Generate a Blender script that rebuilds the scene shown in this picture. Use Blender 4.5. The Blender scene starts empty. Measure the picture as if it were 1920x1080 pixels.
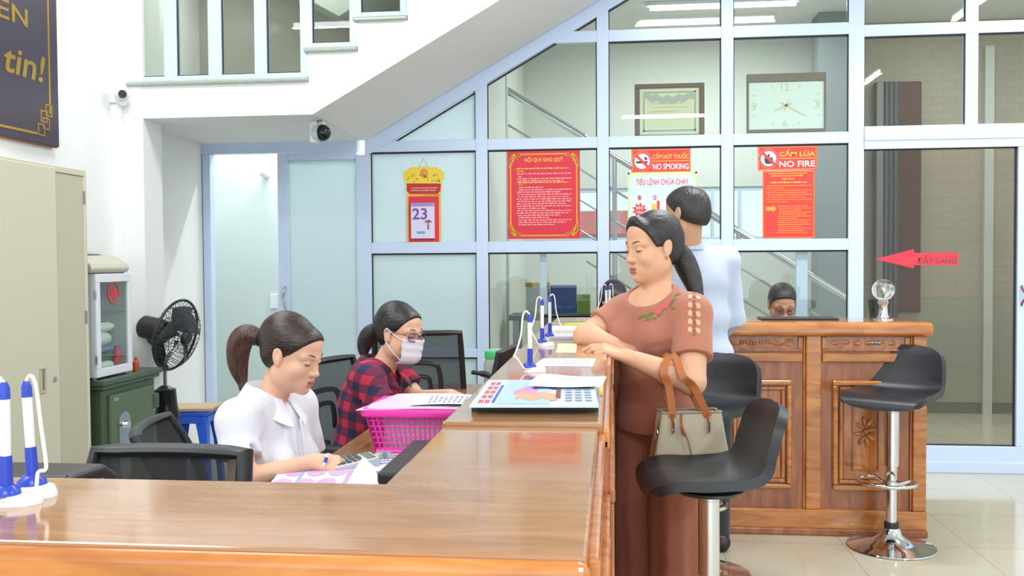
import bpy, bmesh, math, random
import numpy as np
from mathutils import Vector, Matrix

random.seed(7)
sc = bpy.context.scene
COL = sc.collection
PI = math.pi

# ------------------------------------------------------------------ camera
FPX, EYE = 1750.0, 1.40
def _cam_axes():
    r = 0.0036
    y = Vector(((1150 - 960) / FPX, (540 - 490) / FPX, -1.0))
    x = Vector((1.0, r, (1150 - 960) / FPX + r * (540 - 490) / FPX))
    z = x.cross(y)
    return x.normalized(), y.normalized(), z.normalized()
AX, AY, AZ = _cam_axes()            # the room's axes as the camera sees them
CAM = Vector((0.0, 0.0, EYE))
cam_data = bpy.data.cameras.new('camera')
cam = bpy.data.objects.new('camera', cam_data)
COL.objects.link(cam)
cam_data.sensor_width = 36.0
cam_data.lens = 36.0 * FPX / 1920.0
cam_data.clip_start = 0.05
cam.matrix_world = Matrix.Translation(CAM) @ Matrix((AX, AY, AZ)).to_4x4()
sc.camera = cam

def at(px, py, d):
    """the point seen at (px, py) of the 1920x1080 frame, at depth y = d in the room"""
    c = Vector(((px - 960) / FPX, (540 - py) / FPX, -1.0))
    w = Vector((AX.dot(c), AY.dot(c), AZ.dot(c)))
    return CAM + w * (d / w.y)
def onz(px, py, z):
    """the point seen at (px, py) that lies at height z"""
    c = Vector(((px - 960) / FPX, (540 - py) / FPX, -1.0))
    w = Vector((AX.dot(c), AY.dot(c), AZ.dot(c)))
    return CAM + w * ((z - EYE) / w.z)

# ------------------------------------------------------------------ colour management, sky
vs = sc.view_settings
vs.view_transform = 'Standard'; vs.look = 'None'; vs.gamma = 1.0; vs.use_curve_mapping = False
vs.exposure = 0.14
sc.cycles.max_bounces = 8
sc.cycles.diffuse_bounces = 4
sc.cycles.glossy_bounces = 4
sc.cycles.transmission_bounces = 6
sc.cycles.transparent_max_bounces = 16
sc.cycles.sample_clamp_indirect = 6.0
sc.cycles.caustics_reflective = False
sc.cycles.caustics_refractive = False

world = bpy.data.worlds.new('sky'); sc.world = world
world.use_nodes = True
bg = world.node_tree.nodes['Background']
bg.inputs[0].default_value = (0.80, 0.91, 1.0, 1.0)
bg.inputs[1].default_value = 1.3

def area_light(name, loc, sx, sy, power, color, rot):
    l = bpy.data.lights.new(name, 'AREA'); l.shape = 'RECTANGLE'
    l.size, l.size_y, l.energy, l.color = sx, sy, power, color
    o = bpy.data.objects.new(name, l); COL.objects.link(o)
    o.location = loc; o.rotation_euler = rot
    return o
COOL = (0.93, 0.965, 1.0)
# ceiling daylight tubes' own light, some added as fill (their fixtures are built further down)
area_light('tube_light', (0.73, -0.9, 3.47), 1.2, 0.05, 62, COOL, (0, 0, 0))
area_light('tube_light', (-2.2, 0.4, 3.47), 1.2, 0.05, 40, COOL, (0, 0, 0))  # unseen tube added to brighten the left side
area_light('tube_light', (-2.2, 2.4, 3.47), 1.2, 0.05, 34, COOL, (0, 0, 0))  # added fill over the staff side, out of view
area_light('tube_light', (-2.2, 4.2, 3.47), 1.2, 0.05, 20, COOL, (0, 0, 0))  # added fill for the left wall near the landing
area_light('tube_light', (2.95, 1.37, 3.47), 0.05, 1.2, 55, COOL, (0, 0, 0))
area_light('tube_light', (2.95, 4.84, 3.47), 0.05, 1.2, 40, COOL, (0, 0, 0))
area_light('tube_light', (0.8, 4.45, 3.47), 1.2, 0.05, 54, COOL, (0, 0, 0))  # added to lift the light on the partition plane
# added lamps for the rooms behind the glass, and the stairwell tube
area_light('tube_light', (3.0, 7.6, 3.47), 1.2, 0.05, 22, COOL, (0, 0, 0))  # added fill for the space behind the sliding door
area_light('tube_light', (0.9, 7.9, 3.47), 1.2, 0.05, 48, COOL, (0, 0, 0))  # added to brighten the room behind the partition
area_light('tube_light', (-2.2, 5.75, 3.47), 1.2, 0.05, 8, COOL, (0, 0, 0))
area_light('tube_light', (-2.4, 7.3, 3.47), 1.2, 0.05, 75, COOL, (0, 0, 0))  # hidden tube added to give the passage wall its glow
# daylight through the open shop front behind the camera
area_light('shopfront_daylight', (0.6, -3.3, 1.75), 7.0, 3.2, 74, (0.93, 0.98, 1.0), (PI / 2, 0, 0))

# ------------------------------------------------------------------ materials
def lin(c):
    if isinstance(c, str):
        c = [int(c[i:i + 2], 16) for i in (0, 2, 4)]
    o = []
    for v in c[:3]:
        v = v / 255.0
        o.append(v / 12.92 if v <= 0.04045 else ((v + 0.055) / 1.055) ** 2.4)
    return (o[0], o[1], o[2], 1.0)
MATS = {}
def P(name, color, rough=0.5, metal=0.0, coat=0.0, spec=0.5, bump=0.0, bscale=60.0, bstretch=None, var=0.0, vscale=8.0, emit=0.0, sss=0.0, sheen=0.0):
    m = bpy.data.materials.new(name); m.use_nodes = True
    nt = m.node_tree; b = nt.nodes['Principled BSDF']
    col = lin(color)
    b.inputs['Base Color'].default_value = col
    b.inputs['Roughness'].default_value = rough
    b.inputs['Metallic'].default_value = metal
    b.inputs['Coat Weight'].default_value = coat
    b.inputs['Coat Roughness'].default_value = 0.06
    b.inputs['Specular IOR Level'].default_value = spec
    if sheen: b.inputs['Sheen Weight'].default_value = sheen
    if sss:
        b.inputs['Subsurface Weight'].default_value = sss
        b.inputs['Subsurface Radius'].default_value = (0.012, 0.005, 0.003)
        b.inputs['Subsurface Scale'].default_value = 0.6
    if emit:
        b.inputs['Emission Color'].default_value = col
        b.inputs['Emission Strength'].default_value = emit
    if bump or var:
        tc = nt.nodes.new('ShaderNodeTexCoord')
        mp = nt.nodes.new('ShaderNodeMapping')
        if bstretch: mp.inputs['Scale'].default_value = bstretch
        nt.links.new(tc.outputs['Object'], mp.inputs[0])
    if bump:
        n = nt.nodes.new('ShaderNodeTexNoise'); n.inputs['Scale'].default_value = bscale; n.inputs['Detail'].default_value = 3
        nt.links.new(mp.outputs[0], n.inputs['Vector'])
        bp = nt.nodes.new('ShaderNodeBump'); bp.inputs['Strength'].default_value = bump; bp.inputs['Distance'].default_value = 0.01
        nt.links.new(n.outputs[0], bp.inputs['Height']); nt.links.new(bp.outputs[0], b.inputs['Normal'])
    if var:
        n2 = nt.nodes.new('ShaderNodeTexNoise'); n2.inputs['Scale'].default_value = vscale; n2.inputs['Detail'].default_value = 4
        nt.links.new(mp.outputs[0], n2.inputs['Vector'])
        hs = nt.nodes.new('ShaderNodeMix'); hs.data_type = 'RGBA'
        hs.inputs[6].default_value = tuple(max(0, c * (1 - var)) for c in col[:3]) + (1,)
        hs.inputs[7].default_value = tuple(min(1, c * (1 + var)) for c in col[:3]) + (1,)
        nt.links.new(n2.outputs[0], hs.inputs[0]); nt.links.new(hs.outputs[2], b.inputs['Base Color'])
    MATS[name] = m
    return m

def nodes_of(m):
    nt = m.node_tree
    return nt, nt.nodes['Principled BSDF'], nt.nodes.new, nt.links.new

def wood(name, c1, c2, c3, rough=0.25, coat=0.6, stretch=(2, 14, 14), scale=3.0):
    m = P(name, c1, rough=rough, coat=coat)
    nt, b, N, L = nodes_of(m)
    tc = N('ShaderNodeTexCoord'); mp = N('ShaderNodeMapping'); mp.inputs['Scale'].default_value = stretch
    L(tc.outputs['Object'], mp.inputs[0])
    n = N('ShaderNodeTexNoise'); n.inputs['Scale'].default_value = scale; n.inputs['Detail'].default_value = 8; n.inputs['Distortion'].default_value = 0.8
    L(mp.outputs[0], n.inputs['Vector'])
    cr = N('ShaderNodeValToRGB')
    e = cr.color_ramp.elements
    e[0].position, e[0].color = 0.30, lin(c2)
    e[1].position, e[1].color = 0.72, lin(c3)
    k = cr.color_ramp.elements.new(0.52); k.color = lin(c1)
    L(n.outputs[0], cr.inputs[0]); L(cr.outputs[0], b.inputs['Base Color'])
    return m

def thin_glass(name, tint, refl=1.0, haze=None, hz=0.0):
    """a pane: lets light straight through, mirrors by Fresnel, optionally a little milky"""
    m = bpy.data.materials.new(name); m.use_nodes = True
    nt = m.node_tree; nt.nodes.clear()
    out = nt.nodes.new('ShaderNodeOutputMaterial')
    tr = nt.nodes.new('ShaderNodeBsdfTransparent'); tr.inputs[0].default_value = lin(tint)
    gl = nt.nodes.new('ShaderNodeBsdfGlossy'); gl.inputs['Roughness'].default_value = 0.01
    fr = nt.nodes.new('ShaderNodeFresnel'); fr.inputs[0].default_value = 1.5
    mu = nt.nodes.new('ShaderNodeMath'); mu.operation = 'MULTIPLY'; mu.inputs[1].default_value = refl; mu.use_clamp = True
    ge = nt.nodes.new('ShaderNodeNewGeometry'); inv = nt.nodes.new('ShaderNodeMath'); inv.operation = 'SUBTRACT'; inv.inputs[0].default_value = 1.0
    nt.links.new(ge.outputs['Backfacing'], inv.inputs[1])
    m0 = nt.nodes.new('ShaderNodeMath'); m0.operation = 'MULTIPLY'          # mirror on the outer skin only
    nt.links.new(fr.outputs[0], m0.inputs[0]); nt.links.new(inv.outputs[0], m0.inputs[1])
    nt.links.new(m0.outputs[0], mu.inputs[0])
    mx = nt.nodes.new('ShaderNodeMixShader')
    nt.links.new(mu.outputs[0], mx.inputs[0])
    base = tr
    if hz:
        df = nt.nodes.new('ShaderNodeBsdfDiffuse'); df.inputs[0].default_value = lin(haze)
        m2 = nt.nodes.new('ShaderNodeMixShader'); m2.inputs[0].default_value = hz
        nt.links.new(tr.outputs[0], m2.inputs[1]); nt.links.new(df.outputs[0], m2.inputs[2]); base = m2
    nt.links.new(base.outputs[0], mx.inputs[1]); nt.links.new(gl.outputs[0], mx.inputs[2])
    nt.links.new(mx.outputs[0], out.inputs[0])
    MATS[name] = m
    return m

def emitter(name, color, strength):
    m = bpy.data.materials.new(name); m.use_nodes = True
    nt = m.node_tree; nt.nodes.clear()
    out = nt.nodes.new('ShaderNodeOutputMaterial'); e = nt.nodes.new('ShaderNodeEmission')
    e.inputs[0].default_value = lin(color); e.inputs[1].default_value = strength
    nt.links.new(e.outputs[0], out.inputs[0]); MATS[name] = m
    return m

wall_m = P('white_plaster', 'EEF0EE', 0.85, bump=0.04, bscale=160)
soffit_m = P('soffit_plaster', 'EBECEB', 0.9, bump=0.04, bscale=160)
ceil_m = P('ceiling_paint', 'F0F0EC', 0.9)
alu = P('white_aluminium', 'C9DAF4', 0.28, coat=0.3)
gasket = P('black_gasket', '20242C', 0.6)
frost = P('frosted_glass', 'DBECF0', 0.16, spec=0.6, coat=0.3)
clear = thin_glass('clear_glass', 'F4F8F5', 1.5)
tinted = thin_glass('grey_tinted_glass', 'EEF0E9', 1.3)
smoke = thin_glass('smoky_glass', 'F1F0EC', 1.3)
nt, b, N, L = nodes_of(frost)
tl_ = N('ShaderNodeBsdfTranslucent'); tl_.inputs[0].default_value = lin('DEEAEC')
mx_ = N('ShaderNodeMixShader'); mx_.inputs[0].default_value = 0.4
L(b.outputs[0], mx_.inputs[1]); L(tl_.outputs[0], mx_.inputs[2]); L(mx_.outputs[0], nt.nodes['Material Output'].inputs[0])
marble = P('green_marble', 'A6B0A5', 0.25, coat=0.4, var=0.25, vscale=60)
inner_wall = P('inner_wall_paint', 'DADDD6', 0.85)
tan_wall = P('tan_brick_wall', '9C9582', 0.8)
black_plastic = P('black_plastic', '24262A', 0.42, bump=0.05, bscale=300)
black_gloss = P('black_gloss_plastic', '1B1D22', 0.22)
black_leather = P('black_leatherette', '202329', 0.36, bump=0.12, bscale=220)
dark_fabric = P('dark_fabric', '23262B', 0.85, bump=0.2, bscale=400)
chrome = P('chrome', 'D9DDE2', 0.07, metal=1.0)
steel = P('brushed_steel', 'B9BDC0', 0.3, metal=1.0)
white_plastic = P('white_plastic', 'E0E3E9', 0.35)
blue_plastic = P('blue_plastic', '2440B4', 0.3)
stool_blue = P('blue_stool_plastic', '2F63DA', 0.35)
paper_m = P('white_paper', 'EDF1F8', 0.8)
gold = P('gold_leaf', 'C9A24A', 0.3, metal=0.8)
counter_top = wood('counter_top_wood', 'A5774F', '986A42', 'B0835B', 0.13, 0.5, (2.2, 12, 12), 2.6)
counter_wood = wood('orange_wood', 'B26A2E', '8C4B1C', 'CB8743', 0.22, 0.6, (10, 10, 1.6), 2.8)
counter_edge = wood('orange_edge_wood', 'BE7634', 'A15C24', 'D08B48', 0.2, 0.6, (1.6, 10, 10), 2.8)
panel_wood = wood('reddish_panel_wood', 'A05C34', '854722', 'B3714A', 0.25, 0.5, (9, 9, 1.4), 2.6)
dark_wood = wood('dark_wood', '5A3823', '3E2415', '74502F', 0.35, 0.3, (9, 9, 1.4), 3)
desk_wood = wood('desk_wood', '9A6B43', '7C5230', 'AF8157', 0.3, 0.3, (12, 2, 12), 3)

# glossy beige floor tiles with thin grout lines
floor_m = P('beige_floor_tile', 'C9C4B2', 0.12, coat=0.2)
nt, b, N, L = nodes_of(floor_m)
tc = N('ShaderNodeTexCoord'); mp = N('ShaderNodeMapping'); L(tc.outputs['Object'], mp.inputs[0])
mp.inputs['Location'].default_value = (0.08, 0.1, 0)
br = N('ShaderNodeTexBrick'); br.offset = 0.0; br.inputs['Scale'].default_value = 1.0
br.inputs['Color1'].default_value = lin('C2BCA8'); br.inputs['Color2'].default_value = lin('BEB8A3'); br.inputs['Mortar'].default_value = lin('8F8976')
br.inputs['Mortar Size'].default_value = 0.0016; br.inputs['Brick Width'].default_value = 0.6; br.inputs['Row Height'].default_value = 0.6
L(mp.outputs[0], br.inputs['Vector']); L(br.outputs['Color'], b.inputs['Base Color'])
# tan wall bricks behind the sliding door
nt, b, N, L = nodes_of(tan_wall)
tc = N('ShaderNodeTexCoord'); mp = N('ShaderNodeMapping'); mp.inputs['Rotation'].default_value = (PI / 2, 0, 0); L(tc.outputs['Object'], mp.inputs[0])
br = N('ShaderNodeTexBrick'); br.inputs['Scale'].default_value = 1.0
br.inputs['Color1'].default_value = lin('A59C8B'); br.inputs['Color2'].default_value = lin('A19887'); br.inputs['Mortar'].default_value = lin('9A917F')
br.inputs['Mortar Size'].default_value = 0.004; br.inputs['Brick Width'].default_value = 0.22; br.inputs['Row Height'].default_value = 0.07
L(mp.outputs[0], br.inputs['Vector']); L(br.outputs['Color'], b.inputs['Base Color'])

# ------------------------------------------------------------------ mesh helpers
class MB:
    def __init__(s): s.v = []; s.f = []
    def add(s, v, f):
        o = len(s.v); s.v += [tuple(p) for p in v]; s.f += [tuple(i + o for i in q) for q in f]; return s
    def box(s, x0, x1, y0, y1, z0, z1):
        v = [(x, y, z) for z in (z0, z1) for y in (y0, y1) for x in (x0, x1)]
        return s.add(v, [(0, 2, 3, 1), (4, 5, 7, 6), (0, 1, 5, 4), (2, 6, 7, 3), (0, 4, 6, 2), (1, 3, 7, 5)])
    def prism(s, poly, a, b, axis='y'):
        """polygon (in the two other axes) drawn out along one axis"""
        n = len(poly)
        def pt(u, w, t):
            return {'y': (u, t, w), 'x': (t, u, w), 'z': (u, w, t)}[axis]
        v = [pt(u, w, a) for u, w in poly] + [pt(u, w, b) for u, w in poly]
        ar = sum(poly[i][0] * poly[(i + 1) % n][1] - poly[(i + 1) % n][0] * poly[i][1] for i in range(n))
        flip = (ar > 0) != (axis in ('y',))
        q = [(i, (i + 1) % n, n + (i + 1) % n, n + i) for i in range(n)]
        caps = [tuple(range(n))[::-1], tuple(range(n, 2 * n))]
        fs = q + caps
        if not flip: fs = [t[::-1] for t in fs]
        if b < a: fs = [t[::-1] for t in fs]
        return s.add(v, fs)
    def tube(s, pts, r, n=10, closed=False, flat=None):
        pts = [Vector(p) for p in pts]; m = len(pts)
        rs = list(r) if isinstance(r, (list, tuple)) else [r] * m
        tan = []
        for i in range(m):
            a = pts[(i - 1) % m] if (closed or i > 0) else pts[0]
            c = pts[(i + 1) % m] if (closed or i < m - 1) else pts[-1]
            t = (c - a); tan.append(t.normalized() if t.length > 1e-9 else Vector((0, 0, 1)))
        up = Vector((0, 0, 1)) if abs(tan[0].z) < 0.9 else Vector((1, 0, 0))
        u = tan[0].cross(up).normalized()
        v = []
        for i in range(m):
            u = (u - tan[i] * u.dot(tan[i]))
            u = u.normalized() if u.length > 1e-6 else tan[i].orthogonal().normalized()
            w = tan[i].cross(u)
            for k in range(n):
                a = 2 * PI * k / n
                fl = flat if flat else 1.0
                v.append(pts[i] + (u * math.cos(a) + w * math.sin(a) * fl) * rs[i])
        f = []
        for i in range(m if closed else m - 1):
            j = (i + 1) % m
            for k in range(n):
                f.append((i * n + k, i * n + (k + 1) % n, j * n + (k + 1) % n, j * n + k))
        if not closed:
            f.append(tuple(range(n))[::-1]); f.append(tuple((m - 1) * n + k for k in range(n)))
        return s.add(v, f)
    def lathe(s, prof, n=24, c=(0, 0, 0), M=None):
        """profile of (radius, height) turned about the z axis"""
        v = []; idx = []
        for r, z in prof:
            if r < 1e-6:
                idx.append([len(v)] * n); v.append(Vector((0, 0, z)))
            else:
                idx.append([len(v) + k for k in range(n)])
                v += [Vector((r * math.cos(2 * PI * k / n), r * math.sin(2 * PI * k / n), z)) for k in range(n)]
        f = []
        for a, b2 in zip(idx[:-1], idx[1:]):
            for k in range(n):
                q = [a[k], a[(k + 1) % n], b2[(k + 1) % n], b2[k]]
                q2 = []
                for t in q:
                    if t not in q2: q2.append(t)
                if len(q2) > 2: f.append(tuple(q2))
        if M is not None: v = [M @ p for p in v]
        cc = Vector(c)
        return s.add([p + cc for p in v], f)
    def cyl(s, p0, p1, r, n=16, r1=None):
        return s.tube([p0, p1], [r, r if r1 is None else r1], n)
    def ell(s, c, r, n=16, M=None):
        prof = [(max(0.0, math.sin(PI * i / (n // 2 + 2))), -math.cos(PI * i / (n // 2 + 2))) for i in range(n // 2 + 3)]
        prof[0] = (0, -1); prof[-1] = (0, 1)
        S = Matrix.Diagonal((r[0], r[1], r[2]))
        return s.lathe(prof, n, c, (M.to_3x3() @ S) if M is not None else S)
    def grid(s, fn, nu, nv, close_u=False):
        v = [fn(i / nu if close_u else i / (nu - 1), j / (nv - 1)) for j in range(nv) for i in range(nu)]
        f = []
        for j in range(nv - 1):
            for i in range(nu if close_u else nu - 1):
                k = (i + 1) % nu
                f.append((j * nu + i, j * nu + k, (j + 1) * nu + k, (j + 1) * nu + i))
        return s.add(v, f)
    def shell(s, fn, nu, nv, th):
        """a curved sheet with real thickness"""
        g = [[Vector(fn(i / (nu - 1), j / (nv - 1))) for i in range(nu)] for j in range(nv)]
        def nrm(i, j):
            a = g[j][min(i + 1, nu - 1)] - g[j][max(i - 1, 0)]; b2 = g[min(j + 1, nv - 1)][i] - g[max(j - 1, 0)][i]
            n = a.cross(b2); return n.normalized() if n.length > 1e-12 else Vector((0, 0, 1))
        top = [g[j][i] + nrm(i, j) * th / 2 for j in range(nv) for i in range(nu)]
        bot = [g[j][i] - nrm(i, j) * th / 2 for j in range(nv) for i in range(nu)]
        N0 = nu * nv; f = []
        for j in range(nv - 1):
            for i in range(nu - 1):
                q = (j * nu + i, j * nu + i + 1, (j + 1) * nu + i + 1, (j + 1) * nu + i)
                f.append(q); f.append(tuple(N0 + t for t in q[::-1]))
        rim = [j for j in range(nu)] + [j * nu + nu - 1 for j in range(1, nv)] + [(nv - 1) * nu + i for i in range(nu - 2, -1, -1)] + [j * nu for j in range(nv - 2, 0, -1)]
        for a, b2 in zip(rim, rim[1:] + rim[:1]):
            f.append((a, N0 + a, N0 + b2, b2))
        return s.add(top + bot, f)
    def xf(s, M):
        s.v = [tuple(M @ Vector(p)) for p in s.v]; return s
    def build(s, name, mat, parent=None, smooth=False, bevel=0.0, w=False, seg=2):
        me = bpy.data.meshes.new(name)
        me.from_pydata(s.v, [], s.f); me.update()
        for mm in (mat if isinstance(mat, (list, tuple)) else [mat]): me.materials.append(mm)
        if smooth:
            me.polygons.foreach_set('use_smooth', [True] * len(me.polygons))
            me.set_sharp_from_angle(angle=math.radians(smooth if smooth > 1 else 40))
        return link(name, me, parent, bevel, w, seg)

def pmat(p):
    return Matrix.Translation(p.location) @ p.rotation_euler.to_matrix().to_4x4()
def link(name, me, parent=None, bevel=0.0, w=False, seg=2):
    o = bpy.data.objects.new(name, me); COL.objects.link(o)
    if parent is not None:
        o.parent = parent
        if w:
            top = parent; M = Matrix.Identity(4)
            while top is not None:
                M = pmat(top) @ M if top.type == 'EMPTY' else M
                top = top.parent
            o.matrix_parent_inverse = M.inverted()
            if parent.type != 'EMPTY': o.matrix_parent_inverse = Matrix.Identity(4)
    if bevel:
        b = o.modifiers.new('bevel', 'BEVEL'); b.width = bevel; b.segments = seg; b.limit_method = 'ANGLE'; b.angle_limit = math.radians(35)
        b.harden_normals = False
    return o
def tag(o, label=None, cat=None, group=None, kind=None):
    if label: o['label'] = label
    if cat: o['category'] = cat
    if group: o['group'] = group
    if kind: o['kind'] = kind
    return o
def thing(name, label, cat, loc=(0, 0, 0), rz=0.0, group=None, kind=None):
    o = bpy.data.objects.new(name, None); COL.objects.link(o)
    o.location = loc; o.rotation_euler = (0, 0, rz); o.empty_display_size = 0.1
    return tag(o, label, cat, group, kind)
def dup(root, loc, rz, label=None, group=None):
    r = root.copy(); COL.objects.link(r); r.location = loc; r.rotation_euler = (0, 0, rz)
    if label: r['label'] = label
    if group: r['group'] = group
    for ch in list(root.children):
        c = ch.copy(); COL.objects.link(c); c.parent = r
        for g in list(ch.children):
            d = g.copy(); COL.objects.link(d); d.parent = c
    return r
def S(name, mb, mat, label, cat, parent=None, **k):
    o = mb.build(name, mat, parent, **k)
    if parent is None: tag(o, label, cat, kind='structure')
    return o

def text_mb(txt, w, h, O, X, Z, mb=None, keep=False, bold=0.016):
    """flat lettering fitted into w x h, lower left corner O, along X, up Z"""
    cu = bpy.data.curves.new('lettering', 'FONT'); cu.body = txt; cu.resolution_u = 3; cu.offset = bold
    ob = bpy.data.objects.new('lettering', cu); COL.objects.link(ob)
    dg = bpy.context.evaluated_depsgraph_get(); dg.update()
    me = bpy.data.meshes.new_from_object(ob.evaluated_get(dg))
    bpy.data.objects.remove(ob); bpy.data.curves.remove(cu)
    mb = mb or MB()
    co = np.array([tuple(v.co) for v in me.vertices]) if len(me.vertices) else np.zeros((0, 3))
    if len(co):
        lo, hi = co.min(0), co.max(0)
        sx = w / max(hi[0] - lo[0], 1e-6); sy = h / max(hi[1] - lo[1], 1e-6)
        if keep: sx = sy = min(sx, sy)
        O, X, Z = Vector(O), Vector(X), Vector(Z)
        mb.add([O + X * ((c[0] - lo[0]) * sx) + Z * ((c[1] - lo[1]) * sy) for c in co], [tuple(p.vertices) for p in me.polygons])
    bpy.data.meshes.remove(me)
    return mb

def smoothstep(t): return t * t * (3 - 2 * t)
def catmull(P0, n=8, closed=False):
    P0 = [Vector(p) for p in P0]; out = []
    m = len(P0)
    for i in range(m if closed else m - 1):
        p0 = P0[(i - 1) % m] if (closed or i > 0) else P0[0]
        p1 = P0[i]; p2 = P0[(i + 1) % m]
        p3 = P0[(i + 2) % m] if (closed or i < m - 2) else P0[-1]
        for k in range(n):
            t = k / n
            out.append(0.5 * ((2 * p1) + (p2 - p0) * t + (2 * p0 - 5 * p1 + 4 * p2 - p3) * t * t + (3 * p1 - p0 - 3 * p2 + p3) * t ** 3))
    if not closed: out.append(P0[-1])
    return out

# ================================================================== THE ROOM
PY = 6.40                                   # plane of the glazed partition
WX = -2.90                                  # left wall
SY = 5.19                                   # front face of the staircase
def XP(px, py=400, d=PY - 0.02): return at(px, py, d).x
def ZP(px, py, d=PY - 0.02): return at(px, py, d).z

S('floor', MB().box(-3.1, 5.0, -3.4, 10.4, -0.08, 0.0), floor_m, 'beige polished tile floor with thin grout lines', 'floor')
S('ceiling', MB().box(-3.1, 5.0, -3.4, 10.4, 3.55, 3.65), ceil_m, 'white ceiling of the bank hall', 'ceiling')
S('wall_left', MB().box(-3.1, WX, -3.4, 6.46, 0, 3.55), wall_m, 'white plastered wall on the left behind the cabinets', 'wall')
S('wall_right', MB().box(4.6, 4.8, -3.4, 10.4, 0, 3.55), wall_m, 'white wall on the far right of the hall', 'wall')
S('pillar', MB().box(WX, -2.715, SY - 0.004, SY + 0.22, 0, 3.55).box(WX, -2.835, SY - 0.02, SY - 0.004, 0, 3.55), wall_m, 'white square pillar carrying the stair landing', 'pillar')

# -------- staircase: a solid flight with marble treads
stair = thing('staircase', 'white plastered staircase with marble treads rising to the right above the doors', 'staircase', (0, SY, 0), kind='structure')
x0 = at(579, 150, SY).x; zt = at(400, 158, SY).z; zb = at(400, 219, SY).z
xb = at(586, 215, SY).x
sl = 0.562
poly = [(WX, zb), (xb, zb), (xb + (3.55 - zb) / sl, 3.55)]
top = [(WX, zt), (x0, zt)]
k = 0
xs, zs = x0, zt
while True:
    zs2 = zs + 0.1635
    if zs2 > 3.5: break
    top.append((xs, zs2)); xs += 0.288; top.append((xs, zs2)); zs = zs2
top.append((xs, 3.55))
poly = poly + top[::-1]
MB().prism(poly, SY, 6.34, 'y').build('flight', soffit_m, stair, w=True)
# marble: landing edge then one tread per step
def tread(xa, xc, z):
    MB().box(xa, xc, SY - 0.022, 6.3, z - 0.001, z + 0.027).build('tread', marble, stair, w=True, bevel=0.01)
tread(at(238, 158, SY).x, x0 + 0.0, zt)
xs, zs = x0, zt
for i in range(4):
    zs += 0.1635; tread(xs - 0.025, xs + 0.286, zs); xs += 0.288

# -------- glazing standing on the stair
bal = thing('window_1', 'white framed glazing standing on the stair landing and treads', 'window', (x0, SY, zt), kind='structure')
by0, by1 = SY + 0.005, SY + 0.055
def bx_px(pa, qa, pb, qb, d, y0, y1):
    a = at(pa, qa, d); c = at(pb, qb, d)
    return MB().box(min(a.x, c.x), max(a.x, c.x), y0, y1, min(a.z, c.z), max(a.z, c.z))
def xb_(p, q=80): return at(p, q, SY).x
posts = [(225, 247), (306, 330), (389, 414), (476, 499), (562, 585), (655, 677), (750, 769)]
base_z = [zt + 0.027] * 4 + [zt + 0.027, zt + 0.1905, zt + 0.354]
for (a, c), z in zip(posts, base_z):
    MB().box(xb_(a), xb_(c), by0, by1, z, 3.5).build('mullion', alu, bal, w=True, bevel=0.003)
panes = [(247, 306, 0), (330, 389, 0), (414, 476, 0), (499, 562, 0), (585, 655, 1), (677, 750, 2)]
for a, c, s in panes:
    z = zt + 0.027 + 0.1635 * s
    MB().box(xb_(a), xb_(c), by0, by1, z, z + 0.028).build('sill_rail', alu, bal, w=True, bevel=0.003)
    MB().box(xb_(a), xb_(c), by0 + 0.02, by0 + 0.028, z + 0.028, 3.5).build('pane', tinted, bal, w=True)
    g = MB()
    xa, xc = xb_(a), xb_(c)
    g.box(xa, xa + 0.006, by0 + 0.012, by0 + 0.019, z + 0.028, 3.5); g.box(xa, xc, by0 + 0.012, by0 + 0.019, z + 0.028, z + 0.034)
    g.build('gasket', gasket, bal, w=True)
# the stairwell behind it
S('wall_back', MB().prism([(WX, zt - 0.08), (x0, zt - 0.08), (x0 + (3.63 - zt) / 0.562, 3.55), (WX, 3.55)], 6.36, 6.46, 'y'), P('stairwell_paint', 'A9A79E', 0.85), 'beige stairwell wall behind the landing glazing', 'wall')
S('trim_1', MB().prism([(-2.75, 3.55), (-1.75, 2.99), (-1.3, 3.25), (-1.3, 3.55)], 5.9, 6.36, 'y'), P('upper_flight_paint', 'C6CBC6', 0.85), 'sloping underside of the upper stair flight', 'trim')

# -------- the glazed partition
part = thing('window_2', 'white aluminium partition of glass panes behind the counters', 'window', (XP(680), PY, 0), kind='structure')
FY0, FY1 = PY - 0.03, PY + 0.03
cols = [(669, 696), (893, 915), (1120, 1142), (1352, 1375), (1590, 1619)]
xs_ = [(XP(a), XP(c)) for a, c in cols]
soff = lambda x: zb + (x - XP(690, 270)) * 0.575 + 0.0          # stair soffit line on the partition plane
zoff = ZP(690, 268) - zb
def zs_at(x): return ZP(690, 266) + (x - XP(690, 266)) * 0.572
rails = [(0.0, 0.10), (ZP(1100, 671), ZP(1100, 655)), (ZP(1150, 472), ZP(1150, 451)), (ZP(1150, 277), ZP(1150, 256)), (ZP(1350, 72), ZP(1350, 50)), (3.47, 3.55)]
for i, (a, c) in enumerate(xs_):
    ztop = min(3.55, zs_at(a) - 0.04) if i < 3 else 3.55
    MB().box(a, c, FY0, FY1, 0, ztop).build('mullion', alu, part, w=True, bevel=0.003)
rail_of = lambda i: rails
for i in range(4):
    a, c = xs_[i][1], xs_[i + 1][0]
    for j, (z0, z1) in enumerate(rails):
        if i < 3 and z1 > zs_at(c): continue
        xa = a
        if i < 3 and z1 > zs_at(a): xa = a + (z1 - zs_at(a)) / 0.572 * 0.6
        MB().box(xa, c, FY0, FY1, z0, z1).build('rail', alu, part, w=True, bevel=0.003)
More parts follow.
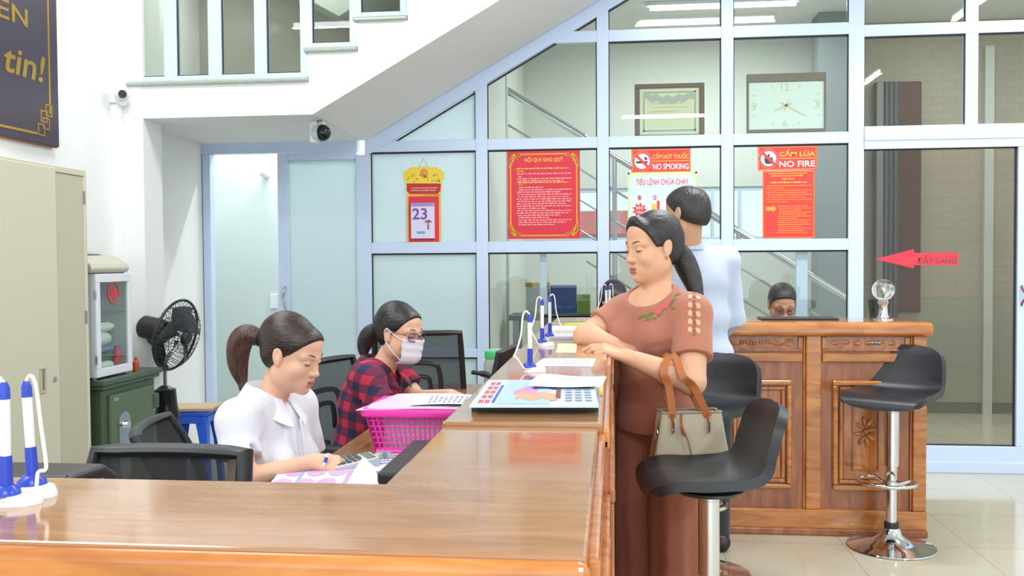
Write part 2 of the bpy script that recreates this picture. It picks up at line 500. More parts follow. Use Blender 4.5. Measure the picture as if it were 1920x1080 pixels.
# sloping rail under the stair soffit
xa, xc = XP(690, 268), XP(1142, 20)
hb = 0.105
MB().prism([(xa - 0.02, zs_at(xa) - hb), (xc + 0.12, zs_at(xc + 0.12) - hb), (xc + 0.12, zs_at(xc + 0.12) + 0.03), (xa - 0.02, zs_at(xa) + 0.03)], FY0 - 0.004, FY1 - 0.004, 'y').build('sloping_rail', alu, part, w=True)
def pane(poly, mat, name='pane'):
    MB().prism(poly, PY - 0.004, PY + 0.004, 'y').build(name, mat, part, w=True)
    n = len(poly); g = MB()
    # dark rubber seal on the upper and left edges
    for i in range(n):
        p, q = poly[i], poly[(i + 1) % n]
        mid = ((p[0] + q[0]) / 2, (p[1] + q[1]) / 2)
        cx = sum(t[0] for t in poly) / n; cz = sum(t[1] for t in poly) / n
        if abs(p[0] - q[0]) < 1e-4 or mid[1] > cz:
            dx, dz = q[0] - p[0], q[1] - p[1]; l = math.hypot(dx, dz)
            nx, nz = -dz / l, dx / l
            if nx * (cx - mid[0]) + nz * (cz - mid[1]) < 0: nx, nz = -nx, -nz
            t = 0.011 if l > 0 and abs(dx) > 0.01 else 0.007
            g.prism([p, q, (q[0] + nx * t, q[1] + nz * t), (p[0] + nx * t, p[1] + nz * t)], PY - 0.012, PY - 0.0045, 'y')
    g.build('gasket', gasket, part, w=True)
def rect(a, c, z0, z1): return [(a, z0), (c, z0), (c, z1), (a, z1)]
a, c = xs_[0][1], xs_[1][0]
for z0, z1 in ((0.10, rails[1][0]), (rails[1][1], rails[2][0]), (rails[2][1], rails[3][0])):
    pane(rect(a, c, z0, z1), frost, 'frosted_pane')
zr = rails[3][1]
lowx = a + max(0, (zr - (zs_at(a) - hb)) / 0.572)
pane([(lowx, zr), (c, zr), (c, zs_at(c) - hb)], frost, 'frosted_pane')
for i in (1, 2, 3):
    a, c = xs_[i][1], xs_[i + 1][0]
    for j in range(5):
        z0, z1 = rails[j][1], rails[j + 1][0]
        if i == 1 and j >= 3:
            if j == 3: pane([(a, z0), (c, z0), (c, zs_at(c) - hb), (a, zs_at(a) - hb)], clear)
            continue
        if i == 2 and j == 4:
            xt = min(c, a + (z1 - (zs_at(a) - hb)) / 0.572)
            pane([(a, z0), (c, z0), (c, z1), (xt, z1), (a, zs_at(a) - hb)], clear)
            continue
        pane(rect(a, c, z0, z1), clear)
for p0, p1 in ((1010, 1023), (1496, 1518), (1225, 1240)):
    MB().box(XP(p0), XP(p1), PY + 0.035, PY + 0.075, 0.1, rails[2][0] - 0.01).build('mullion', alu, part, w=True, bevel=0.003)
# upper right panes over the sliding door
xr0 = xs_[4][1]
ur = [(1808, 1832), (2060, 2090)]
zd0, zd1 = ZP(1700, 279), ZP(1700, 236)        # door head
MB().box(xr0, XP(2500), FY0 - 0.01, FY1, zd0, zd1).build('door_head', alu, part, w=True, bevel=0.003)
MB().box(xr0, XP(2500), FY0 - 0.018, FY0 - 0.01, zd0 + 0.055, zd0 + 0.1).build('track', alu, part, w=True, bevel=0.003)
zu0, zu1 = ZP(1720, 66), ZP(1720, 44)
MB().box(xr0, XP(2500), FY0, FY1, zu0, zu1).build('rail', alu, part, w=True, bevel=0.003)
prev = xr0
for p0, p1 in ur:
    MB().box(XP(p0), XP(p1), FY0 + 0.003, FY1 - 0.003, zd1, 3.55).build('mullion', alu, part, w=True, bevel=0.003)
    pane(rect(prev, XP(p0), zd1, zu0), clear); pane(rect(prev, XP(p0), zu1, 3.5), clear)
    prev = XP(p1)
# sliding glass door on the right
dr = thing('door_1', 'white framed sliding glass door on the right with a red arrow sticker', 'door', (XP(1760), PY, 0), kind='structure')
dz0 = ZP(1820, 836)
MB().box(xr0, XP(2500), FY0 - 0.01, FY1, 0.01, dz0).build('bottom_rail', alu, dr, w=True, bevel=0.004)
MB().box(xr0 - 0.02, XP(2500), FY0 - 0.025, FY1, 0.0, dz0 * 0.42).build('track', alu, dr, w=True, bevel=0.004)
MB().box(XP(1907), XP(1960), FY0 - 0.006, FY1, dz0, zd0).build('stile', alu, dr, w=True, bevel=0.004)
MB().box(xr0, XP(1907), PY - 0.004, PY + 0.004, dz0, zd0).build('pane', smoke, dr, w=True)
MB().box(XP(1960), XP(2420), PY - 0.004, PY + 0.004, dz0, zd0).build('pane', smoke, dr, w=True)
g = MB().box(XP(1903), XP(1907), PY - 0.012, PY - 0.0045, dz0, zd0).box(xr0, XP(1907), PY - 0.012, PY - 0.0045, dz0, dz0 + 0.008).box(xr0, XP(1907), PY - 0.012, PY - 0.0045, zd0 - 0.008, zd0)
g.build('gasket', gasket, dr, w=True)
hx, hz0, hz1 = XP(1915), ZP(1915, 572), ZP(1915, 536)
MB().tube(catmull([(hx, FY0 - 0.006, hz0), (hx - 0.004, FY0 - 0.03, hz0 + 0.02), (hx + 0.012, FY0 - 0.04, (hz0 + hz1) / 2), (hx - 0.004, FY0 - 0.03, hz1 - 0.02), (hx, FY0 - 0.006, hz1)], 6), 0.007).build('handle', P('rust_handle', '8C4650', 0.3), dr, smooth=True, w=True)

# -------- left door: open gap and a frosted sliding leaf
dl = thing('door_2', 'white framed doorway on the left with a frosted sliding leaf half open', 'door', (XP(520), PY, 0), kind='structure')
xl0, xl1 = XP(362), XP(398)
zh0, zh1 = ZP(530, 287), ZP(530, 268)
MB().box(XP(364), XP(378), FY0, FY1, 0, zh1).build('jamb', alu, dl, w=True, bevel=0.003)
MB().box(XP(383), XP(397), FY0 - 0.012, FY1, 0, zh0).build('jamb', alu, dl, w=True, bevel=0.003)
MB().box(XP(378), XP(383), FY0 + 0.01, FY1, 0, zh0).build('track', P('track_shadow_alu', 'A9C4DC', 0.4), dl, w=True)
MB().box(XP(350), XP(672), FY0 - 0.005, FY1, zh0, max(zh1, zb + 0.02)).build('head', alu, dl, w=True, bevel=0.003)
lf0, lf1 = XP(521), XP(669)
lt = zh0 - 0.004
yl0, yl1 = PY - 0.022, PY + 0.018
MB().box(lf0, XP(541), yl0, yl1, 0.02, lt).build('stile', alu, dl, w=True, bevel=0.003)
MB().box(XP(541), lf1, yl0, yl1, lt - 0.05, lt).build('top_rail', alu, dl, w=True, bevel=0.003)
MB().box(XP(541), lf1, yl0, yl1, 0.02, 0.12).build('bottom_rail', alu, dl, w=True, bevel=0.003)
MB().box(XP(541), lf1, yl0 + 0.012, yl0 + 0.02, 0.12, lt - 0.05).build('leaf_pane', frost, dl, w=True)
hz0, hz1 = ZP(533, 580), ZP(533, 538); hx = XP(533)
MB().tube(catmull([(hx, yl0, hz0), (hx + 0.004, yl0 - 0.03, hz0 + 0.02), (hx - 0.008, yl0 - 0.035, (hz0 + hz1) / 2), (hx + 0.004, yl0 - 0.03, hz1 - 0.02), (hx, yl0, hz1)], 6), 0.006).build('handle', steel, dl, smooth=True, w=True)

# -------- rooms behind the glass
g_wall = P('passage_paint', 'CBD4D2', 0.5, spec=0.3)
S('wall_passage', MB().box(-3.9, -0.86, 7.6, 7.7, 0, 3.55).box(-3.9, -3.8, 6.36, 7.6, 0, 3.55).box(-3.8, -3.1, 6.36, 6.46, 0, 3.55).box(-3.9, -3.1, 6.46, 7.6, 3.55, 3.65).box(-3.9, -3.1, 6.46, 7.6, -0.08, 0.0), g_wall, 'pale grey green wall of the passage behind the left door', 'wall')
S('wall_vault_left', MB().box(-0.95, -0.87, 6.46, 9.6, 0, 3.55), inner_wall, 'pale side wall of the room behind the partition', 'wall')
VY = 9.2
wx0, wx1 = at(1085, 400, VY).x, at(1440, 400, VY).x
wz0, wz1 = at(1200, 452, VY).z, at(1200, 352, VY).z
S('wall_vault_back', MB().box(-0.95, wx0, VY, VY + 0.15, 0, 3.55).box(wx1, 2.08, VY, VY + 0.15, 0, 3.55).box(wx0, wx1, VY, VY + 0.15, 0, wz0).box(wx0, wx1, VY, VY + 0.15, wz1, 3.55), inner_wall, 'pale back wall with a window band to the street', 'wall')
wn = thing('window_3', 'barred window band in the back wall facing red roofs', 'window', ((wx0 + wx1) / 2, VY, wz0), kind='structure')
wf = MB().box(wx0, wx1, VY + 0.02, VY + 0.08, wz0, wz0 + 0.035).box(wx0, wx1, VY + 0.02, VY + 0.08, wz1 - 0.035, wz1)
wf.build('window_frame', alu, wn, w=True)
for i in range(8):
    xx = wx0 + (wx1 - wx0) * i / 7
    MB().box(xx - 0.014, xx + 0.014, VY + 0.02, VY + 0.08, wz0 + 0.035, wz1 - 0.035).build('window_bar', alu, wn, w=True)
MB().box(wx0, wx1, VY + 0.045, VY + 0.051, wz0 + 0.03, wz1 - 0.03).build('pane', clear, wn, w=True)
# column inside, next to the sliding door
S('column', MB().box(at(1535, 300, 8.4).x, at(1604, 300, 8.4).x, 8.4, 8.7, 0, 3.55), P('grey_column_paint', '7B8486', 0.7), 'grey column behind the right end of the partition', 'column')
# passage behind the sliding door
DY = 8.8
S('wall_brick', MB().box(2.10, 4.6, DY + 0.05, DY + 0.2, 0, 3.55), tan_wall, 'tan brick wall behind the sliding glass door', 'wall')
d3 = thing('door_3', 'brown wooden door with a grey curtain seen through the sliding glass door', 'door', (at(1700, 500, DY).x, DY, 0), kind='structure')
MB().box(at(1683, 400, DY).x, at(1726, 400, DY).x, DY - 0.02, DY + 0.05, at(1700, 585, DY).z, 3.0).build('leaf', P('brown_door_paint', '55352B', 0.6), d3, w=True, bevel=0.01)
MB().box(at(1640, 400, DY).x, at(1652, 400, DY).x, DY - 0.06, DY + 0.05, 0, 3.0).build('jamb', P('grey_jamb_paint', '84827F', 0.6), d3, w=True)
cur = MB()
cx0, cx1 = at(1652, 400, DY).x, at(1683, 400, DY).x
cur.shell(lambda u, v: (cx0 + (cx1 - cx0) * u, DY - 0.03 + 0.012 * math.sin(u * 22), 0.05 + 2.95 * v), 26, 3, 0.004)
cur.build('curtain', P('grey_curtain_cloth', '6E7071', 0.8), d3, smooth=True, w=True)
S('trim_3', MB().box(at(1652, 400, DY).x, 4.6, DY + 0.02, DY + 0.05, 0.10, 1.04), P('grey_green_dado', '8F9280', 0.35), 'grey green painted lower band of the brick wall', 'trim')
S('trim_2', MB().box(at(1845, 400, DY).x, at(1862, 400, DY).x, DY - 0.01, DY + 0.05, 0, 3.3), P('pale_strip_paint', 'B9BCB4', 0.7), 'pale vertical strip on the brick wall', 'trim')
S('baseboard_right', MB().box(2.12, 4.6, DY + 0.03, DY + 0.05, 0, 0.10), P('dark_skirting', '6B6A5E', 0.5), 'dark skirting along the brick wall', 'baseboard')

# -------- the street seen through the window
S('ground_outside', MB().box(-20, 20, 10.5, 60, -0.3, -0.1), P('street_paving', 'A9A79E', 0.9), 'grey street outside the back window', 'ground')
hs = thing('neighbour_house', 'low house with a red tiled roof across the street', 'house', (-1.5, 22, -0.1))
hs['category'] = 'house'
MB().box(-3.5, 0.35, 20.5, 25, -0.1, 2.0).build('house_wall', P('pink_render', 'DDB5AE', 0.8), hs, w=True)
rf = MB(); rf.prism([(20.0, 1.98), (22.7, 2.62), (25.4, 1.98)], -3.9, 0.6, 'x'); rf.build('roof', P('red_roof_tile', 'CF5B50', 0.8, bump=0.3, bscale=20), hs, w=True)

h2 = thing('garden_wall', 'long pale boundary wall across the street with a red coping', 'wall', (3.5, 26, -0.1))
MB().box(0.8, 9.0, 26, 26.3, -0.1, 1.75).build('wall_body', P('pale_render', 'D9D6CF', 0.8), h2, w=True)
MB().box(0.75, 9.05, 25.9, 26.4, 1.75, 1.9).build('coping', MATS['red_roof_tile'], h2, w=True)

# ================================================================== COUNTERS
HC = 1.08
NX0, NX1 = -0.330, -0.030                    # the ledge over the desks
def zc(px, py): return onz(px, py, HC)
LY0, LY1, LYJ = 1.012, 1.317, 1.79
ctr = thing('service_counter', 'glossy brown wooden service counter in the foreground with its raised ledge turning a corner', 'counter', (-1.0, 1.2, 0))
tp = MB(); tp.prism([(-3.0, LY0), (NX1, LY0 - 0.008), (NX1, LYJ), (NX0, LYJ), (NX0, LY1), (-3.0, LY1)], HC - 0.022, HC, 'z')
tp.build('counter_top', counter_top, ctr, w=True, bevel=0.004)
MB().box(-3.0, NX1 + 0.004, LY0 - 0.026, LY0 - 0.002, HC - 0.075, HC - 0.003).build('nosing', counter_edge, ctr, w=True, bevel=0.012, seg=4)
MB().box(-3.0, NX1 - 0.01, LY0 + 0.015, LY0 + 0.045, 0.0, HC - 0.03).build('front_panel', panel_wood, ctr, w=True)
MB().box(-3.0, NX0 + 0.015, LY1 - 0.03, LY1 - 0.005, 0.0, HC - 0.022).build('back_panel', desk_wood, ctr, w=True)
def side(cp, y0, y1, zt, x=NX1):
    MB().box(NX0 + 0.004, NX0 + 0.02, y0 if y0 > 1.5 else LY1, y1, 0, zt - 0.022).build('inner_panel', desk_wood, cp, w=True)
    MB().box(x - 0.03, x + 0.010, y0, y1, 0.0, zt - 0.035).build('side_panel', panel_wood, cp, w=True)
    MB().box(x - 0.002, x + 0.014, y0, y1, zt - 0.05, zt - 0.010).build('edge_moulding', counter_edge, cp, w=True, bevel=0.005)
    MB().box(x + 0.008, x + 0.024, y0, y1, zt - 0.155, zt - 0.125).build('moulding', counter_wood, cp, w=True, bevel=0.006)
    MB().box(x + 0.008, x + 0.026, y0, y1, 0.0, 0.13).build('plinth', counter_wood, cp, w=True, bevel=0.005)
    n = max(1, round((y1 - y0) / 0.55)); st = (y1 - y0) / n
    for i in range(n + 1):
        yy = y0 + i * st
        MB().box(x + 0.008, x + 0.022, max(y0, yy - 0.035), min(y1, yy + 0.035), 0.13, zt - 0.155).build('pilaster', counter_wood, cp, w=True, bevel=0.004)
        if i < n:
            a, c = yy + 0.08, yy + st - 0.08
            f = MB(); z0, z1 = 0.22, zt - 0.24; t = 0.03
            f.box(x + 0.008, x + 0.020, a, c, z0, z0 + t); f.box(x + 0.008, x + 0.020, a, c, z1 - t, z1)
            f.box(x + 0.008, x + 0.020, a, a + t, z0 + t, z1 - t); f.box(x + 0.008, x + 0.020, c - t, c, z0 + t, z1 - t)
            f.build('panel_frame', counter_wood, cp, w=True, bevel=0.004)
side(ctr, LY0 + 0.02, LYJ - 0.002, HC)
AY1 = 4.795
arm = thing('service_counter', 'long wooden counter run the woman in brown leans on, strewn with papers and pen stands', 'counter', (-0.2, 3.2, 0))
HC2 = HC + 0.008
MB().box(NX0 - 0.004, NX1 + 0.008, LYJ + 0.002, AY1, HC2 - 0.026, HC2).build('counter_top', counter_top, arm, w=True, bevel=0.004)
side(arm, LYJ + 0.004, AY1, HC2, NX1 + 0.008)

# far counter with carved panels
FCY = 4.85
fx1 = at(1738, 700, FCY).x; ftx1 = at(1748, 620, FCY).x
fxl = NX0
zf = lambda py, px=1600: at(px, py, FCY).z
zt2 = 1.085
far = thing('service_counter', 'orange wooden counter with carved panels facing the bar stools at the far end', 'counter', (0.7, FCY + 0.2, 0))
MB().box(fxl, ftx1, FCY - 0.035, FCY + 0.42, zt2 - 0.068, zt2).build('counter_top', counter_edge, far, w=True, bevel=0.02, seg=4)
MB().box(fxl + 0.03, ftx1 - 0.03, FCY + 0.03, FCY + 0.40, zt2, zt2 + 0.0015).build('counter_veneer', counter_top, far, w=True)
zb0 = zf(957); zb1 = zf(988)
body = MB().box(fxl + 0.01, fx1 - 0.01, FCY + 0.022, FCY + 0.40, 0.03, zt2 - 0.068)
body.build('carcass', panel_wood, far, w=True)
MB().box(fxl + 0.01, fx1 + 0.003, FCY - 0.006, FCY + 0.40, 0.035, zb0).build('plinth', counter_edge, far, w=True, bevel=0.006)
MB().box(fxl + 0.01, fx1 + 0.008, FCY - 0.012, FCY + 0.40, 0.0, 0.037).build('base_moulding', panel_wood, far, w=True, bevel=0.008)
stx = [(1712, 1738), (1511, 1540), (1310, 1340), (1110, 1140)]
SX = []
for p, q in stx:
    a, c = at(p, 780, FCY).x, at(q, 780, FCY).x; SX.append((a, c))
    st_ = MB().box(a, c, FCY, FCY + 0.03, zb0, zt2 - 0.066)
    st_.build('pilaster', counter_edge, far, w=True, bevel=0.006)
    MB().box(a - 0.012, a, FCY + 0.008, FCY + 0.03, zb0, zt2 - 0.066).build('pilaster_bead', counter_wood, far, w=True, bevel=0.005)
zd_t, zd_b = zf(626), zf(659)
for i in range(3):
    a, c = SX[i + 1][1] + 0.004, SX[i][0] - 0.014
    w_ = c - a; mx = (a + c) / 2
    d_ = MB(); y0 = FCY + 0.006
    t = 0.016
    d_.box(a, c, y0, FCY + 0.03, zd_t - t, zd_t); d_.box(a, c, y0, FCY + 0.03, zd_b, zd_b + t * 0.7)
    d_.box(a, a + t * 1.6, y0, FCY + 0.03, zd_b + t * 0.7, zd_t - t); d_.box(c - t * 1.6, c, y0, FCY + 0.03, zd_b + t * 0.7, zd_t - t)
    df = d_.build('drawer_front', counter_wood, far, w=True, bevel=0.004)
    MB().box(a + t * 1.6, c - t * 1.6, FCY + 0.012, FCY + 0.03, zd_b + t * 0.7, zd_t - t).build('drawer_panel', panel_wood, df, w=True)
    # carved leaf scroll
    cv = MB(); zm = (zd_t + zd_b) / 2 - 0.002
    if i != 0:
        for sgn in (-1, 1):
            pts = [(mx + sgn * (0.02 + 0.02 * k), FCY + 0.010, zm + 0.010 * math.sin(k * 1.1)) for k in range(8)]
            cv.tube(catmull(pts, 4), 0.007, 6)
            pts = [(mx + sgn * (0.155 + 0.02 * math.cos(t2)), FCY + 0.010, zm + 0.016 * math.sin(t2)) for t2 in [k * 0.6 for k in range(9)]]
            cv.tube(pts, 0.005, 6)
        for k in range(12):
            cv.ell((mx + (k - 5.5) * 0.016, FCY + 0.010, zm + 0.006 * math.cos(k * 0.8)), (0.0075, 0.006, 0.010), 8)
    else:
        for k in range(5):
            hp_ = hp_ if k else MB(); hp_.ell((mx + 0.045 + (k - 2) * 0.011, FCY + 0.010, zm + 0.002 - k * 0.001), (0.006, 0.006, 0.010), 8)
        hp_.build('carving_highlight', steel, df, smooth=True, w=True)  # bright steel beads stand in for a highlight on the carving
        for k in range(6):
            cv.ell((mx - 0.15 + k * 0.055, FCY + 0.0115, zm + 0.004 * math.sin(k * 2.0)), (0.02, 0.004, 0.012), 8)
    cv.build('carving', counter_wood, df, smooth=True, w=True)
    MB().box(a, c, FCY + 0.002, FCY + 0.03, zf(680), zf(662)).build('rail_moulding', counter_edge, far, w=True, bevel=0.008, seg=3)
    pz1, pz0 = zf(714), zf(920)
    pa, pc = a + 0.125 * w_, c - 0.125 * w_
    def ring(mb, a, c, z0, z1, t, ya, yb):
        mb.box(a, c, ya, yb, z0, z0 + t); mb.box(a, c, ya, yb, z1 - t, z1)
        mb.box(a, a + t, ya, yb, z0 + t, z1 - t); mb.box(c - t, c, ya, yb, z0 + t, z1 - t)
        return mb
    pf = ring(MB(), pa, pc, pz0, pz1, 0.026, FCY - 0.004, FCY + 0.025).build('panel_frame', counter_edge, far, w=True, bevel=0.008, seg=3)
    ring(MB(), pa + 0.032, pc - 0.032, pz0 + 0.032, pz1 - 0.032, 0.02, FCY + 0.006, FCY + 0.025).build('inner_frame', counter_wood, pf, w=True, bevel=0.006)
    MB().box(pa + 0.052, pc - 0.052, FCY + 0.013, FCY + 0.025, pz0 + 0.052, pz1 - 0.052).build('raised_panel', counter_wood, pf, w=True, bevel=0.01)
    ring(MB(), pa + 0.095, pc - 0.095, pz0 + 0.10, pz1 - 0.10, 0.007, FCY + 0.005, FCY + 0.02).build('carved_border', panel_wood, pf, w=True, bevel=0.003)
    rz_ = (pz0 + pz1) / 2 + 0.02; rs_ = MB()
    for k in range(8):
        an = k * PI / 4 + 0.2
        M_ = Matrix.Rotation(-an, 4, 'Y')
        rs_.ell((mx + 0.031 * math.cos(an), FCY + 0.006, rz_ + 0.052 * math.sin(an)), (0.027, 0.007, 0.010), 10, M_)
    rs_.ell((mx, FCY + 0.004, rz_), (0.013, 0.008, 0.013), 10)
    rs_.build('rosette', counter_wood, pf, smooth=True, w=True)

# staff desks behind the ledges
desk = thing('work_desk', 'brown work desk on the staff side of the counter, below the ledge', 'desk', (-0.65, 3.0, 0))
DZ = 0.77
MB().box(-0.93, NX0 + 0.001, LY1, 4.78, DZ - 0.03, DZ).build('desk_top', desk_wood, desk, w=True, bevel=0.004)
desk2 = thing('work_desk', 'brown front desk under the foreground ledge carrying the black printer', 'desk', (-1.6, 1.6, 0))
MB().box(-2.4, -0.932, LY1, 1.80, DZ - 0.03, DZ).build('desk_top', desk_wood, desk2, w=True, bevel=0.004)
for yy in (2.05, 3.3, 4.72): MB().box(-0.88, NX0, yy - 0.012, yy + 0.012, 0, DZ - 0.03).build('desk_side', desk_wood, desk, w=True)
for xx in (-2.36, -0.97): MB().box(xx, xx + 0.03, LY1, 1.76, 0, DZ - 0.03).build('desk_side', desk_wood, desk2, w=True)

# ================================================================== LEFT WALL FURNITURE
KX = -2.50
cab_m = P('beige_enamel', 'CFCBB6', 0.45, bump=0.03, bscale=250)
cab_m2 = P('darker_beige_enamel', 'BFBAA3', 0.5, bump=0.03, bscale=250)  # slightly darker beige for the second door
def KY(px): return at(px, 500, 4.2) and (lambda p: (lambda w: CAM.y + w.y * (KX / w.x))(Vector((AX.dot(Vector(((p - 960) / FPX, 0.02, -1))), AY.dot(Vector(((p - 960) / FPX, 0.02, -1))), 0))))(px)
ky0, ky1, kys = 3.35, KY(165), KY(107)
KH = 1.85
cb = thing('filing_cabinet', 'tall beige steel filing cabinet with sliding doors against the left wall', 'cabinet', (KX - 0.2, (ky0 + ky1) / 2, 0))
MB().box(WX + 0.005, KX - 0.012, ky0, ky1, 0.0, KH).build('body', cab_m, cb, w=True, bevel=0.004)
MB().box(KX - 0.03, KX, ky0, ky1, KH - 0.03, KH).build('top_frame', cab_m, cb, w=True, bevel=0.003)
MB().box(KX - 0.03, KX, ky1 - 0.022, ky1, 0.0, KH - 0.03).build('end_frame', cab_m, cb, w=True, bevel=0.003)
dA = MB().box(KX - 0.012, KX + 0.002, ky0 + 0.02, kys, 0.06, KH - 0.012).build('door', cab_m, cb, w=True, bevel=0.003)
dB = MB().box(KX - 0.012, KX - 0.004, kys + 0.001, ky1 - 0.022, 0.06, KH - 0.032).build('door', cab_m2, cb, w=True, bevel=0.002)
yh = KY(75); zh_ = 1.4 - (718 - 488) * yh / 1750
h = MB(); hw, hh = 0.022, 0.058
for r_, (a, c) in ((0, (1, 1)),):
    h.box(KX + 0.002, KX + 0.008, yh - hw, yh + hw, zh_ + hh - 0.012, zh_ + hh); h.box(KX + 0.002, KX + 0.008, yh - hw, yh + hw, zh_ - hh, zh_ - hh + 0.012)
    h.box(KX + 0.002, KX + 0.008, yh - hw, yh - hw + 0.012, zh_ - hh + 0.012, zh_ + hh - 0.012); h.box(KX + 0.002, KX + 0.008, yh + hw - 0.012, yh + hw, zh_ - hh + 0.012, zh_ + hh - 0.012)
h.build('handle', P('beige_handle_plastic', 'BDB59A', 0.4), dA, w=True, bevel=0.003)
MB().box(KX + 0.0015, KX + 0.0035, yh - 0.01, yh + 0.01, zh_ - 0.046, zh_ + 0.046).build('handle_recess', P('recess_paint', '8C8672', 0.6), dA, w=True)
yk = KY(97)
MB().cyl((KX, yk, zh_ - 0.006), (KX + 0.008, yk, zh_ - 0.006), 0.011).build('lock', chrome, dA, smooth=True, w=True)
for zz in (1.72, 1.15):
    MB().box(KX - 0.004, KX + 0.003, ky1 - 0.026, ky1 - 0.016, zz - 0.03, zz + 0.03).build('hinge', steel, dB, w=True)

# safe
safe_m = P('green_safe_enamel', '4A5B47', 0.42, bump=0.03, bscale=200)
safe_d = P('dark_green_enamel', '2F4433', 0.45)
sy0, sy1 = ky1 + 0.10, KY(286)
SH = 0.835
sf = thing('safe', 'dark green steel safe with a dial plate beside the beige cabinet', 'safe', (KX - 0.2, (sy0 + sy1) / 2, 0))
MB().box(WX + 0.02, KX, sy0, sy1, 0.02, SH - 0.05).build('body', safe_m, sf, w=True, bevel=0.006)
MB().box(WX + 0.01, KX + 0.02, sy0 - 0.02, sy1 + 0.02, SH - 0.05, SH - 0.028).box(WX + 0.005, KX + 0.032, sy0 - 0.032, sy1 + 0.032, SH - 0.028, SH).build('top_slab', safe_m, sf, w=True, bevel=0.005)
MB().box(KX, KX + 0.02, sy0 + 0.05, sy1 - 0.04, 0.10, SH - 0.085).build('door', P('olive_safe_door', '5C6B52', 0.4), sf, w=True, bevel=0.006)
dm = sy0 + 0.17
pl = MB(); pl.tube([(KX + 0.021, dm, 0.38), (KX + 0.021, dm, 0.60)], 0.06, 20, flat=1.0)
pl = MB()
sh_ = []
for k in range(13): sh_.append((dm + 0.055 * math.cos(PI * k / 12), 0.60 + 0.055 * math.sin(PI * k / 12)))
for k in range(13): sh_.append((dm + 0.055 * math.cos(PI + PI * k / 12), 0.36 + 0.055 * math.sin(PI + PI * k / 12)))
pl.prism(sh_, KX + 0.02, KX + 0.024, 'x')
pl.build('dial_plate', steel, sf, w=True)
for zz in (0.585, 0.47):
    MB().cyl((KX + 0.024, dm, zz), (KX + 0.045, dm, zz), 0.026, 20, 0.02).build('dial', chrome, sf, smooth=True, w=True)
MB().box(KX + 0.002, KX + 0.03, sy1 - 0.055, sy1 - 0.005, 0.62, 0.70).build('hinge', safe_m, sf, w=True, bevel=0.006)
MB().box(KX - 0.42, KX - 0.36, sy0 - 0.003, sy0 - 0.001, 0.72, 0.75).box(KX + 0.020, KX + 0.022, sy0 + 0.07, sy0 + 0.12, SH - 0.118, SH - 0.10).build('name_plate', steel, sf, w=True)

# first aid cabinet on the safe
ay0, ay1 = KY(180) , KY(246)
ax1 = KX + 0.0; az0, az1 = SH, SH + 0.52
fa = thing('first_aid_cabinet', 'white first aid cabinet with a glass door and a red cross on the green safe', 'cabinet', (ax1 - 0.1, (ay0 + ay1) / 2, az0))
bxs = MB(); ab = ax1 - 0.2
bxs.box(ab, ax1 - 0.02, ay0, ay0 + 0.012, az0 + 0.012, az1).box(ab, ax1 - 0.02, ay1 - 0.012, ay1, az0 + 0.012, az1)
bxs.box(ab, ax1 - 0.02, ay0 + 0.012, ay1 - 0.012, az1 - 0.012, az1).box(ab, ax1 - 0.02, ay0 + 0.012, ay1 - 0.012, az0 + 0.012, az0 + 0.024).box(ab, ab + 0.01, ay0 + 0.012, ay1 - 0.012, az0 + 0.024, az1 - 0.012)
bxs.build('body', white_plastic, fa, w=True, bevel=0.002)
fr = MB(); t = 0.042
fr.box(ax1 - 0.02, ax1, ay0, ay1, az1 - t, az1).box(ax1 - 0.02, ax1, ay0, ay1, az0 + 0.012, az0 + 0.012 + t)
fr.box(ax1 - 0.02, ax1, ay0, ay0 + t * 0.85, az0 + 0.012 + t, az1 - t).box(ax1 - 0.02, ax1, ay1 - t * 0.85, ay1, az0 + 0.012 + t, az1 - t)
fdoor = fr.build('door', white_plastic, fa, w=True, bevel=0.003)
MB().box(ax1 - 0.012, ax1 - 0.008, ay0 + t * 0.85, ay1 - t * 0.85, az0 + 0.012 + t, az1 - t).build('door_glass', clear, fdoor, w=True)
red_m = P('sign_red', 'D8202C', 0.5)
cz_, cy_ = az1 - 0.10, (ay0 + ay1) / 2
cr = MB()
cr.box(ax1 - 0.0075, ax1 - 0.006, cy_ - 0.011, cy_ + 0.011, cz_ - 0.03, cz_ + 0.03).box(ax1 - 0.0075, ax1 - 0.006, cy_ - 0.034, cy_ - 0.011, cz_ - 0.01, cz_ + 0.01).box(ax1 - 0.0075, ax1 - 0.006, cy_ + 0.011, cy_ + 0.034, cz_ - 0.01, cz_ + 0.01)
cr.tube([(ax1 - 0.0065, cy_ + 0.052 * math.cos(a), cz_ + 0.052 * math.sin(a)) for a in [2 * PI * k / 32 for k in range(32)]], 0.0035, 6, closed=True)
cr.build('red_cross_sticker', red_m, fdoor, w=True)
MB().box(ab + 0.01, ax1 - 0.022, ay0 + 0.012, ay1 - 0.012, az0 + 0.32, az0 + 0.325).build('shelf', clear, fa, w=True)
for zz in (az0 + 0.1, az1 - 0.1):
    MB().cyl((ax1 - 0.004, ay0 - 0.004, zz - 0.02), (ax1 - 0.004, ay0 - 0.004, zz + 0.02), 0.005).build('hinge', steel, fa, w=True)
for yy in (ay0 + 0.02, ay1 - 0.02):
    for xx in (ab + 0.02, ax1 - 0.03):
        MB().cyl((xx, yy, az0), (xx, yy, az0 + 0.013), 0.012).build('foot', steel, fa, w=True)
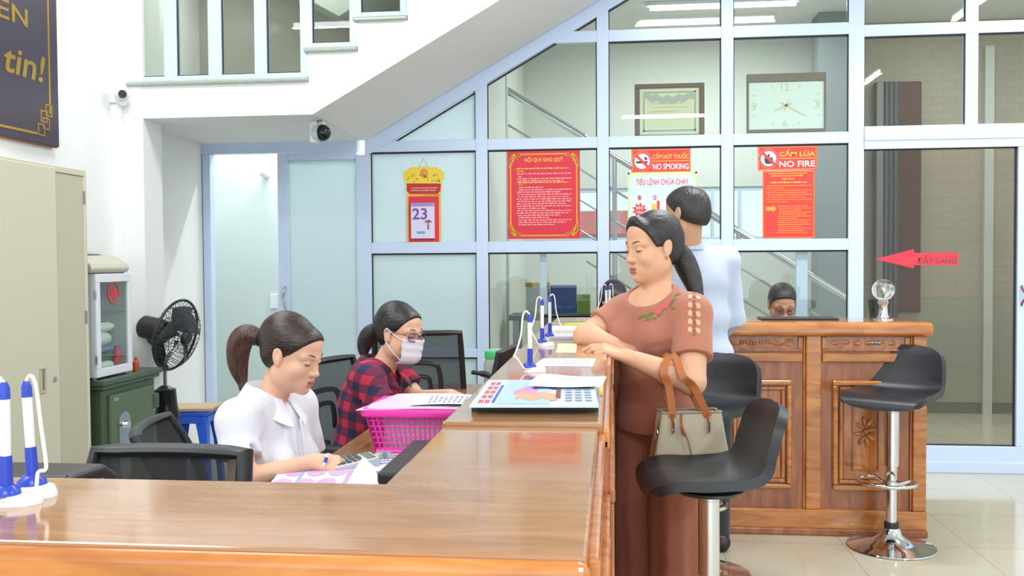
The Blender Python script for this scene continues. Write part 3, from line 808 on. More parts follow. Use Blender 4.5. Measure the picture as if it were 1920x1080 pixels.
# contents, each a thing of its own
rnd = random.Random(3)
packs = [('white folded dressing pack lowest in the first aid cabinet', 'EDEFEA', 0.0, 0.055), ('green box in the first aid cabinet', '5E7C66', 0.055, 0.04), ('blue packet in the first aid cabinet', '6E8DB0', 0.095, 0.035), ('pale gauze bundle in the middle of the first aid cabinet', 'E4E8E6', 0.13, 0.07), ('white cotton roll near the shelf of the first aid cabinet', 'F2F3F0', 0.20, 0.05)]
for i, (lb, cl, dz, hh) in enumerate(packs):
    z0 = az0 + 0.024 + dz
    m_ = MB(); yy0, yy1 = ay0 + 0.05, ay1 - (0.06 if i != 3 else 0.09)
    m_.grid(lambda u, v: ((ax1 - 0.1) + 0.055 * math.copysign(abs(math.cos(2 * PI * u)) ** 0.5, math.cos(2 * PI * u)) * (0.35 + 0.65 * math.sin(PI * min(max(v, 0.02), 0.98)) ** 0.4),
                          (yy0 + yy1) / 2 + (yy1 - yy0) / 2 * math.copysign(abs(math.sin(2 * PI * u)) ** 0.5, math.sin(2 * PI * u)) * (0.35 + 0.65 * math.sin(PI * min(max(v, 0.02), 0.98)) ** 0.4), z0 + hh * v), 20, 7, True)
    o = m_.build('medical_pack', P('pack_%d' % i, cl, 0.7), None, smooth=True)
    tag(o, lb, 'medical pack', 'supplies in the first aid cabinet')
o = MB().lathe([(0, 0), (0.022, 0), (0.024, 0.01), (0.024, 0.09), (0.012, 0.105), (0.012, 0.125), (0, 0.125)], 16, (ax1 - 0.045, ay1 - 0.075, az0 + 0.024)).build('bottle', P('red_bottle_plastic', 'C23440', 0.35), None, smooth=True)
tag(o, 'small red bottle in the first aid cabinet', 'bottle')

# beige desktop machine lying on the cabinet
mc = thing('fax_machine', 'cream fax machine lying on top of the white first aid cabinet', 'machine', (ax1 - 0.12, (ay0 + ay1) / 2, az1))
cream = P('cream_plastic', 'BFBBAA', 0.45)
mp_ = [(ax1 - 0.26, az1 + 0.004), (ax1 - 0.01, az1 + 0.004), (ax1 + 0.005, az1 + 0.025), (ax1 - 0.01, az1 + 0.05), (ax1 - 0.06, az1 + 0.085), (ax1 - 0.22, az1 + 0.115), (ax1 - 0.26, az1 + 0.11)]
MB().prism(mp_, ay0 - 0.03, ay1 - 0.015, 'y').build('case', cream, mc, w=True, bevel=0.012, seg=3)
MB().prism([(ax1 - 0.19, az1 + 0.1135), (ax1 - 0.10, az1 + 0.097), (ax1 - 0.10, az1 + 0.1), (ax1 - 0.19, az1 + 0.1165)], ay0 + 0.05, ay1 - 0.1, 'y').build('display', P('grey_panel', 'AEB0AA', 0.4), mc, w=True)
MB().box(ax1 - 0.255, ax1 - 0.03, ay0 - 0.028, ay1 - 0.02, az1, az1 + 0.006).build('base', P('cream_dark', 'A8A494', 0.5), mc, w=True)
MB().tube(catmull([(ax1 - 0.13, ay0 - 0.032, az1 + 0.06), (ax1 - 0.10, ay0 - 0.045, az1 + 0.03), (ax1 - 0.05, ay0 - 0.036, az1 + 0.02), (ax1 - 0.02, ay0 - 0.034, az1 + 0.008)], 6), 0.006, 8).build('cable', P('cable_grey', '8D8A80', 0.5), mc, smooth=True, w=True)

# pedestal fan
fc = at(330, 628, 5.12)
fan = thing('pedestal_fan', 'black pedestal fan with a round wire guard beside the green safe', 'fan', (fc.x - 0.05, fc.y, 0))
fdir = Vector((0.985, -0.13, -0.22)).normalized()
fu = Vector((0, 0, 1)); fr_ = fdir.cross(fu).normalized(); fu = fr_.cross(fdir).normalized()
FM = Matrix((fr_, fu, fdir)).transposed().to_4x4()       # local z = facing
FM.translation = fc
RR = 0.205
gd = MB()
for fs, dep in ((1, 0.075), (-1, 0.06)):
    for k in range(40):
        a0 = 2 * PI * k / 40
        pts = []
        for q in range(7):
            t_ = q / 6; r_ = 0.045 + (RR - 0.045) * t_; a_ = a0 + fs * 0.55 * t_
            pts.append((r_ * math.cos(a_), r_ * math.sin(a_), fs * dep * math.sqrt(max(0, 1 - t_ ** 2.2))))
        gd.tube(pts, 0.0017, 5)
    for rr_ in (0.09, 0.15):
        t_ = (rr_ - 0.045) / (RR - 0.045)
        gd.tube([(rr_ * math.cos(a), rr_ * math.sin(a), fs * dep * math.sqrt(1 - t_ ** 2.2)) for a in [2 * PI * k / 48 for k in range(48)]], 0.002, 5, closed=True)
gd.tube([(RR * math.cos(a), RR * math.sin(a), 0) for a in [2 * PI * k / 48 for k in range(48)]], 0.008, 8, closed=True)
gd.xf(FM).build('guard', black_plastic, fan, smooth=True, w=True)
MB().lathe([(0, 0.09), (0.035, 0.085), (0.046, 0.07), (0.046, 0.06), (0, 0.06)], 24).xf(FM).build('guard_badge', black_plastic, fan, smooth=True, w=True)
for k in range(5):
    a0 = 2 * PI * k / 5
    bl = MB().shell(lambda u, v: ((0.03 + 0.145 * v) * math.cos(a0 + (u - 0.5) * (0.95 - 0.2 * v) + 0.25 * v), (0.03 + 0.145 * v) * math.sin(a0 + (u - 0.5) * (0.95 - 0.2 * v) + 0.25 * v), 0.02 + (u - 0.5) * 0.05), 8, 7, 0.003)
    bl.xf(FM).build('blade', P('smoky_blade_plastic', '4A4E52', 0.3) if k == 0 else MATS['smoky_blade_plastic'], fan, smooth=True, w=True)
MB().lathe([(0, -0.235), (0.05, -0.232), (0.066, -0.215), (0.07, -0.11), (0.062, -0.065), (0, -0.06)], 24).xf(FM).build('motor_housing', black_plastic, fan, smooth=True, w=True)
nk = FM @ Vector((0, 0, -0.13)); bx0, by0_ = nk.x + 0.02, nk.y
nb = MB(); nb.tube(catmull([FM @ Vector((0, -0.05, -0.15)), Vector((nk.x + 0.01, nk.y - 0.004, nk.z - 0.09)), Vector((nk.x + 0.03, nk.y - 0.006, nk.z - 0.17)), Vector((nk.x + 0.05, nk.y - 0.006, nk.z - 0.23))], 6), [0.035] * 7 + [0.03] * 6 + [0.022] * 6, 12)
nb.build('neck', black_plastic, fan, smooth=True, w=True)
px_, py_ = nk.x + 0.05, nk.y - 0.006
MB().cyl((px_, py_, 0.62), (px_, py_, nk.z - 0.2), 0.011).build('inner_pole', steel, fan, smooth=True, w=True)
MB().tube(catmull([(px_ + 0.02, py_, 0.03), (px_ + 0.02, py_, 0.3), (px_ + 0.012, py_, 0.5), (px_ - 0.002, py_ , 0.66), (px_ - 0.004, py_, 0.70)], 5), [0.06] * 6 + [0.07] * 6 + [0.062] * 5 + [0.04, 0.032, 0.025, 0.02], 16).build('control_column', black_gloss, fan, smooth=True, w=True)
MB().lathe([(0, 0), (0.19, 0), (0.19, 0.015), (0.08, 0.045), (0.0, 0.05)], 32, (px_ + 0.02, py_, 0)).build('base', black_plastic, fan, smooth=True, w=True)

# blue plastic stool with a flat carton on it
bp_ = at(362, 760, 5.62)
bs = thing('plastic_stool', 'blue plastic stool under a flat brown carton by the doorway', 'stool', (bp_.x, bp_.y, 0), 0.1)
bh = bp_.z - 0.02
MB().box(-0.125, 0.125, -0.125, 0.125, bh - 0.035, bh).build('seat', stool_blue, bs, bevel=0.012, seg=3)
for sx_ in (-1, 1):
    for sy_ in (-1, 1):
        lg = MB()
        def lp(u, v, sx_=sx_, sy_=sy_):
            z = (bh - 0.035) * (1 - v); sp = 0.118 + 0.03 * v
            w0 = 0.07 - 0.025 * min(1, v * 3) 
            e = u * 2 - 1
            if e < 0: return (sx_ * sp, sy_ * (sp + e * w0), z)
            return (sx_ * (sp - e * w0), sy_ * sp, z)
        lg.shell(lp, 9, 6, 0.006)
        lg.build('leg', stool_blue, bs, smooth=True)
for q in range(4):
    M_ = Matrix.Rotation(q * PI / 2, 4, 'Z')
    MB().box(-0.10, 0.10, 0.122, 0.127, bh - 0.075, bh - 0.034).xf(M_).build('apron', stool_blue, bs)
o = MB().box(-0.155, 0.155, -0.13, 0.13, 0, 0.018).build('cardboard_box', P('brown_card', 'B79F80', 0.8), None, bevel=0.003)
o.location = (bp_.x + 0.0, bp_.y, bh); o.rotation_euler = (0, 0, 0.15)
tag(o, 'flat brown carton lying on the blue plastic stool', 'carton')

# wall sockets with a plug
soc = at(264, 578, 5.5)
def wall_y(px, py):
    c = Vector(((px - 960) / FPX, (540 - py) / FPX, -1.0)); w = Vector((AX.dot(c), AY.dot(c), AZ.dot(c)))
    return CAM + w * (WX / w.x)
for nm, (px, py), (wy, wz), lb in (('wall_socket', (267, 579), (0.12, 0.12), 'white double wall socket above the green safe, upper of two'), ('wall_socket', (258, 597), (0.15, 0.09), 'white wall socket plate, lower of two above the green safe')):
    p = wall_y(px, py)
    s0 = thing(nm, lb, 'socket', tuple(p))
    MB().box(WX, WX + 0.012, p.y - wy / 2, p.y + wy / 2, p.z - wz / 2, p.z + wz / 2).build('plate', white_plastic, s0, w=True, bevel=0.004)
    MB().box(WX + 0.012, WX + 0.015, p.y - wy * 0.2, p.y + wy * 0.3, p.z - wz * 0.25, p.z + wz * 0.25).build('outlet', P('socket_grey_' + str(px), 'B9C2CC', 0.4), s0, w=True)
p = wall_y(246, 582)
plug = thing('power_plug', 'yellow and black power plug with a hanging cable beside the first aid cabinet', 'plug', tuple(p))
MB().box(WX + 0.001, WX + 0.05, p.y - 0.03, p.y + 0.03, p.z - 0.02, p.z + 0.015).build('plug_body', P('plug_yellow', 'C9A368', 0.5), plug, w=True, bevel=0.008)
MB().box(WX + 0.001, WX + 0.04, p.y - 0.02, p.y + 0.035, p.z + 0.015, p.z + 0.06).build('adapter', black_plastic, plug, w=True, bevel=0.008)
MB().tube(catmull([(WX + 0.03, p.y, p.z - 0.02), (WX + 0.03, p.y + 0.02, p.z - 0.15), (WX + 0.03, p.y + 0.05, p.z - 0.3), (WX + 0.03, p.y + 0.06, p.z - 0.6)], 6), 0.005, 6).build('cable', P('cable_white', 'C9CBD0', 0.5), plug, smooth=True, w=True)
# small medicine bottle at the corner of the safe top
o = MB().lathe([(0, 0), (0.016, 0), (0.017, 0.004), (0.017, 0.05), (0.009, 0.058), (0.009, 0.075), (0, 0.075)], 14, (KX - 0.01, ay1 + 0.05, SH)).build('bottle', P('amber_bottle', 'B5523A', 0.3), None, smooth=True)
tag(o, 'tiny amber bottle on the safe beside the first aid cabinet', 'bottle')

# ================================================================== STOOLS AND CHAIRS
def bar_stool(label, loc, rz, seat_z, group=None):
    """bucket seat on a chrome post; local +x is the back, -x the front lip"""
    t = thing('bar_stool', label, 'stool', loc, rz)
    prof = catmull([(-0.205, 0, -0.040), (-0.19, 0, -0.008), (-0.13, 0, 0.006), (-0.02, 0, -0.008), (0.09, 0, -0.004), (0.150, 0, 0.030), (0.178, 0, 0.090), (0.194, 0, 0.150), (0.206, 0, 0.200), (0.220, 0, 0.232)], 5)
    n = len(prof)
    def fn(u, v):
        v = 0.5 - 0.5 * math.cos(PI * (0.03 + 0.94 * v)); v = (v - 0.00222) / 0.99556
        f = v * (n - 1); i = min(int(f), n - 2); p = prof[i].lerp(prof[i + 1], f - i)
        s = u * 2 - 1
        e = abs(2 * v - 1)
        w = 0.200 * max(0.03, 1 - e ** 6) ** 0.5 * (1 - 0.07 * max(0, v - 0.5))
        a = abs(s) * w / 0.2
        rise = 0.026 * a ** 2.4 * smoothstep(min(1, max(0, (v - 0.12) / 0.3))) * (1 - smoothstep(min(1, max(0, (v - 0.55) / 0.2))))
        wrap = 0.034 * a ** 2.2 * smoothstep(min(1, max(0, (v - 0.45) / 0.25)))
        return Vector((p.x - wrap, s * w, p.z + rise + seat_z))
    MB().shell(fn, 29, 60, 0.031).build('seat_shell', black_leather, t, smooth=85)
    MB().lathe([(0.0, -0.025), (0.10, -0.028), (0.115, -0.036), (0.10, -0.050), (0.05, -0.060), (0, -0.060)], 28, (0.0, 0, seat_z)).build('seat_mount', black_plastic, t, smooth=True)
    MB().lathe([(0, 0.40), (0.034, 0.40), (0.034, seat_z - 0.075), (0.037, seat_z - 0.072), (0.037, seat_z - 0.058), (0, seat_z - 0.058)], 28).build('outer_post', chrome, t, smooth=True)
    MB().cyl((0, 0, 0.08), (0, 0, 0.41), 0.025, 24).build('inner_post', chrome, t, smooth=True)
    MB().lathe([(0.0, 0.125), (0.032, 0.125), (0.034, 0.120), (0.034, 0.098), (0, 0.098)], 24).build('collar', black_plastic, t, smooth=True)
    MB().lathe([(0, 0.0), (0.205, 0.0), (0.208, 0.004), (0.205, 0.009), (0.15, 0.020), (0.09, 0.036), (0.052, 0.062), (0.038, 0.098), (0, 0.10)], 48).build('base', chrome, t, smooth=True)
    fr2 = MB()
    ring_ = [(-0.075 + 0.115 * math.cos(a), 0.135 * math.sin(a), 0.335 + 0.0 * a) for a in [PI * 0.22 + k * (2 * PI - PI * 0.44) / 26 for k in range(27)]]
    fr2.tube([(0.0, 0.036, 0.31)] + ring_ + [(0.0, -0.036, 0.31)], 0.009, 10)
    fr2.lathe([(0.026, 0.29), (0.04, 0.29), (0.042, 0.30), (0.042, 0.325), (0.026, 0.33)], 24)
    fr2.build('footrest', chrome, t, smooth=True)
    MB().tube(catmull([(0, 0.02, seat_z - 0.045), (0, 0.09, seat_z - 0.05), (0, 0.15, seat_z - 0.055), (0, 0.17, seat_z - 0.055)], 4), 0.005, 8).build('lever', chrome, t, smooth=True)
    return t
p = at(1329, 900, 3.00)
bar_stool('black bar stool nearest the camera, in front of the beige handbag', (p.x, p.y, 0), 0.10, 0.715)
p = onz(1318, 1052, 0.0)
bar_stool('black bar stool between the woman in brown and the far counter', (p.x - 0.015, 4.20, 0), 1.02, 0.735)
p = onz(1671, 1026, 0.0)
bar_stool('black bar stool standing alone on the right before the carved counter', (p.x, p.y, 0), 0.98, 0.735)

mesh_fab = bpy.data.materials.new('black_mesh_fabric'); mesh_fab.use_nodes = True; MATS['black_mesh_fabric'] = mesh_fab
nt = mesh_fab.node_tree; b = nt.nodes['Principled BSDF']; b.inputs['Base Color'].default_value = lin('2C2F33'); b.inputs['Roughness'].default_value = 0.8
tr = nt.nodes.new('ShaderNodeBsdfTransparent'); mx = nt.nodes.new('ShaderNodeMixShader'); mx.inputs[0].default_value = 0.58
nt.links.new(tr.outputs[0], mx.inputs[1]); nt.links.new(b.outputs[0], mx.inputs[2]); nt.links.new(mx.outputs[0], nt.nodes['Material Output'].inputs[0])
def office_chair(label, loc, rz, seat_z=0.46, lean=0.18, bw=0.235, bh=0.50, lumbar=True, arms=True, frame=0.02):
    """mesh-back task chair; local +y is where the sitter looks"""
    t = thing('office_chair', label, 'chair', loc, rz)
    MB().grid(lambda u, v: (0.0, 0.0, 0.0), 3, 2) if False else None
    st_ = MB(); st_.box(-0.235, 0.235, -0.22, 0.24, seat_z - 0.055, seat_z)
    st_.build('seat', dark_fabric, t, bevel=0.022, seg=3)
    def bp(u, v):             # back surface
        x = u * bw * (0.90 + 0.10 * (1 - abs(v - 0.45) * 1.2))
        z = seat_z + 0.07 + v * bh
        y = -0.235 - lean * v * bh * 1.0 - 0.035 * (1 - u * u) + 0.03 * math.sin(v * PI)
        return Vector((x, y, z))
    loop = []
    for q in range(9): loop.append(bp(-1 + 2 * q / 8, 1.0))
    for q in range(1, 8): loop.append(bp(1.0, 1 - q / 8))
    for q in range(9): loop.append(bp(1 - 2 * q / 8, 0.0))
    for q in range(1, 8): loop.append(bp(-1.0, q / 8))
    MB().tube(loop, frame, 10, closed=True, flat=0.7).build('back_frame', black_plastic, t, smooth=True)
    MB().shell(lambda u, v: bp(u * 2 - 1, v), 12, 12, 0.004).build('back_mesh', mesh_fab, t, smooth=True)
    if lumbar:
        def arc(w, v0, v1, off):
            return catmull([bp(-w * 1.05, v0) + Vector((0, off, 0)), bp(-w, v0 + (v1 - v0) * 0.75) + Vector((0, off, 0)), bp(-w * 0.7, v1) + Vector((0, off, 0)), bp(w * 0.7, v1) + Vector((0, off, 0)), bp(w, v0 + (v1 - v0) * 0.75) + Vector((0, off, 0)), bp(w * 1.05, v0) + Vector((0, off, 0))], 5)
        lb = MB(); lb.tube(arc(0.50, 0.36, 0.72, -0.025), 0.012, 8); lb.tube(arc(0.28, 0.36, 0.60, -0.025), 0.011, 8)
        lb.build('lumbar_support', black_plastic, t, smooth=True)
    MB().tube(catmull([bp(0, 0.25) + Vector((0, -0.03, 0)), bp(0, 0.0) + Vector((0, -0.045, -0.03)), Vector((0, -0.2, seat_z - 0.09)), Vector((0, -0.05, seat_z - 0.085))], 5), 0.02, 10, flat=1.8).build('back_bracket', black_plastic, t, smooth=True)
    if arms:
        for s in (-1, 1):
            a = MB(); a.box(s * 0.285 - 0.033, s * 0.285 + 0.033, -0.15, 0.12, seat_z + 0.205, seat_z + 0.235)
            ao = a.build('armrest', black_plastic, t, bevel=0.012, seg=3)
            MB().tube(catmull([(s * 0.2, 0.0, seat_z - 0.065), (s * 0.275, 0.0, seat_z - 0.05), (s * 0.288, -0.01, seat_z + 0.06), (s * 0.285, -0.02, seat_z + 0.21)], 5), 0.018, 8, flat=1.5).build('armrest_post', black_plastic, ao, smooth=True)
    MB().cyl((0, 0, 0.10), (0, 0, seat_z - 0.05), 0.025, 16).build('gas_column', black_plastic, t, smooth=True)
    for k in range(5):
        an = 2 * PI * k / 5 + 0.3
        d = Vector((math.cos(an), math.sin(an), 0))
        lg = MB().tube([d * 0.02 + Vector((0, 0, 0.11)), d * 0.15 + Vector((0, 0, 0.10)), d * 0.29 + Vector((0, 0, 0.075))], [0.03, 0.024, 0.018], 8).build('leg', black_plastic, t, smooth=True)
        n_ = Vector((-d.y, d.x, 0))
        MB().cyl(d * 0.29 + n_ * -0.02 + Vector((0, 0, 0.03)), d * 0.29 + n_ * 0.02 + Vector((0, 0, 0.03)), 0.03, 14).build('caster', black_plastic, lg, smooth=True)
    return t
# empty chair turned to the front desk, its back to the counter's far side
office_chair('empty mesh-backed office chair directly behind the foreground counter', (-1.185, 2.10, 0), PI, 0.41, 0.10, 0.225, 0.415, lumbar=False, arms=False, frame=0.027)
WCH = (-1.16, 2.93); PCH = (-0.95, 3.80)
office_chair('mesh office chair the woman in the white shirt sits on', (-1.15, 3.0, 0), -PI / 2 + 0.25, 0.43, 0.36, 0.235, 0.37, arms=False)
office_chair('tall-backed office chair the masked woman in plaid sits on', (PCH[0] + 0.0, PCH[1], 0), -PI / 2 - 0.25, 0.45, 0.10, 0.235, 0.46)
p = at(800, 622, 4.78)
office_chair('empty office chair with an arched lumbar support behind the masked woman', (p.x - 0.02, 4.78, 0), 0.10, 0.44, 0.06, 0.225, 0.545)
p = at(1085, 600, 5.65)
office_chair('dark office chair behind the far end of the long counter', (p.x - 0.02, 5.75, 0), PI, 0.45, 0.1, 0.24, 0.53, lumbar=False)

# ================================================================== THINGS ON THE COUNTERS
def pen_stand(label, px, py, z, h=0.155, yaw=0.0, two=False, lean=0.0, cordside=-1):
    g = onz(px, py, z)
    t = thing('pen_stand', label, 'pen stand', (g.x, g.y, z), yaw, 'counter pen stands')
    b_ = MB(); n = 28
    def el(rx, ry, zz, cx=0.0): return [(cx + rx * math.cos(2 * PI * k / n), ry * math.sin(2 * PI * k / n), zz) for k in range(n)]
    b_.grid(lambda u, v: (0.008 + (0.032 - 0.005 * v ** 2) * math.cos(2 * PI * u), (0.023 - 0.004 * v ** 2) * math.sin(2 * PI * u), 0.013 * v), n, 4, True)
    b_.add(el(0.027, 0.019, 0.013, 0.008), [tuple(range(n))]); b_.add(el(0.032, 0.023, 0.0, 0.008), [tuple(range(n))[::-1]])
    b_.build('base', white_plastic, t, smooth=True)
    MB().lathe([(0, 0.012), (0.020, 0.0125), (0.019, 0.018), (0.011, 0.026), (0, 0.026)], 20, (-0.008, 0, 0)).build('base_plate', blue_plastic, t, smooth=True)
    L = Vector((math.sin(lean), 0, math.cos(lean))); o_ = Vector((-0.006, 0, 0.02))
    MB().tube([o_, o_ + L * 0.045], [0.0085, 0.0075], 14).build('socket', blue_plastic, t, smooth=True)
    pn = MB().tube([o_ + L * 0.042, o_ + L * (h - 0.045)], [0.0065, 0.0068], 14).build('pen', white_plastic, t, smooth=True)
    MB().tube([o_ + L * (h - 0.045), o_ + L * (h - 0.03), o_ + L * (h - 0.022)], [0.0072, 0.0068, 0.004], 14).build('pen_cap', blue_plastic, pn, smooth=True)
    e = o_ + L * (h - 0.024); c = cordside
    MB().tube(catmull([e, e + Vector((c * 0.010, 0.001, 0.010)), e + Vector((c * 0.020, 0.003, -0.004)), e + Vector((c * 0.026, 0.006, -0.06)), e + Vector((c * 0.040, 0.004, -0.105)), e + Vector((c * 0.046, 0.0, -0.118)), e + Vector((c * 0.038, -0.006, -0.122)), Vector((c * 0.022 , -0.012, 0.010)), Vector((0.0, -0.02, 0.008))], 6), 0.0026, 8).build('cord', P('cord_white', 'E9ECE2', 0.5) if 'cord_white' not in MATS else MATS['cord_white'], t, smooth=True)
    return t
pen_stand('blue and white pen stand at the left edge of the foreground counter', 22, 944, HC, 0.166, 0.3, cordside=-1)
pen_stand('blue and white pen stand touching the one at the left edge, second from the left', 66, 926, HC, 0.160, -0.5, cordside=1, lean=-0.09)
pen_stand('blue and white pen stand on the long counter just behind the magazine', 998, 696, HC2, 0.165, 0.1)
pen_stand('blue and white pen stand, middle of the three in a row on the long counter', 1020, 648, HC2, 0.175, 0.1)
pen_stand('blue and white pen stand, farthest of the three in a row on the long counter', 1034, 636, HC2, 0.175, 0.1, cordside=1)
pen_stand('blue and white pen stand behind the shoulder of the woman in brown', 1139, 603, zt2, 0.19, 0.0)
pen_stand('blue and white pen stand farthest back beside the dark-haired head', 1145, 601, zt2, 0.19, 0.5, cordside=1)

ink = P('grey_ink', '8A93A8', 0.8); ink_blue = P('blue_ink', '3E5DB8', 0.7); ink_red = P('red_ink', 'D84A50', 0.7); ink_purple = P('purple_ink', '8B4FB0', 0.7)
def sheet(label, corners, z, lift=0.0, mat=None, lines=0, curl=0.0, name='paper_sheet', cat='paper', grp=None, th=0.0012, lmat=None):
    """a sheet lying at height z, its four corners (left-near, right-near, right-far, left-far) taken on that plane"""
    c = [onz(px, py, z) for px, py in corners]
    o0 = sum(c, Vector()) / 4
    m_ = MB()
    def fn(u, v):
        p_ = (c[0] * (1 - u) + c[1] * u) * (1 - v) + (c[3] * (1 - u) + c[2] * u) * v
        return p_ + Vector((0, 0, th / 2 + 0.0006 + lift * v + curl * math.sin(u * PI * 1.3 + 0.6) * math.sin(v * PI) + abs(curl) * (u - 0.5) ** 2))
    m_.shell(fn, 12, 8, th)
    t = m_.build(name, mat or paper_m, None, smooth=True)
    tag(t, label, cat, grp)
    if lines:
        tx = MB(); rr = random.Random(int(corners[0][0]))
        for i in range(lines):
            v0 = 0.1 + 0.8 * i / lines; u0 = 0.08
            while u0 < 0.9:
                l = rr.uniform(0.04, 0.14)
                q = [fn(u0, v0), fn(min(0.93, u0 + l), v0), fn(min(0.93, u0 + l), v0 + 0.32 / lines), fn(u0, v0 + 0.32 / lines)]
                tx.add([p_ + Vector((0, 0, th / 2 + 0.0007)) for p_ in q], [(0, 1, 2, 3)])
                u0 += l + 0.03
        tx.build('printed_text', lmat or ink, t, w=True)
    return t, fn
# magazine on a dark folder
fo, _ = sheet('dark folder under the glossy magazine on the long counter', [(884, 772), (1122, 772), (1116, 742), (915, 742)], HC2, mat=P('dark_folder_card', '2A3330', 0.6), th=0.012, name='folder', cat='folder')
mg, mf = sheet('glossy magazine with a purple and orange picture lying on the long counter', [(880, 765), (1123, 765), (1112, 722), (917, 722)], HC2 + 0.0145, lift=0.008, mat=P('magazine_paper', 'CBDDF2', 0.3, coat=0.3), th=0.004, name='magazine', cat='magazine')
def patch(nm, u0, u1, v0, v1, mat, par, f, dz=0.004, rag=0.0):
    m_ = MB(); n = 10
    def g(u, v):
        uu, vv = u0 + (u1 - u0) * u, v0 + (v1 - v0) * v
        return f(uu, vv + rag * math.sin(uu * 37)) + Vector((0, 0, dz))
    m_.grid(g, n, 4); return m_.build(nm, mat, par, w=True)
patch('picture', 0.20, 0.62, 0.05, 0.95, P('print_teal', 'A3C4DA', 0.4), mg, mf, 0.0025)
patch('picture', 0.33, 0.68, 0.20, 0.45, P('print_orange', 'DDA080', 0.4), mg, mf, 0.0029, 0.05)
patch('picture', 0.45, 0.66, 0.62, 0.90, P('print_purple', '8E4BA8', 0.4), mg, mf, 0.0029, 0.05)
patch('picture', 0.30, 0.5, 0.45, 0.60, P('print_pink', 'C987B5', 0.4), mg, mf, 0.0029, 0.06)
patch('picture', 0.66, 0.70, 0.25, 0.6, P('print_brown', '6B3F36', 0.4), mg, mf, 0.0031)
patch('title_bar', 0.155, 0.178, 0.10, 0.75, ink_blue, mg, mf, 0.0029)
tx = MB()
for k in range(5):
    for q in range(2):
        v0 = 0.08 + 0.17 * k; u0 = 0.05 + 0.05 * q
        for du in (0.0, 0.022):
            tx.add([mf(u0 + du, v0) + Vector((0, 0, 0.003)), mf(u0 + du + 0.012, v0) + Vector((0, 0, 0.003)), mf(u0 + du + 0.012, v0 + 0.12) + Vector((0, 0, 0.003)), mf(u0 + du, v0 + 0.12) + Vector((0, 0, 0.003))], [(0, 1, 2, 3)])
        tx.add([mf(u0, v0 + 0.05) + Vector((0, 0, 0.003)), mf(u0 + 0.034, v0 + 0.05) + Vector((0, 0, 0.003)), mf(u0 + 0.034, v0 + 0.075) + Vector((0, 0, 0.003)), mf(u0, v0 + 0.075) + Vector((0, 0, 0.003))], [(0, 1, 2, 3)])
tx.build('title_lettering', ink_red, mg, w=True)
tx = MB()
for k in range(3):
    for q in range(7):
        u0 = 0.74 + 0.08 * k; v0 = 0.15 + q * 0.1
        tx.add([mf(u0, v0) + Vector((0, 0, 0.003)), mf(u0 + 0.055, v0) + Vector((0, 0, 0.003)), mf(u0 + 0.055, v0 + 0.05) + Vector((0, 0, 0.003)), mf(u0, v0 + 0.05) + Vector((0, 0, 0.003))], [(0, 1, 2, 3)])
tx.build('printed_text', ink, mg, w=True)
sheet('crumpled white sheet lying across the back of the magazine', [(990, 726), (1116, 727), (1137, 714), (1022, 709)], HC2 + 0.028, curl=0.012, lift=0.006)
sheet('printed form lying on the long counter behind the nearest pen stand', [(1000, 687), (1112, 688), (1117, 673), (1018, 673)], HC2, lines=4, lmat=P('pale_ink', 'C5B9D6', 0.8))
sheet('pale form under the magazine corner on the long counter', [(912, 738), (1045, 738), (1040, 714), (945, 714)], HC2, mat=P('pink_form_paper', 'DDD0C4', 0.6), lines=5, lmat=P('form_pink_ink', 'C79B94', 0.8), th=0.001)
sheet('cream slip of paper on the long counter beside her elbow', [(1042, 662), (1080, 662), (1082, 645), (1047, 645)], HC2, mat=P('cream_slip', 'E6D8AE', 0.6))
sheet('small yellow slip at the right edge of the long counter by the magazine', [(1124, 742), (1131, 742), (1130, 724), (1124, 724)], HC2, mat=P('yellow_slip', 'D8BE62', 0.6))
sheet('white ledger book at the far end of the long counter', [(1030, 637), (1090, 637), (1090, 629), (1034, 629)], HC2, th=0.012, mat=P('grey_ledger', 'B9BDCC', 0.6), name='ledger', cat='book')
sheet('white paper bundle at the far end of the long counter, behind the ledger book', [(1034, 623), (1082, 623), (1082, 617), (1036, 617)], HC2, th=0.014, name='paper_bundle')
sheet('yellow green folder on the far counter behind her elbow', [(1056, 614), (1108, 611), (1112, 606), (1062, 608)], zt2, th=0.006, mat=P('lime_folder', 'AFC03E', 0.5), name='folder', cat='folder')

# desk things by the woman in white
fl, ff = sheet('colourful leaflet with coin pictures on the desk before the woman in white', [(492, 925), (720, 925), (738, 868), (535, 874)], DZ, mat=P('leaflet_paper', 'D5DDF4', 0.5), th=0.003, name='leaflet', cat='leaflet')
lp1, lp2 = P('leaflet_pink', 'C9A6CC', 0.5), P('leaflet_blue', '8FA9E6', 0.5)
for i in range(3):
    for j in range(2):
        m_ = MB(); cu_, cv_ = 0.10 + 0.19 * i + 0.05 * j, 0.28 + 0.42 * j
        m_.add([ff(cu_ + 0.085 * math.cos(a), cv_ + 0.17 * math.sin(a)) + Vector((0, 0, 0.0025)) for a in [2 * PI * k / 24 for k in range(24)]], [tuple(range(24))])
        m_.build('coin_print', lp1, fl, w=True)
for u0, v0, u1, v1, mm in ((0.0, 0.93, 1.0, 0.985, lp2), (0.21, 0.1, 0.235, 0.9, lp2), (0.62, 0.15, 0.66, 0.85, lp1), (0.70, 0.1, 0.95, 0.16, ink), (0.7, 0.24, 0.95, 0.30, ink), (0.7, 0.38, 0.95, 0.44, ink_red), (0.7, 0.6, 0.95, 0.66, ink)):
    patch('print_band', u0, u1, v0, v1, mm, fl, ff, 0.0026)
sheet('white sheet folded to a point beside the slim black machine', [(642, 921), (716, 921), (702, 888), (680, 870)], DZ + 0.012, lift=0.02)
sheet('white papers spread on the desk behind the calculator', [(660, 880), (752, 880), (800, 845), (706, 852)], DZ, lines=5)
pr = onz(690, 868, DZ)
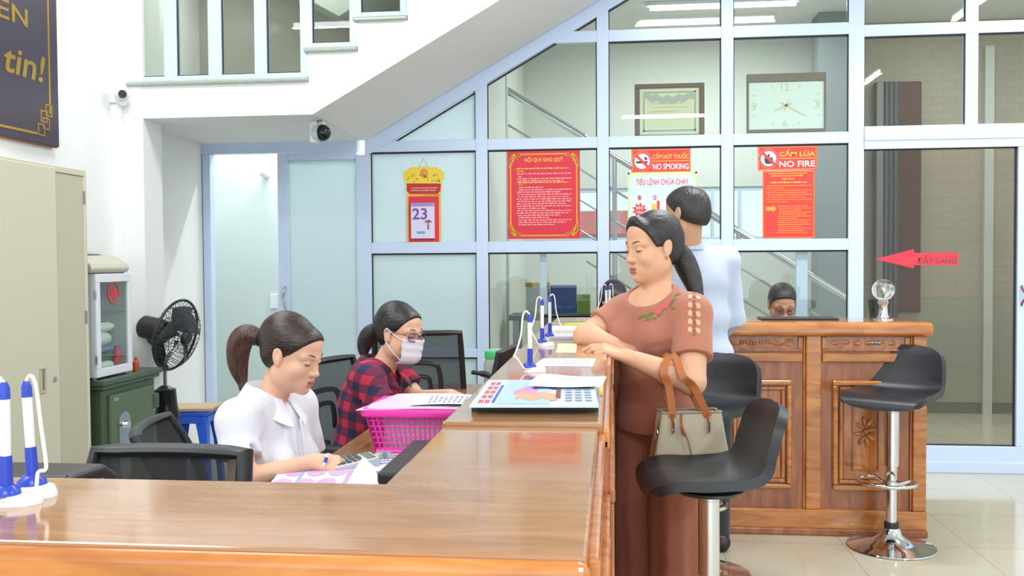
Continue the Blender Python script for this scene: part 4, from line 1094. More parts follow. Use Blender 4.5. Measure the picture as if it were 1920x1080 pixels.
calc = thing('calculator', 'grey desk calculator with dark keys beside the leaflet', 'calculator', (pr.x - 0.035, pr.y - 0.05, DZ), -1.0)
calc.scale = (0.78, 0.78, 0.78)
MB().prism([(-0.09, 0.003), (0.09, 0.003), (0.09, 0.04), (-0.09, 0.018)], -0.065, 0.065, 'x').build('body', P('calc_grey', 'C5CBCB', 0.4), calc, bevel=0.004)
MB().box(-0.06, 0.06, -0.09, -0.084, 0.002, 0.014).build('front_edge', black_plastic, calc)
def cz(y): return 0.018 + (y + 0.09) / 0.18 * 0.022
MB().prism([(0.045, cz(0.045) + 0.0005), (0.078, cz(0.078) + 0.0005), (0.078, cz(0.078) + 0.003), (0.045, cz(0.045) + 0.003)], -0.055, 0.055, 'x').build('display', P('lcd_green', '6E7D70', 0.2), calc)
keym, keyd = P('calc_key', '4E5A55', 0.4), P('calc_key_red', '9B5A4E', 0.4)
for i in range(6):
    for j in range(5):
        x_, y_ = -0.047 + i * 0.0188, -0.075 + j * 0.024
        MB().box(x_ - 0.007, x_ + 0.007, y_ - 0.008, y_ + 0.008, cz(y_) - 0.001, cz(y_) + 0.006).build('key', keyd if (i == 5 and j > 2) else keym, calc)
cl = onz(738, 862, DZ)
cb_ = thing('tape_dispenser', 'clear plastic tape dispenser beside the slim black machine', 'tape dispenser', (cl.x - 0.045, cl.y + 0.02, DZ), -0.9); cb_.scale = (0.6, 0.6, 0.6)
MB().prism([(-0.06, 0.0), (0.06, 0.0), (0.05, 0.03), (-0.02, 0.034)], -0.02, 0.02, 'x').build('body', P('clear_acrylic', 'C9D4DA', 0.15, spec=0.7), cb_, bevel=0.005)
MB().cyl((-0.021, 0.01, 0.02), (0.021, 0.01, 0.02), 0.015).build('tape_roll', P('tape_grey', '9EA7AD', 0.3), cb_, smooth=True)
# slim black machine along the inner edge
sm = thing('scanner', 'slim black office machine on short feet along the inner counter edge', 'scanner', (-0.475, 2.56, DZ))
MB().box(-0.615, -0.345, 2.36, 2.80, DZ + 0.050, DZ + 0.088).build('lid', P('charcoal_plastic', '2C2E32', 0.4), sm, w=True, bevel=0.012, seg=3)
MB().box(-0.60, -0.355, 2.375, 2.785, DZ + 0.018, DZ + 0.052).build('body', black_plastic, sm, w=True, bevel=0.004)
for xx in (-0.59, -0.555, -0.38):
    for yy in (2.385, 2.775): MB().cyl((xx, yy, DZ), (xx, yy, DZ + 0.02), 0.009).build('foot', black_plastic, sm, w=True)
MB().box(-0.47, -0.44, 2.64, 2.69, DZ + 0.0875, DZ + 0.0895).build('recess', black_gloss, sm, w=True)
# black printer at the left, on the front desk
pr_ = thing('printer', 'black ribbed office printer behind the foreground counter at the left', 'printer', (-1.2, 1.6, DZ))
zt_p = onz(150, 873, 1.0)
PX1 = at(231, 880, 1.77).x; PZ1 = at(150, 871, 1.72).z
prof = [(1.42, DZ + 0.012), (1.78, DZ + 0.012), (1.78, PZ1 - 0.03), (1.73, PZ1), (1.62, PZ1 + 0.004), (1.52, PZ1 - 0.004), (1.45, PZ1 - 0.03), (1.42, PZ1 - 0.07)]
MB().prism(prof, PX1 - 0.46, PX1 - 0.012, 'x').build('case', P('printer_black', '1E2024', 0.4), pr_, w=True, bevel=0.012, seg=3)
for k in range(3):
    yy = 1.50 + 0.055 * k
    MB().tube([(PX1 - 0.45, yy, PZ1 - 0.002 - (0.006 if k == 0 else 0)), (PX1 - 0.02, yy, PZ1 - 0.002 - (0.006 if k == 0 else 0))], 0.007, 8).build('rib', MATS['printer_black'], pr_, w=True, smooth=True)
MB().prism([(y * 1.0, z) for y, z in [(1.44, DZ + 0.03), (1.76, DZ + 0.03), (1.76, PZ1 - 0.05), (1.70, PZ1 - 0.02), (1.52, PZ1 - 0.025), (1.44, PZ1 - 0.08)]], PX1 - 0.012, PX1, 'x').build('end_cap', black_gloss, pr_, w=True, bevel=0.004)
MB().cyl((PX1, 1.50, PZ1 - 0.05), (PX1 + 0.018, 1.50, PZ1 - 0.05), 0.016).build('platen_knob', black_plastic, pr_, w=True, smooth=True)
for yy in (1.45, 1.74):
    for xx in (PX1 - 0.42, PX1 - 0.05): MB().cyl((xx, yy, DZ), (xx, yy, DZ + 0.013), 0.014).build('foot', black_plastic, pr_, w=True)

# pink basket with papers
pk = P('pink_plastic', 'F03FB0', 0.35)
BXc, BYc = -0.615, 3.12
bk = thing('basket', 'bright pink plastic lattice basket heaped with papers on the staff desk', 'basket', (BXc, BYc, DZ))
bh_ = 0.135
def brim(v, k): return (0.165 + 0.03 * v, 0.115 + 0.025 * v)[k]
m_ = MB(); m_.box(BXc - 0.163, BXc + 0.163, BYc - 0.113, BYc + 0.113, DZ + 0.001, DZ + 0.008); m_.build('bottom', pk, bk, w=True, bevel=0.004)
def basket_pt(sd, u, v):
    a, c = brim(v, 0), brim(v, 1); z = DZ + 0.004 + bh_ * v
    s = u * 2 - 1
    return {0: Vector((BXc + s * a, BYc - c, z)), 1: Vector((BXc + a, BYc + s * c, z)), 2: Vector((BXc - s * a, BYc + c, z)), 3: Vector((BXc - a, BYc - s * c, z))}[sd]
for sd in range(4):
    m_ = MB(); nn = 22 if sd % 2 == 0 else 15
    for i in range(nn + 1):
        u = i / nn; wdt = 0.0026 if 2 < i < nn - 2 else 0.0045
        m_.tube([basket_pt(sd, u, v) for v in (0, 0.5, 1)], wdt, 6)
    for v in (0.1, 0.24, 0.38, 0.52, 0.66, 0.8):
        m_.tube([basket_pt(sd, u, v) for u in (0, 1)], 0.0024, 6)
    m_.tube([basket_pt(sd, u, 0.03) for u in (0, 1)], 0.007, 6); m_.tube([basket_pt(sd, u, 0.94) for u in (0, 1)], 0.008, 6)
    m_.build('lattice_side', pk, bk, w=True, smooth=True)
rm = MB(); rl = []
for sd in range(4):
    for u in (0.04, 0.96):
        p_ = basket_pt(sd, u, 1.0); rl.append(p_ + (p_ - Vector((BXc, BYc, p_.z))).normalized() * 0.008)
rm.tube(rl, 0.012, 8, closed=True, flat=1.3); rm.build('rim', pk, bk, w=True, smooth=True)
o = MB().box(BXc - 0.145, BXc + 0.145, BYc - 0.095, BYc + 0.095, DZ + 0.0085, DZ + 0.118).build('paper_stack', P('stack_paper', 'EFE3F0', 0.8), None, bevel=0.003)
tag(o, 'stack of white papers filling the pink basket', 'paper')
def floatsheet(label, c, th=0.0015, mat=None, lines=0, name='paper_sheet', lmat=None):
    c = [Vector(q) for q in c]
    def fn(u, v): return (c[0] * (1 - u) + c[1] * u) * (1 - v) + (c[3] * (1 - u) + c[2] * u) * v + Vector((0, 0, 0.006 * math.sin(u * PI)))
    m_ = MB(); m_.shell(fn, 10, 6, th); t = m_.build(name, mat or paper_m, None, smooth=True); tag(t, label, 'paper')
    if lines:
        tx = MB(); rr = random.Random(5)
        for i in range(lines):
            u0 = 0.2 + 0.75 * i / lines; v0 = 0.1
            while v0 < 0.85:
                l = rr.uniform(0.1, 0.3)
                tx.add([fn(u0, v0) + Vector((0, 0, 0.0012)), fn(u0 + 0.4 / lines, v0) + Vector((0, 0, 0.0012)), fn(u0 + 0.4 / lines, min(0.92, v0 + l)) + Vector((0, 0, 0.0012)), fn(u0, min(0.92, v0 + l)) + Vector((0, 0, 0.0012))], [(0, 1, 2, 3)])
                v0 += l + 0.06
        tx.build('printed_text', lmat or ink, t, w=True)
    return t
zt_b = DZ + bh_ + 0.017
floatsheet('clear pink tinted plastic sleeve lying over the pink basket', [(BXc - 0.225, BYc - 0.15, zt_b - 0.004), (BXc + 0.21, BYc - 0.15, zt_b), (BXc + 0.2, BYc + 0.13, zt_b + 0.004), (BXc - 0.15, BYc + 0.13, zt_b + 0.01)], 0.003, P('pink_sleeve', 'E6CBE2', 0.3), name='document_sleeve')
floatsheet('white printed sheet on top of the pink basket', [(BXc - 0.05, BYc - 0.12, zt_b + 0.010), (BXc + 0.23, BYc - 0.12, zt_b + 0.010), (BXc + 0.235, BYc + 0.06, zt_b + 0.012), (BXc - 0.075, BYc + 0.06, zt_b + 0.012)], 0.0015, lines=13)
# monitor seen edge on, jar, mouse
mo = at(945, 690, 4.0)
mn = thing('monitor', 'black computer monitor seen edge-on beside the green-lidded jar', 'monitor', (-0.46, 3.95, DZ))
M_ = Matrix.Translation((-0.47, 3.92, DZ + 0.155)) @ Matrix.Rotation(math.radians(-6), 4, 'Z') @ Matrix.Rotation(math.radians(12), 4, 'Y')
MB().box(-0.012, 0.014, -0.17, 0.17, -0.11, 0.115).xf(M_).build('housing', black_plastic, mn, w=True, bevel=0.006)
MB().box(-0.014, -0.012, -0.155, 0.155, -0.095, 0.10).xf(M_).build('screen', P('screen_black', '15181C', 0.15), mn, w=True)
MB().tube([(-0.445, 3.92, DZ + 0.012), (-0.445, 3.92, DZ + 0.14)], 0.022, 12).build('stand', black_plastic, mn, w=True, smooth=True)
MB().lathe([(0, 0), (0.085, 0), (0.085, 0.008), (0.02, 0.016), (0, 0.016)], 24, (-0.445, 3.92, DZ)).build('stand_base', black_plastic, mn, w=True, smooth=True)
jp = at(928, 690, 4.42)
jr = thing('jar', 'clear plastic jar with a green lid on the staff desk', 'jar', (jp.x, jp.y, DZ))
jz = at(928, 671, 4.42).z
MB().lathe([(0, 0), (0.05, 0), (0.054, 0.008), (0.054, jz - DZ - 0.03), (0.045, jz - DZ), (0, jz - DZ)], 24).build('jar_body', P('cloudy_plastic', 'A5B3AE', 0.2, spec=0.6), jr, smooth=True)
MB().lathe([(0, 0), (0.049, 0), (0.049, 0.028), (0.046, 0.034), (0, 0.034)], 24, (0, 0, jz - DZ)).build('lid', P('green_lid', '3DBE6E', 0.4), jr, smooth=True)
ms = onz(900, 727, DZ + 0.03)
o = MB().ell((0, 0, 0.018), (0.055, 0.03, 0.018), 16).build('computer_mouse', black_gloss, None, smooth=True); o.location = (-0.60, 4.12, DZ + 0.0005)
tag(o, 'black computer mouse on the staff desk in front of the masked woman', 'mouse')
hp = at(905, 703, 4.1)
ph = thing('armpiece', 'curved black stapler of a chair, beside the monitor', 'armpiece', (hp.x, hp.y, DZ))
MB().tube(catmull([(hp.x - 0.05, hp.y, hp.z + 0.012), (hp.x - 0.02, hp.y, hp.z + 0.008), (hp.x + 0.03, hp.y, hp.z - 0.004), (hp.x + 0.05, hp.y, hp.z - 0.05), (hp.x + 0.05, hp.y, DZ)], 6), [0.010] * 8 + [0.014] * 16 + [0.02], 10).build('body', black_plastic, ph, w=True, smooth=True)  # dark curve beside the monitor, taken for a chair armrest
# crystal globe on the far counter
tp_ = at(1656, 598, FCY + 0.2)
gb = thing('crystal_globe', 'clear glass globe on a chrome stand at the right end of the far counter', 'ornament', (tp_.x, FCY + 0.2, zt2 + 0.0015))
glass_solid = bpy.data.materials.new('solid_glass'); glass_solid.use_nodes = True; b = glass_solid.node_tree.nodes['Principled BSDF']
b.inputs['Transmission Weight'].default_value = 1.0; b.inputs['Roughness'].default_value = 0.02; b.inputs['IOR'].default_value = 1.45; b.inputs['Base Color'].default_value = (0.95, 0.97, 0.96, 1); MATS['solid_glass'] = glass_solid
MB().lathe([(0, 0), (0.05, 0), (0.05, 0.006), (0.03, 0.012), (0.024, 0.03), (0.021, 0.075), (0.028, 0.09), (0.022, 0.102), (0, 0.102)], 28).build('stand', chrome, gb, smooth=True)
MB().ell((0, 0, 0.155), (0.057, 0.057, 0.057), 28).build('globe', glass_solid, gb, smooth=True)
MB().ell((0, 0, 0.155), (0.012, 0.012, 0.02), 12).build('core', chrome, gb, smooth=True)
cp_ = MB(); cp_.lathe([(0.052, 0.0), (0.055, 0.0), (0.062, 0.10), (0.0585, 0.10), (0.052, 0.0)], 28)
o = cp_.build('glass_cup', thin_glass('cup_glass', 'D5DAD6', 1.2), None, smooth=True); o.location = (tp_.x + 0.015, FCY + 0.32, zt2 + 0.0015)
tag(o, 'plain glass cup behind the crystal globe on the far counter', 'cup')
lt = MB(); q0, q1 = at(1424, 600, FCY + 0.25), at(1566, 600, FCY + 0.25)
o = lt.box(q0.x, q1.x, FCY + 0.16, FCY + 0.34, zt2 + 0.0015, zt2 + 0.010).build('document_tray', black_plastic, None, bevel=0.004)
tag(o, 'flat black document tray on the far counter before the seated man', 'tray')

# ================================================================== ON THE GLASS, ON THE WALLS
GY = PY - 0.0085
def board(name, label, cat, px0, py0, px1, py1, mat, y=GY, th=0.002, group=None):
    a, c = at(px0, py0, y), at(px1, py1, y)
    x0_, x1_, z0_, z1_ = a.x, c.x, c.z, a.z
    t = thing(name, label, cat, ((x0_ + x1_) / 2, y, z0_), 0, group)
    MB().box(x0_, x1_, y - th, y, z0_, z1_).build('sheet', mat, t, w=True)
    def pt(u, v, dz=0.0): return Vector((x0_ + (x1_ - x0_) * u, y - th - 0.0005 - dz, z0_ + (z1_ - z0_) * v))
    return t, pt, (x1_ - x0_, z1_ - z0_)
XA, ZA = Vector((1, 0, 0)), Vector((0, 0, 1))
def txt(t, pt, wh, s, u0, v0, u1, v1, mat, nm='lettering', dz=0.0):
    return text_mb(s, (u1 - u0) * wh[0], (v1 - v0) * wh[1], pt(u0, v0, dz), XA, ZA).build(nm, mat, t, w=True)
def flat(t, pt, u0, v0, u1, v1, mat, nm, dz=0.0):
    return MB().add([pt(u0, v0, dz), pt(u1, v0, dz), pt(u1, v1, dz), pt(u0, v1, dz)], [(0, 1, 2, 3)]).build(nm, mat, t, w=True)
def rules(t, pt, rows, mat, seed, u0=0.12, u1=0.88, hh=0.012, nm='small_text'):
    rr = random.Random(seed); m_ = MB()
    for v, full in rows:
        u = u0 + rr.uniform(0, 0.04); e = u0 + (u1 - u0) * full
        while u < e:
            l = rr.uniform(0.02, 0.07)
            x1_ = min(e, u + l); h_ = hh * rr.uniform(0.75, 1.15)
            m_.add([pt(u, v), pt(x1_, v), pt(x1_, v + h_), pt(u, v + h_)], [(0, 1, 2, 3)]); u += l + 0.012
    return m_.build(nm, mat, t, w=True)
def frame_line(t, pt, wh, m, w, mat, nm='border', cut=0.0):
    mb = MB(); a, c = m / wh[0], m / wh[1]; wa, wc = w / wh[0], w / wh[1]
    ka, kc = cut / wh[0], cut / wh[1]
    for (u0, v0, u1, v1) in ((a + ka, c, 1 - a - ka, c + wc), (a + ka, 1 - c - wc, 1 - a - ka, 1 - c), (a, c + kc, a + wa, 1 - c - kc), (1 - a - wa, c + kc, 1 - a, 1 - c - kc)):
        mb.add([pt(u0, v0), pt(u1, v0), pt(u1, v1), pt(u0, v1)], [(0, 1, 2, 3)])
    return mb.build(nm, mat, t, w=True)
rp = P('poster_red', 'D9263B', 0.45); rp2 = P('poster_orange_red', 'E23A30', 0.45)
yl = P('print_yellow', 'F0C83C', 0.5); wh_ = P('print_white', 'F6F0F0', 0.5); og = P('print_gold', 'E5A22F', 0.5); pkk = P('print_pale_pink', 'EFA9AE', 0.5)
# big rules poster
t, pt, wh = board('poster', 'large red rules poster with gold scroll corners on the partition glass', 'poster', 951, 284, 1088, 447, rp)
txt(t, pt, wh, 'NỘI QUY KHO QUỸ', 0.24, 0.865, 0.77, 0.935, yl, 'title_lettering')
frame_line(t, pt, wh, 0.018, 0.009, og, cut=0.06)
for su in (0, 1):
    for sv in (0, 1):
        sc_ = MB()
        for k in range(7):
            uu, vv = 0.05 + 0.022 * k, 0.045 + 0.10 * math.exp(-k * 0.5)
            c0 = pt(uu if su == 0 else 1 - uu, vv if sv == 0 else 1 - vv)
            r_ = 0.012 - 0.0006 * k
            sc_.add([c0 + Vector((r_ * math.cos(a), 0, r_ * (1.2 if k % 2 else 0.8) * math.sin(a))) for a in [2 * PI * q / 10 for q in range(10)]], [tuple(range(10))])
            c0 = pt((0.035 + 0.06 * math.exp(-k * 0.55)) if su == 0 else 1 - (0.035 + 0.06 * math.exp(-k * 0.55)), (0.05 + 0.02 * k) if sv == 0 else 1 - (0.05 + 0.02 * k), 0.0002)
            sc_.add([c0 + Vector((r_ * math.cos(a), 0, r_ * math.sin(a))) for a in [2 * PI * q / 8 for q in range(8)]], [tuple(range(8))])
        sc_.build('corner_pattern', og, t, w=True)
rules(t, pt, [(0.795, 0.95), (0.765, 0.15)], yl, 1)
rules(t, pt, [(0.635, 0.95), (0.61, 0.12)], yl, 5)
rules(t, pt, [(0.735, 1.0), (0.705, 0.1), (0.68, 1.0), (0.655, 0.85)], pkk, 3)
rules(t, pt, [(0.58 - 0.0265 * k, [0.5, 1, 0.8, 1, 0.95, 1, 1, 0.9, 1, 0.55, 1, 0.95, 0.8, 0.6, 1, 0.9, 0.7][k]) for k in range(17)], pkk, 2)
# hanging block calendar on the frosted pane
t, pt, wh = board('calendar', 'hanging block calendar showing 23 on the frosted pane', 'calendar', 763, 366, 827, 455, P('calendar_yellow', 'F2B53A', 0.45), th=0.006)
flat(t, pt, 0.05, 0.02, 0.95, 0.97, rp, 'backing')
a0 = at(772, 381, GY); a1 = at(816, 447, GY)
cbk = MB().box(a0.x, a1.x, GY - 0.03, GY - 0.007, a1.z, a0.z).build('date_block', P('calendar_paper', 'DDD8F0', 0.6), t, w=True)
def pt2(u, v, dz=0.0): return Vector((a0.x + (a1.x - a0.x) * u, GY - 0.0306 - dz, a1.z + (a0.z - a1.z) * v))
text_mb('23', (a1.x - a0.x) * 0.64, (a0.z - a1.z) * 0.32, pt2(0.06, 0.53), XA, ZA).build('date_lettering', P('calendar_purple', '7A3FA0', 0.5), cbk, w=True)
m_ = MB(); c0 = pt2(0.74, 0.44); m_.add([c0 + Vector((0.026 * math.cos(q * PI / 10), 0, 0.02 * math.sin(q * PI / 10))) for q in range(11)], [tuple(range(11))]); m_.add([pt2(0.70, 0.25), pt2(0.78, 0.25), pt2(0.77, 0.44), pt2(0.71, 0.44)], [(0, 1, 2, 3)])
m_.build('tree_print', P('print_umber', '8A6A52', 0.6), cbk, w=True)
flat(cbk, pt2, 0.0, 0.9, 1.0, 1.0, P('calendar_lilac', 'A78BCB', 0.5), 'header_band')
flat(cbk, pt2, 0.25, 0.13, 0.6, 0.2, P('calendar_blue', '6FA5D8', 0.5), 'small_text')
def zig(px, py): q = at(px, py, GY - 0.003); return (q.x, q.z)
top_ = [zig(764, 366), zig(761, 358), zig(761, 340), zig(756, 334), zig(757, 322), zig(764, 318), zig(772, 313), zig(785, 314), zig(795, 311), zig(806, 314), zig(818, 313), zig(828, 319), zig(833, 324), zig(832, 334), zig(828, 340), zig(828, 358), zig(825, 366)]
MB().prism(top_, GY - 0.006, GY, 'y').build('top_card', P('calendar_bright_yellow', 'F4D63C', 0.45), t, w=True)
rd = [zig(763, 344), zig(827, 344), zig(826, 358), zig(821, 364), zig(768, 364), zig(763, 358)]
MB().prism(rd, GY - 0.0075, GY - 0.006, 'y').build('red_band', P('calendar_red', 'C4202E', 0.45), t, w=True)
m_ = MB(); c0 = at(795, 325, GY - 0.0068); m_.add([c0 + Vector((0.03 * math.cos(2 * PI * q / 20), 0, 0.034 * math.sin(2 * PI * q / 20))) for q in range(20)], [tuple(range(20))])
m_.build('medallion', P('print_amber', 'E9A04A', 0.5), t, w=True)
m_ = MB(); rr = random.Random(4)
for q in range(26):
    c0 = at(rr.uniform(762, 828), rr.uniform(326, 342), GY - 0.0068); m_.add([c0 + Vector((0.006 * math.cos(2 * PI * k / 8), 0, 0.006 * math.sin(2 * PI * k / 8))) for k in range(8)], [tuple(range(8))])
m_.build('flower_print', P('print_olive', 'B5A83C', 0.5), t, w=True)
def pt3(u, v, dz=0.0):
    a_, c_ = at(764, 362, GY - 0.0082), at(826, 346, GY - 0.0082)
    return Vector((a_.x + (c_.x - a_.x) * u, GY - 0.0082, a_.z + (c_.z - a_.z) * v))
rules(t, pt3, [(0.55, 1.0), (0.25, 0.95)], P('print_pale_gold', 'E8C9A0', 0.5), 9, 0.1, 0.9, 0.12)
n0, n1, n2 = at(794, 297, GY - 0.004), at(779, 326, GY - 0.004), at(810, 326, GY - 0.004)
MB().tube([n1, n0, n2], 0.0016, 6).build('hanging_string', P('string_red', 'A05048', 0.7), t, w=True)
# warning signs
def warn(label, px0, py0, px1, py1, l1, l2, sym):
    t, pt, wh = board('warning_sign', label, 'sign', px0, py0, px1, py1, rp2)
    frame_line(t, pt, wh, 0.004, 0.004, P('sign_orange_' + sym, 'F0A04A', 0.5))
    txt(t, pt, wh, l1, 0.36, 0.57, 0.965, 0.86, yl, 'lettering'); txt(t, pt, wh, l2, 0.36, 0.13, 0.965, 0.38, wh_, 'lettering')
    flat(t, pt, 0.36, 0.475, 0.965, 0.5, yl, 'divider_line')
    c0 = pt(0.18, 0.49); r_ = wh[1] * 0.40
    m_ = MB(); m_.add([c0 + Vector((r_ * math.cos(2 * PI * q / 32), 0, r_ * math.sin(2 * PI * q / 32))) for q in range(32)], [tuple(range(32))]); m_.build('symbol_disc', wh_, t, w=True)
    sm_ = MB(); bk_ = P('sign_black_' + sym, '3A3434', 0.5)
    if sym == 'smoke':
        e = c0 + Vector((0, -0.0006, 0))
        sm_.add([e + Vector((-r_ * 0.62, 0, -r_ * 0.22)), e + Vector((r_ * 0.55, 0, -r_ * 0.22)), e + Vector((r_ * 0.55, 0, r_ * 0.02)), e + Vector((-r_ * 0.62, 0, r_ * 0.02))], [(0, 1, 2, 3)])
        sm_.add([e + Vector((r_ * 0.3, 0, r_ * 0.12)), e + Vector((r_ * 0.55, 0, r_ * 0.12)), e + Vector((r_ * 0.5, 0, r_ * 0.4)), e + Vector((r_ * 0.2, 0, r_ * 0.5))], [(0, 1, 2, 3)])
    else:
        e = c0 + Vector((0, -0.0006, 0))
        sm_.add([e + Vector((r_ * x_, 0, r_ * z_)) for x_, z_ in [(-0.3, -0.55), (0.3, -0.55), (0.48, -0.2), (0.35, 0.2), (0.12, 0.05), (0.1, 0.6), (-0.2, 0.2), (-0.3, 0.35), (-0.45, -0.1)]], [tuple(range(9))])
    sm_.build('symbol', bk_, t, w=True)
    rg = MB(); k = 32
    o_ = [c0 + Vector((r_ * 0.98 * math.cos(2 * PI * q / k), -0.0010, r_ * 0.98 * math.sin(2 * PI * q / k))) for q in range(k)]
    i_ = [c0 + Vector((r_ * 0.80 * math.cos(2 * PI * q / k), -0.0010, r_ * 0.80 * math.sin(2 * PI * q / k))) for q in range(k)]
    rg.add(o_ + i_, [(q, (q + 1) % k, k + (q + 1) % k, k + q) for q in range(k)])
    d_ = r_ * 0.62; w2 = r_ * 0.10
    e = c0 + Vector((0, -0.0012, 0))
    rg.add([e + Vector((-d_ - w2, 0, d_ - w2)), e + Vector((-d_ + w2, 0, d_ + w2)), e + Vector((d_ + w2, 0, -d_ + w2)), e + Vector((d_ - w2, 0, -d_ - w2))], [(0, 1, 2, 3)])
    rg.build('prohibition_ring', rp2, t, w=True)
warn('red no smoking sign high on the partition glass', 1184, 280, 1295, 323, 'CẤM HÚT THUỐC', 'NO SMOKING', 'smoke')
warn('red no fire sign above the red notice on the partition glass', 1421, 275, 1532, 318, 'CẤM LỬA', 'NO FIRE', 'fire')
# pale fire drill poster
t, pt, wh = board('poster', 'pale blue fire drill poster with numbered pictures behind the standing man', 'poster', 1177, 324, 1307, 455, P('poster_pale_blue', 'CFE4F4', 0.5))
frame_line(t, pt, wh, 0.0, 0.012, P('poster_lime', 'D9E58A', 0.5))
txt(t, pt, wh, 'TIÊU LỆNH CHỮA CHÁY', 0.12, 0.80, 0.88, 0.93, rp2, 'title_lettering')
for k in range(4):
    u0 = 0.07 + 0.222 * k
    flat(t, pt, u0, 0.25, u0 + 0.2, 0.64, P('panel_blue_%d' % k, 'DDEBF7', 0.5), 'panel')
    m_ = MB(); c0 = pt(u0 + 0.1, 0.645, 0.0004); m_.add([c0 + Vector((0.018 * math.cos(2 * PI * q / 16), 0, 0.018 * math.sin(2 * PI * q / 16))) for q in range(16)], [tuple(range(16))]); m_.build('number_disc', P('disc_blue_%d' % k, 'A9C6E8', 0.5), t, w=True)
    txt(t, pt, wh, str(k + 1), u0 + 0.085, 0.61, u0 + 0.118, 0.675, rp2, 'number_lettering', 0.0008)
    if k == 0:
        m_ = MB(); pts = []
        for q in range(18):
            a = 2 * PI * q / 18; r_ = 0.033 if q % 2 else 0.052
            pts.append(pt(u0 + 0.1, 0.47, 0.0005) + Vector((r_ * math.cos(a), 0, r_ * math.sin(a))))
        m_.add(pts, [tuple(range(18))]); m_.build('burst_print', rp2, t, w=True)
        txt(t, pt, wh, 'BÁO', u0 + 0.055, 0.48, u0 + 0.15, 0.53, wh_, 'lettering', 0.0009); txt(t, pt, wh, 'ĐỘNG', u0 + 0.045, 0.41, u0 + 0.16, 0.46, wh_, 'lettering', 0.0009)
    elif k == 1:
        flat(t, pt, u0 + 0.05, 0.42, u0 + 0.12, 0.56, P('print_mustard', 'E3C15A', 0.5), 'picture', 0.0005); flat(t, pt, u0 + 0.13, 0.38, u0 + 0.17, 0.6, rp2, 'picture', 0.0005)
    else:
        flat(t, pt, u0 + 0.04, 0.38, u0 + 0.14, 0.58, rp2 if k == 2 else P('print_sky', '86B7E0', 0.5), 'picture', 0.0005)
    rules(t, pt, [(0.20, 1), (0.165, 0.9)], ink, 20 + k, u0 + 0.02, u0 + 0.19, 0.018)
# red notice
t, pt, wh = board('poster', 'orange red notice with an arrow below the no fire sign', 'poster', 1430, 321, 1527, 446, rp2)
rules(t, pt, [(0.955, 1), (0.92, 0.9)], yl, 31, 0.12, 0.85); txt(t, pt, wh, 'NỘI QUY', 0.37, 0.86, 0.62, 0.90, yl, 'title_lettering')
rules(t, pt, [(0.82, 1.0)], yl, 32, 0.15, 0.85, 0.016)
rules(t, pt, [(0.775 - 0.034 * k, [1, 0.4, 1, 0.9, 1, 0.85, 1, 0.5][k]) for k in range(8)], og, 33, 0.06, 0.94, 0.010)
rules(t, pt, [(0.47 - 0.03 * k, [0.9, 1, 0.7, 1, 0.85, 1, 0.6, 1, 0.9, 1, 0.7, 1, 0.8, 0.9][k]) for k in range(14)], og, 34, 0.28, 0.94, 0.010)
m_ = MB(); e = [pt(*q, 0.0003) for q in [(0.06, 0.41), (0.20, 0.41), (0.20, 0.385), (0.27, 0.44), (0.20, 0.495), (0.20, 0.47), (0.06, 0.47)]]; m_.add(e, [tuple(range(7))]); m_.build('arrow_print', og, t, w=True)
frame_line(t, pt, wh, 0.003, 0.003, og)
# arrow sticker on the sliding door
def zx(px, py, y=PY - 0.0085): q = at(px, py, y); return (q.x, q.z)
ar = thing('arrow_sticker', 'red arrow sticker with slide wording on the glass door', 'sticker', (at(1720, 486, GY).x, GY, at(1720, 486, GY).z))
am = P('arrow_red', 'E2344A', 0.5)
MB().prism([zx(1641, 486), zx(1713, 467), zx(1714, 474), zx(1797, 474), zx(1797, 497), zx(1714, 497), zx(1713, 503)], PY - 0.0095, PY - 0.0075, 'y').build('arrow', am, ar, w=True)
q0 = at(1720, 494, PY - 0.0115); q1 = at(1794, 477, PY - 0.0115)
text_mb('ĐẨY SANG', q1.x - q0.x, q1.z - q0.z, q0, XA, ZA, bold=0.0).build('lettering', P('arrow_text_brown', '6B4A48', 0.5), ar, w=True)
# clock and certificate behind the glass, standing on the rail
BY = PY + 0.055
def behind(name, label, cat, px0, py0, px1, py1, fm, pm, fl, ft, fb, depth=0.04):
    a, c = at(px0, py0, BY), at(px1, py1, BY)
    t = thing(name, label, cat, ((a.x + c.x) / 2, BY, c.z))
    k = 273.0
    MB().box(a.x, c.x, BY, BY + depth, a.z - ft, a.z).box(a.x, c.x, BY, BY + depth, c.z, c.z + fb).box(a.x, a.x + fl, BY, BY + depth, c.z + fb, a.z - ft).box(c.x - fl, c.x, BY, BY + depth, c.z + fb, a.z - ft).build('frame', fm, t, w=True, bevel=0.003)
    MB().box(a.x + fl, c.x - fl, BY + 0.012, BY + depth, c.z + fb, a.z - ft).build('panel', pm, t, w=True)
    X0, X1, Z0, Z1 = a.x + fl, c.x - fl, c.z + fb, a.z - ft
    return t, (lambda u, v, dz=0.0: Vector((X0 + (X1 - X0) * u, BY + 0.0114 - dz, Z0 + (Z1 - Z0) * v))), (X1 - X0, Z1 - Z0)
fw = P('clock_frame_wood', '7E6E68', 0.5)
t, pt, wh = behind('wall_clock', 'wide rectangular clock with a pale dial behind the partition glass', 'clock', 1401, 139, 1549, 250, fw, P('clock_dial', 'E6F2F0', 0.5), 0.012, 0.055, 0.035)
nm_ = P('clock_number', 'DAD4B8', 0.4); 
for s, u0, v0, u1, v1 in (('12', 0.43, 0.80, 0.54, 0.97), ('6', 0.45, 0.04, 0.52, 0.20), ('9', 0.03, 0.40, 0.10, 0.58), ('3', 0.87, 0.42, 0.94, 0.60)):
    txt(t, pt, wh, s, u0, v0, u1, v1, nm_, 'number_lettering')
m_ = MB()
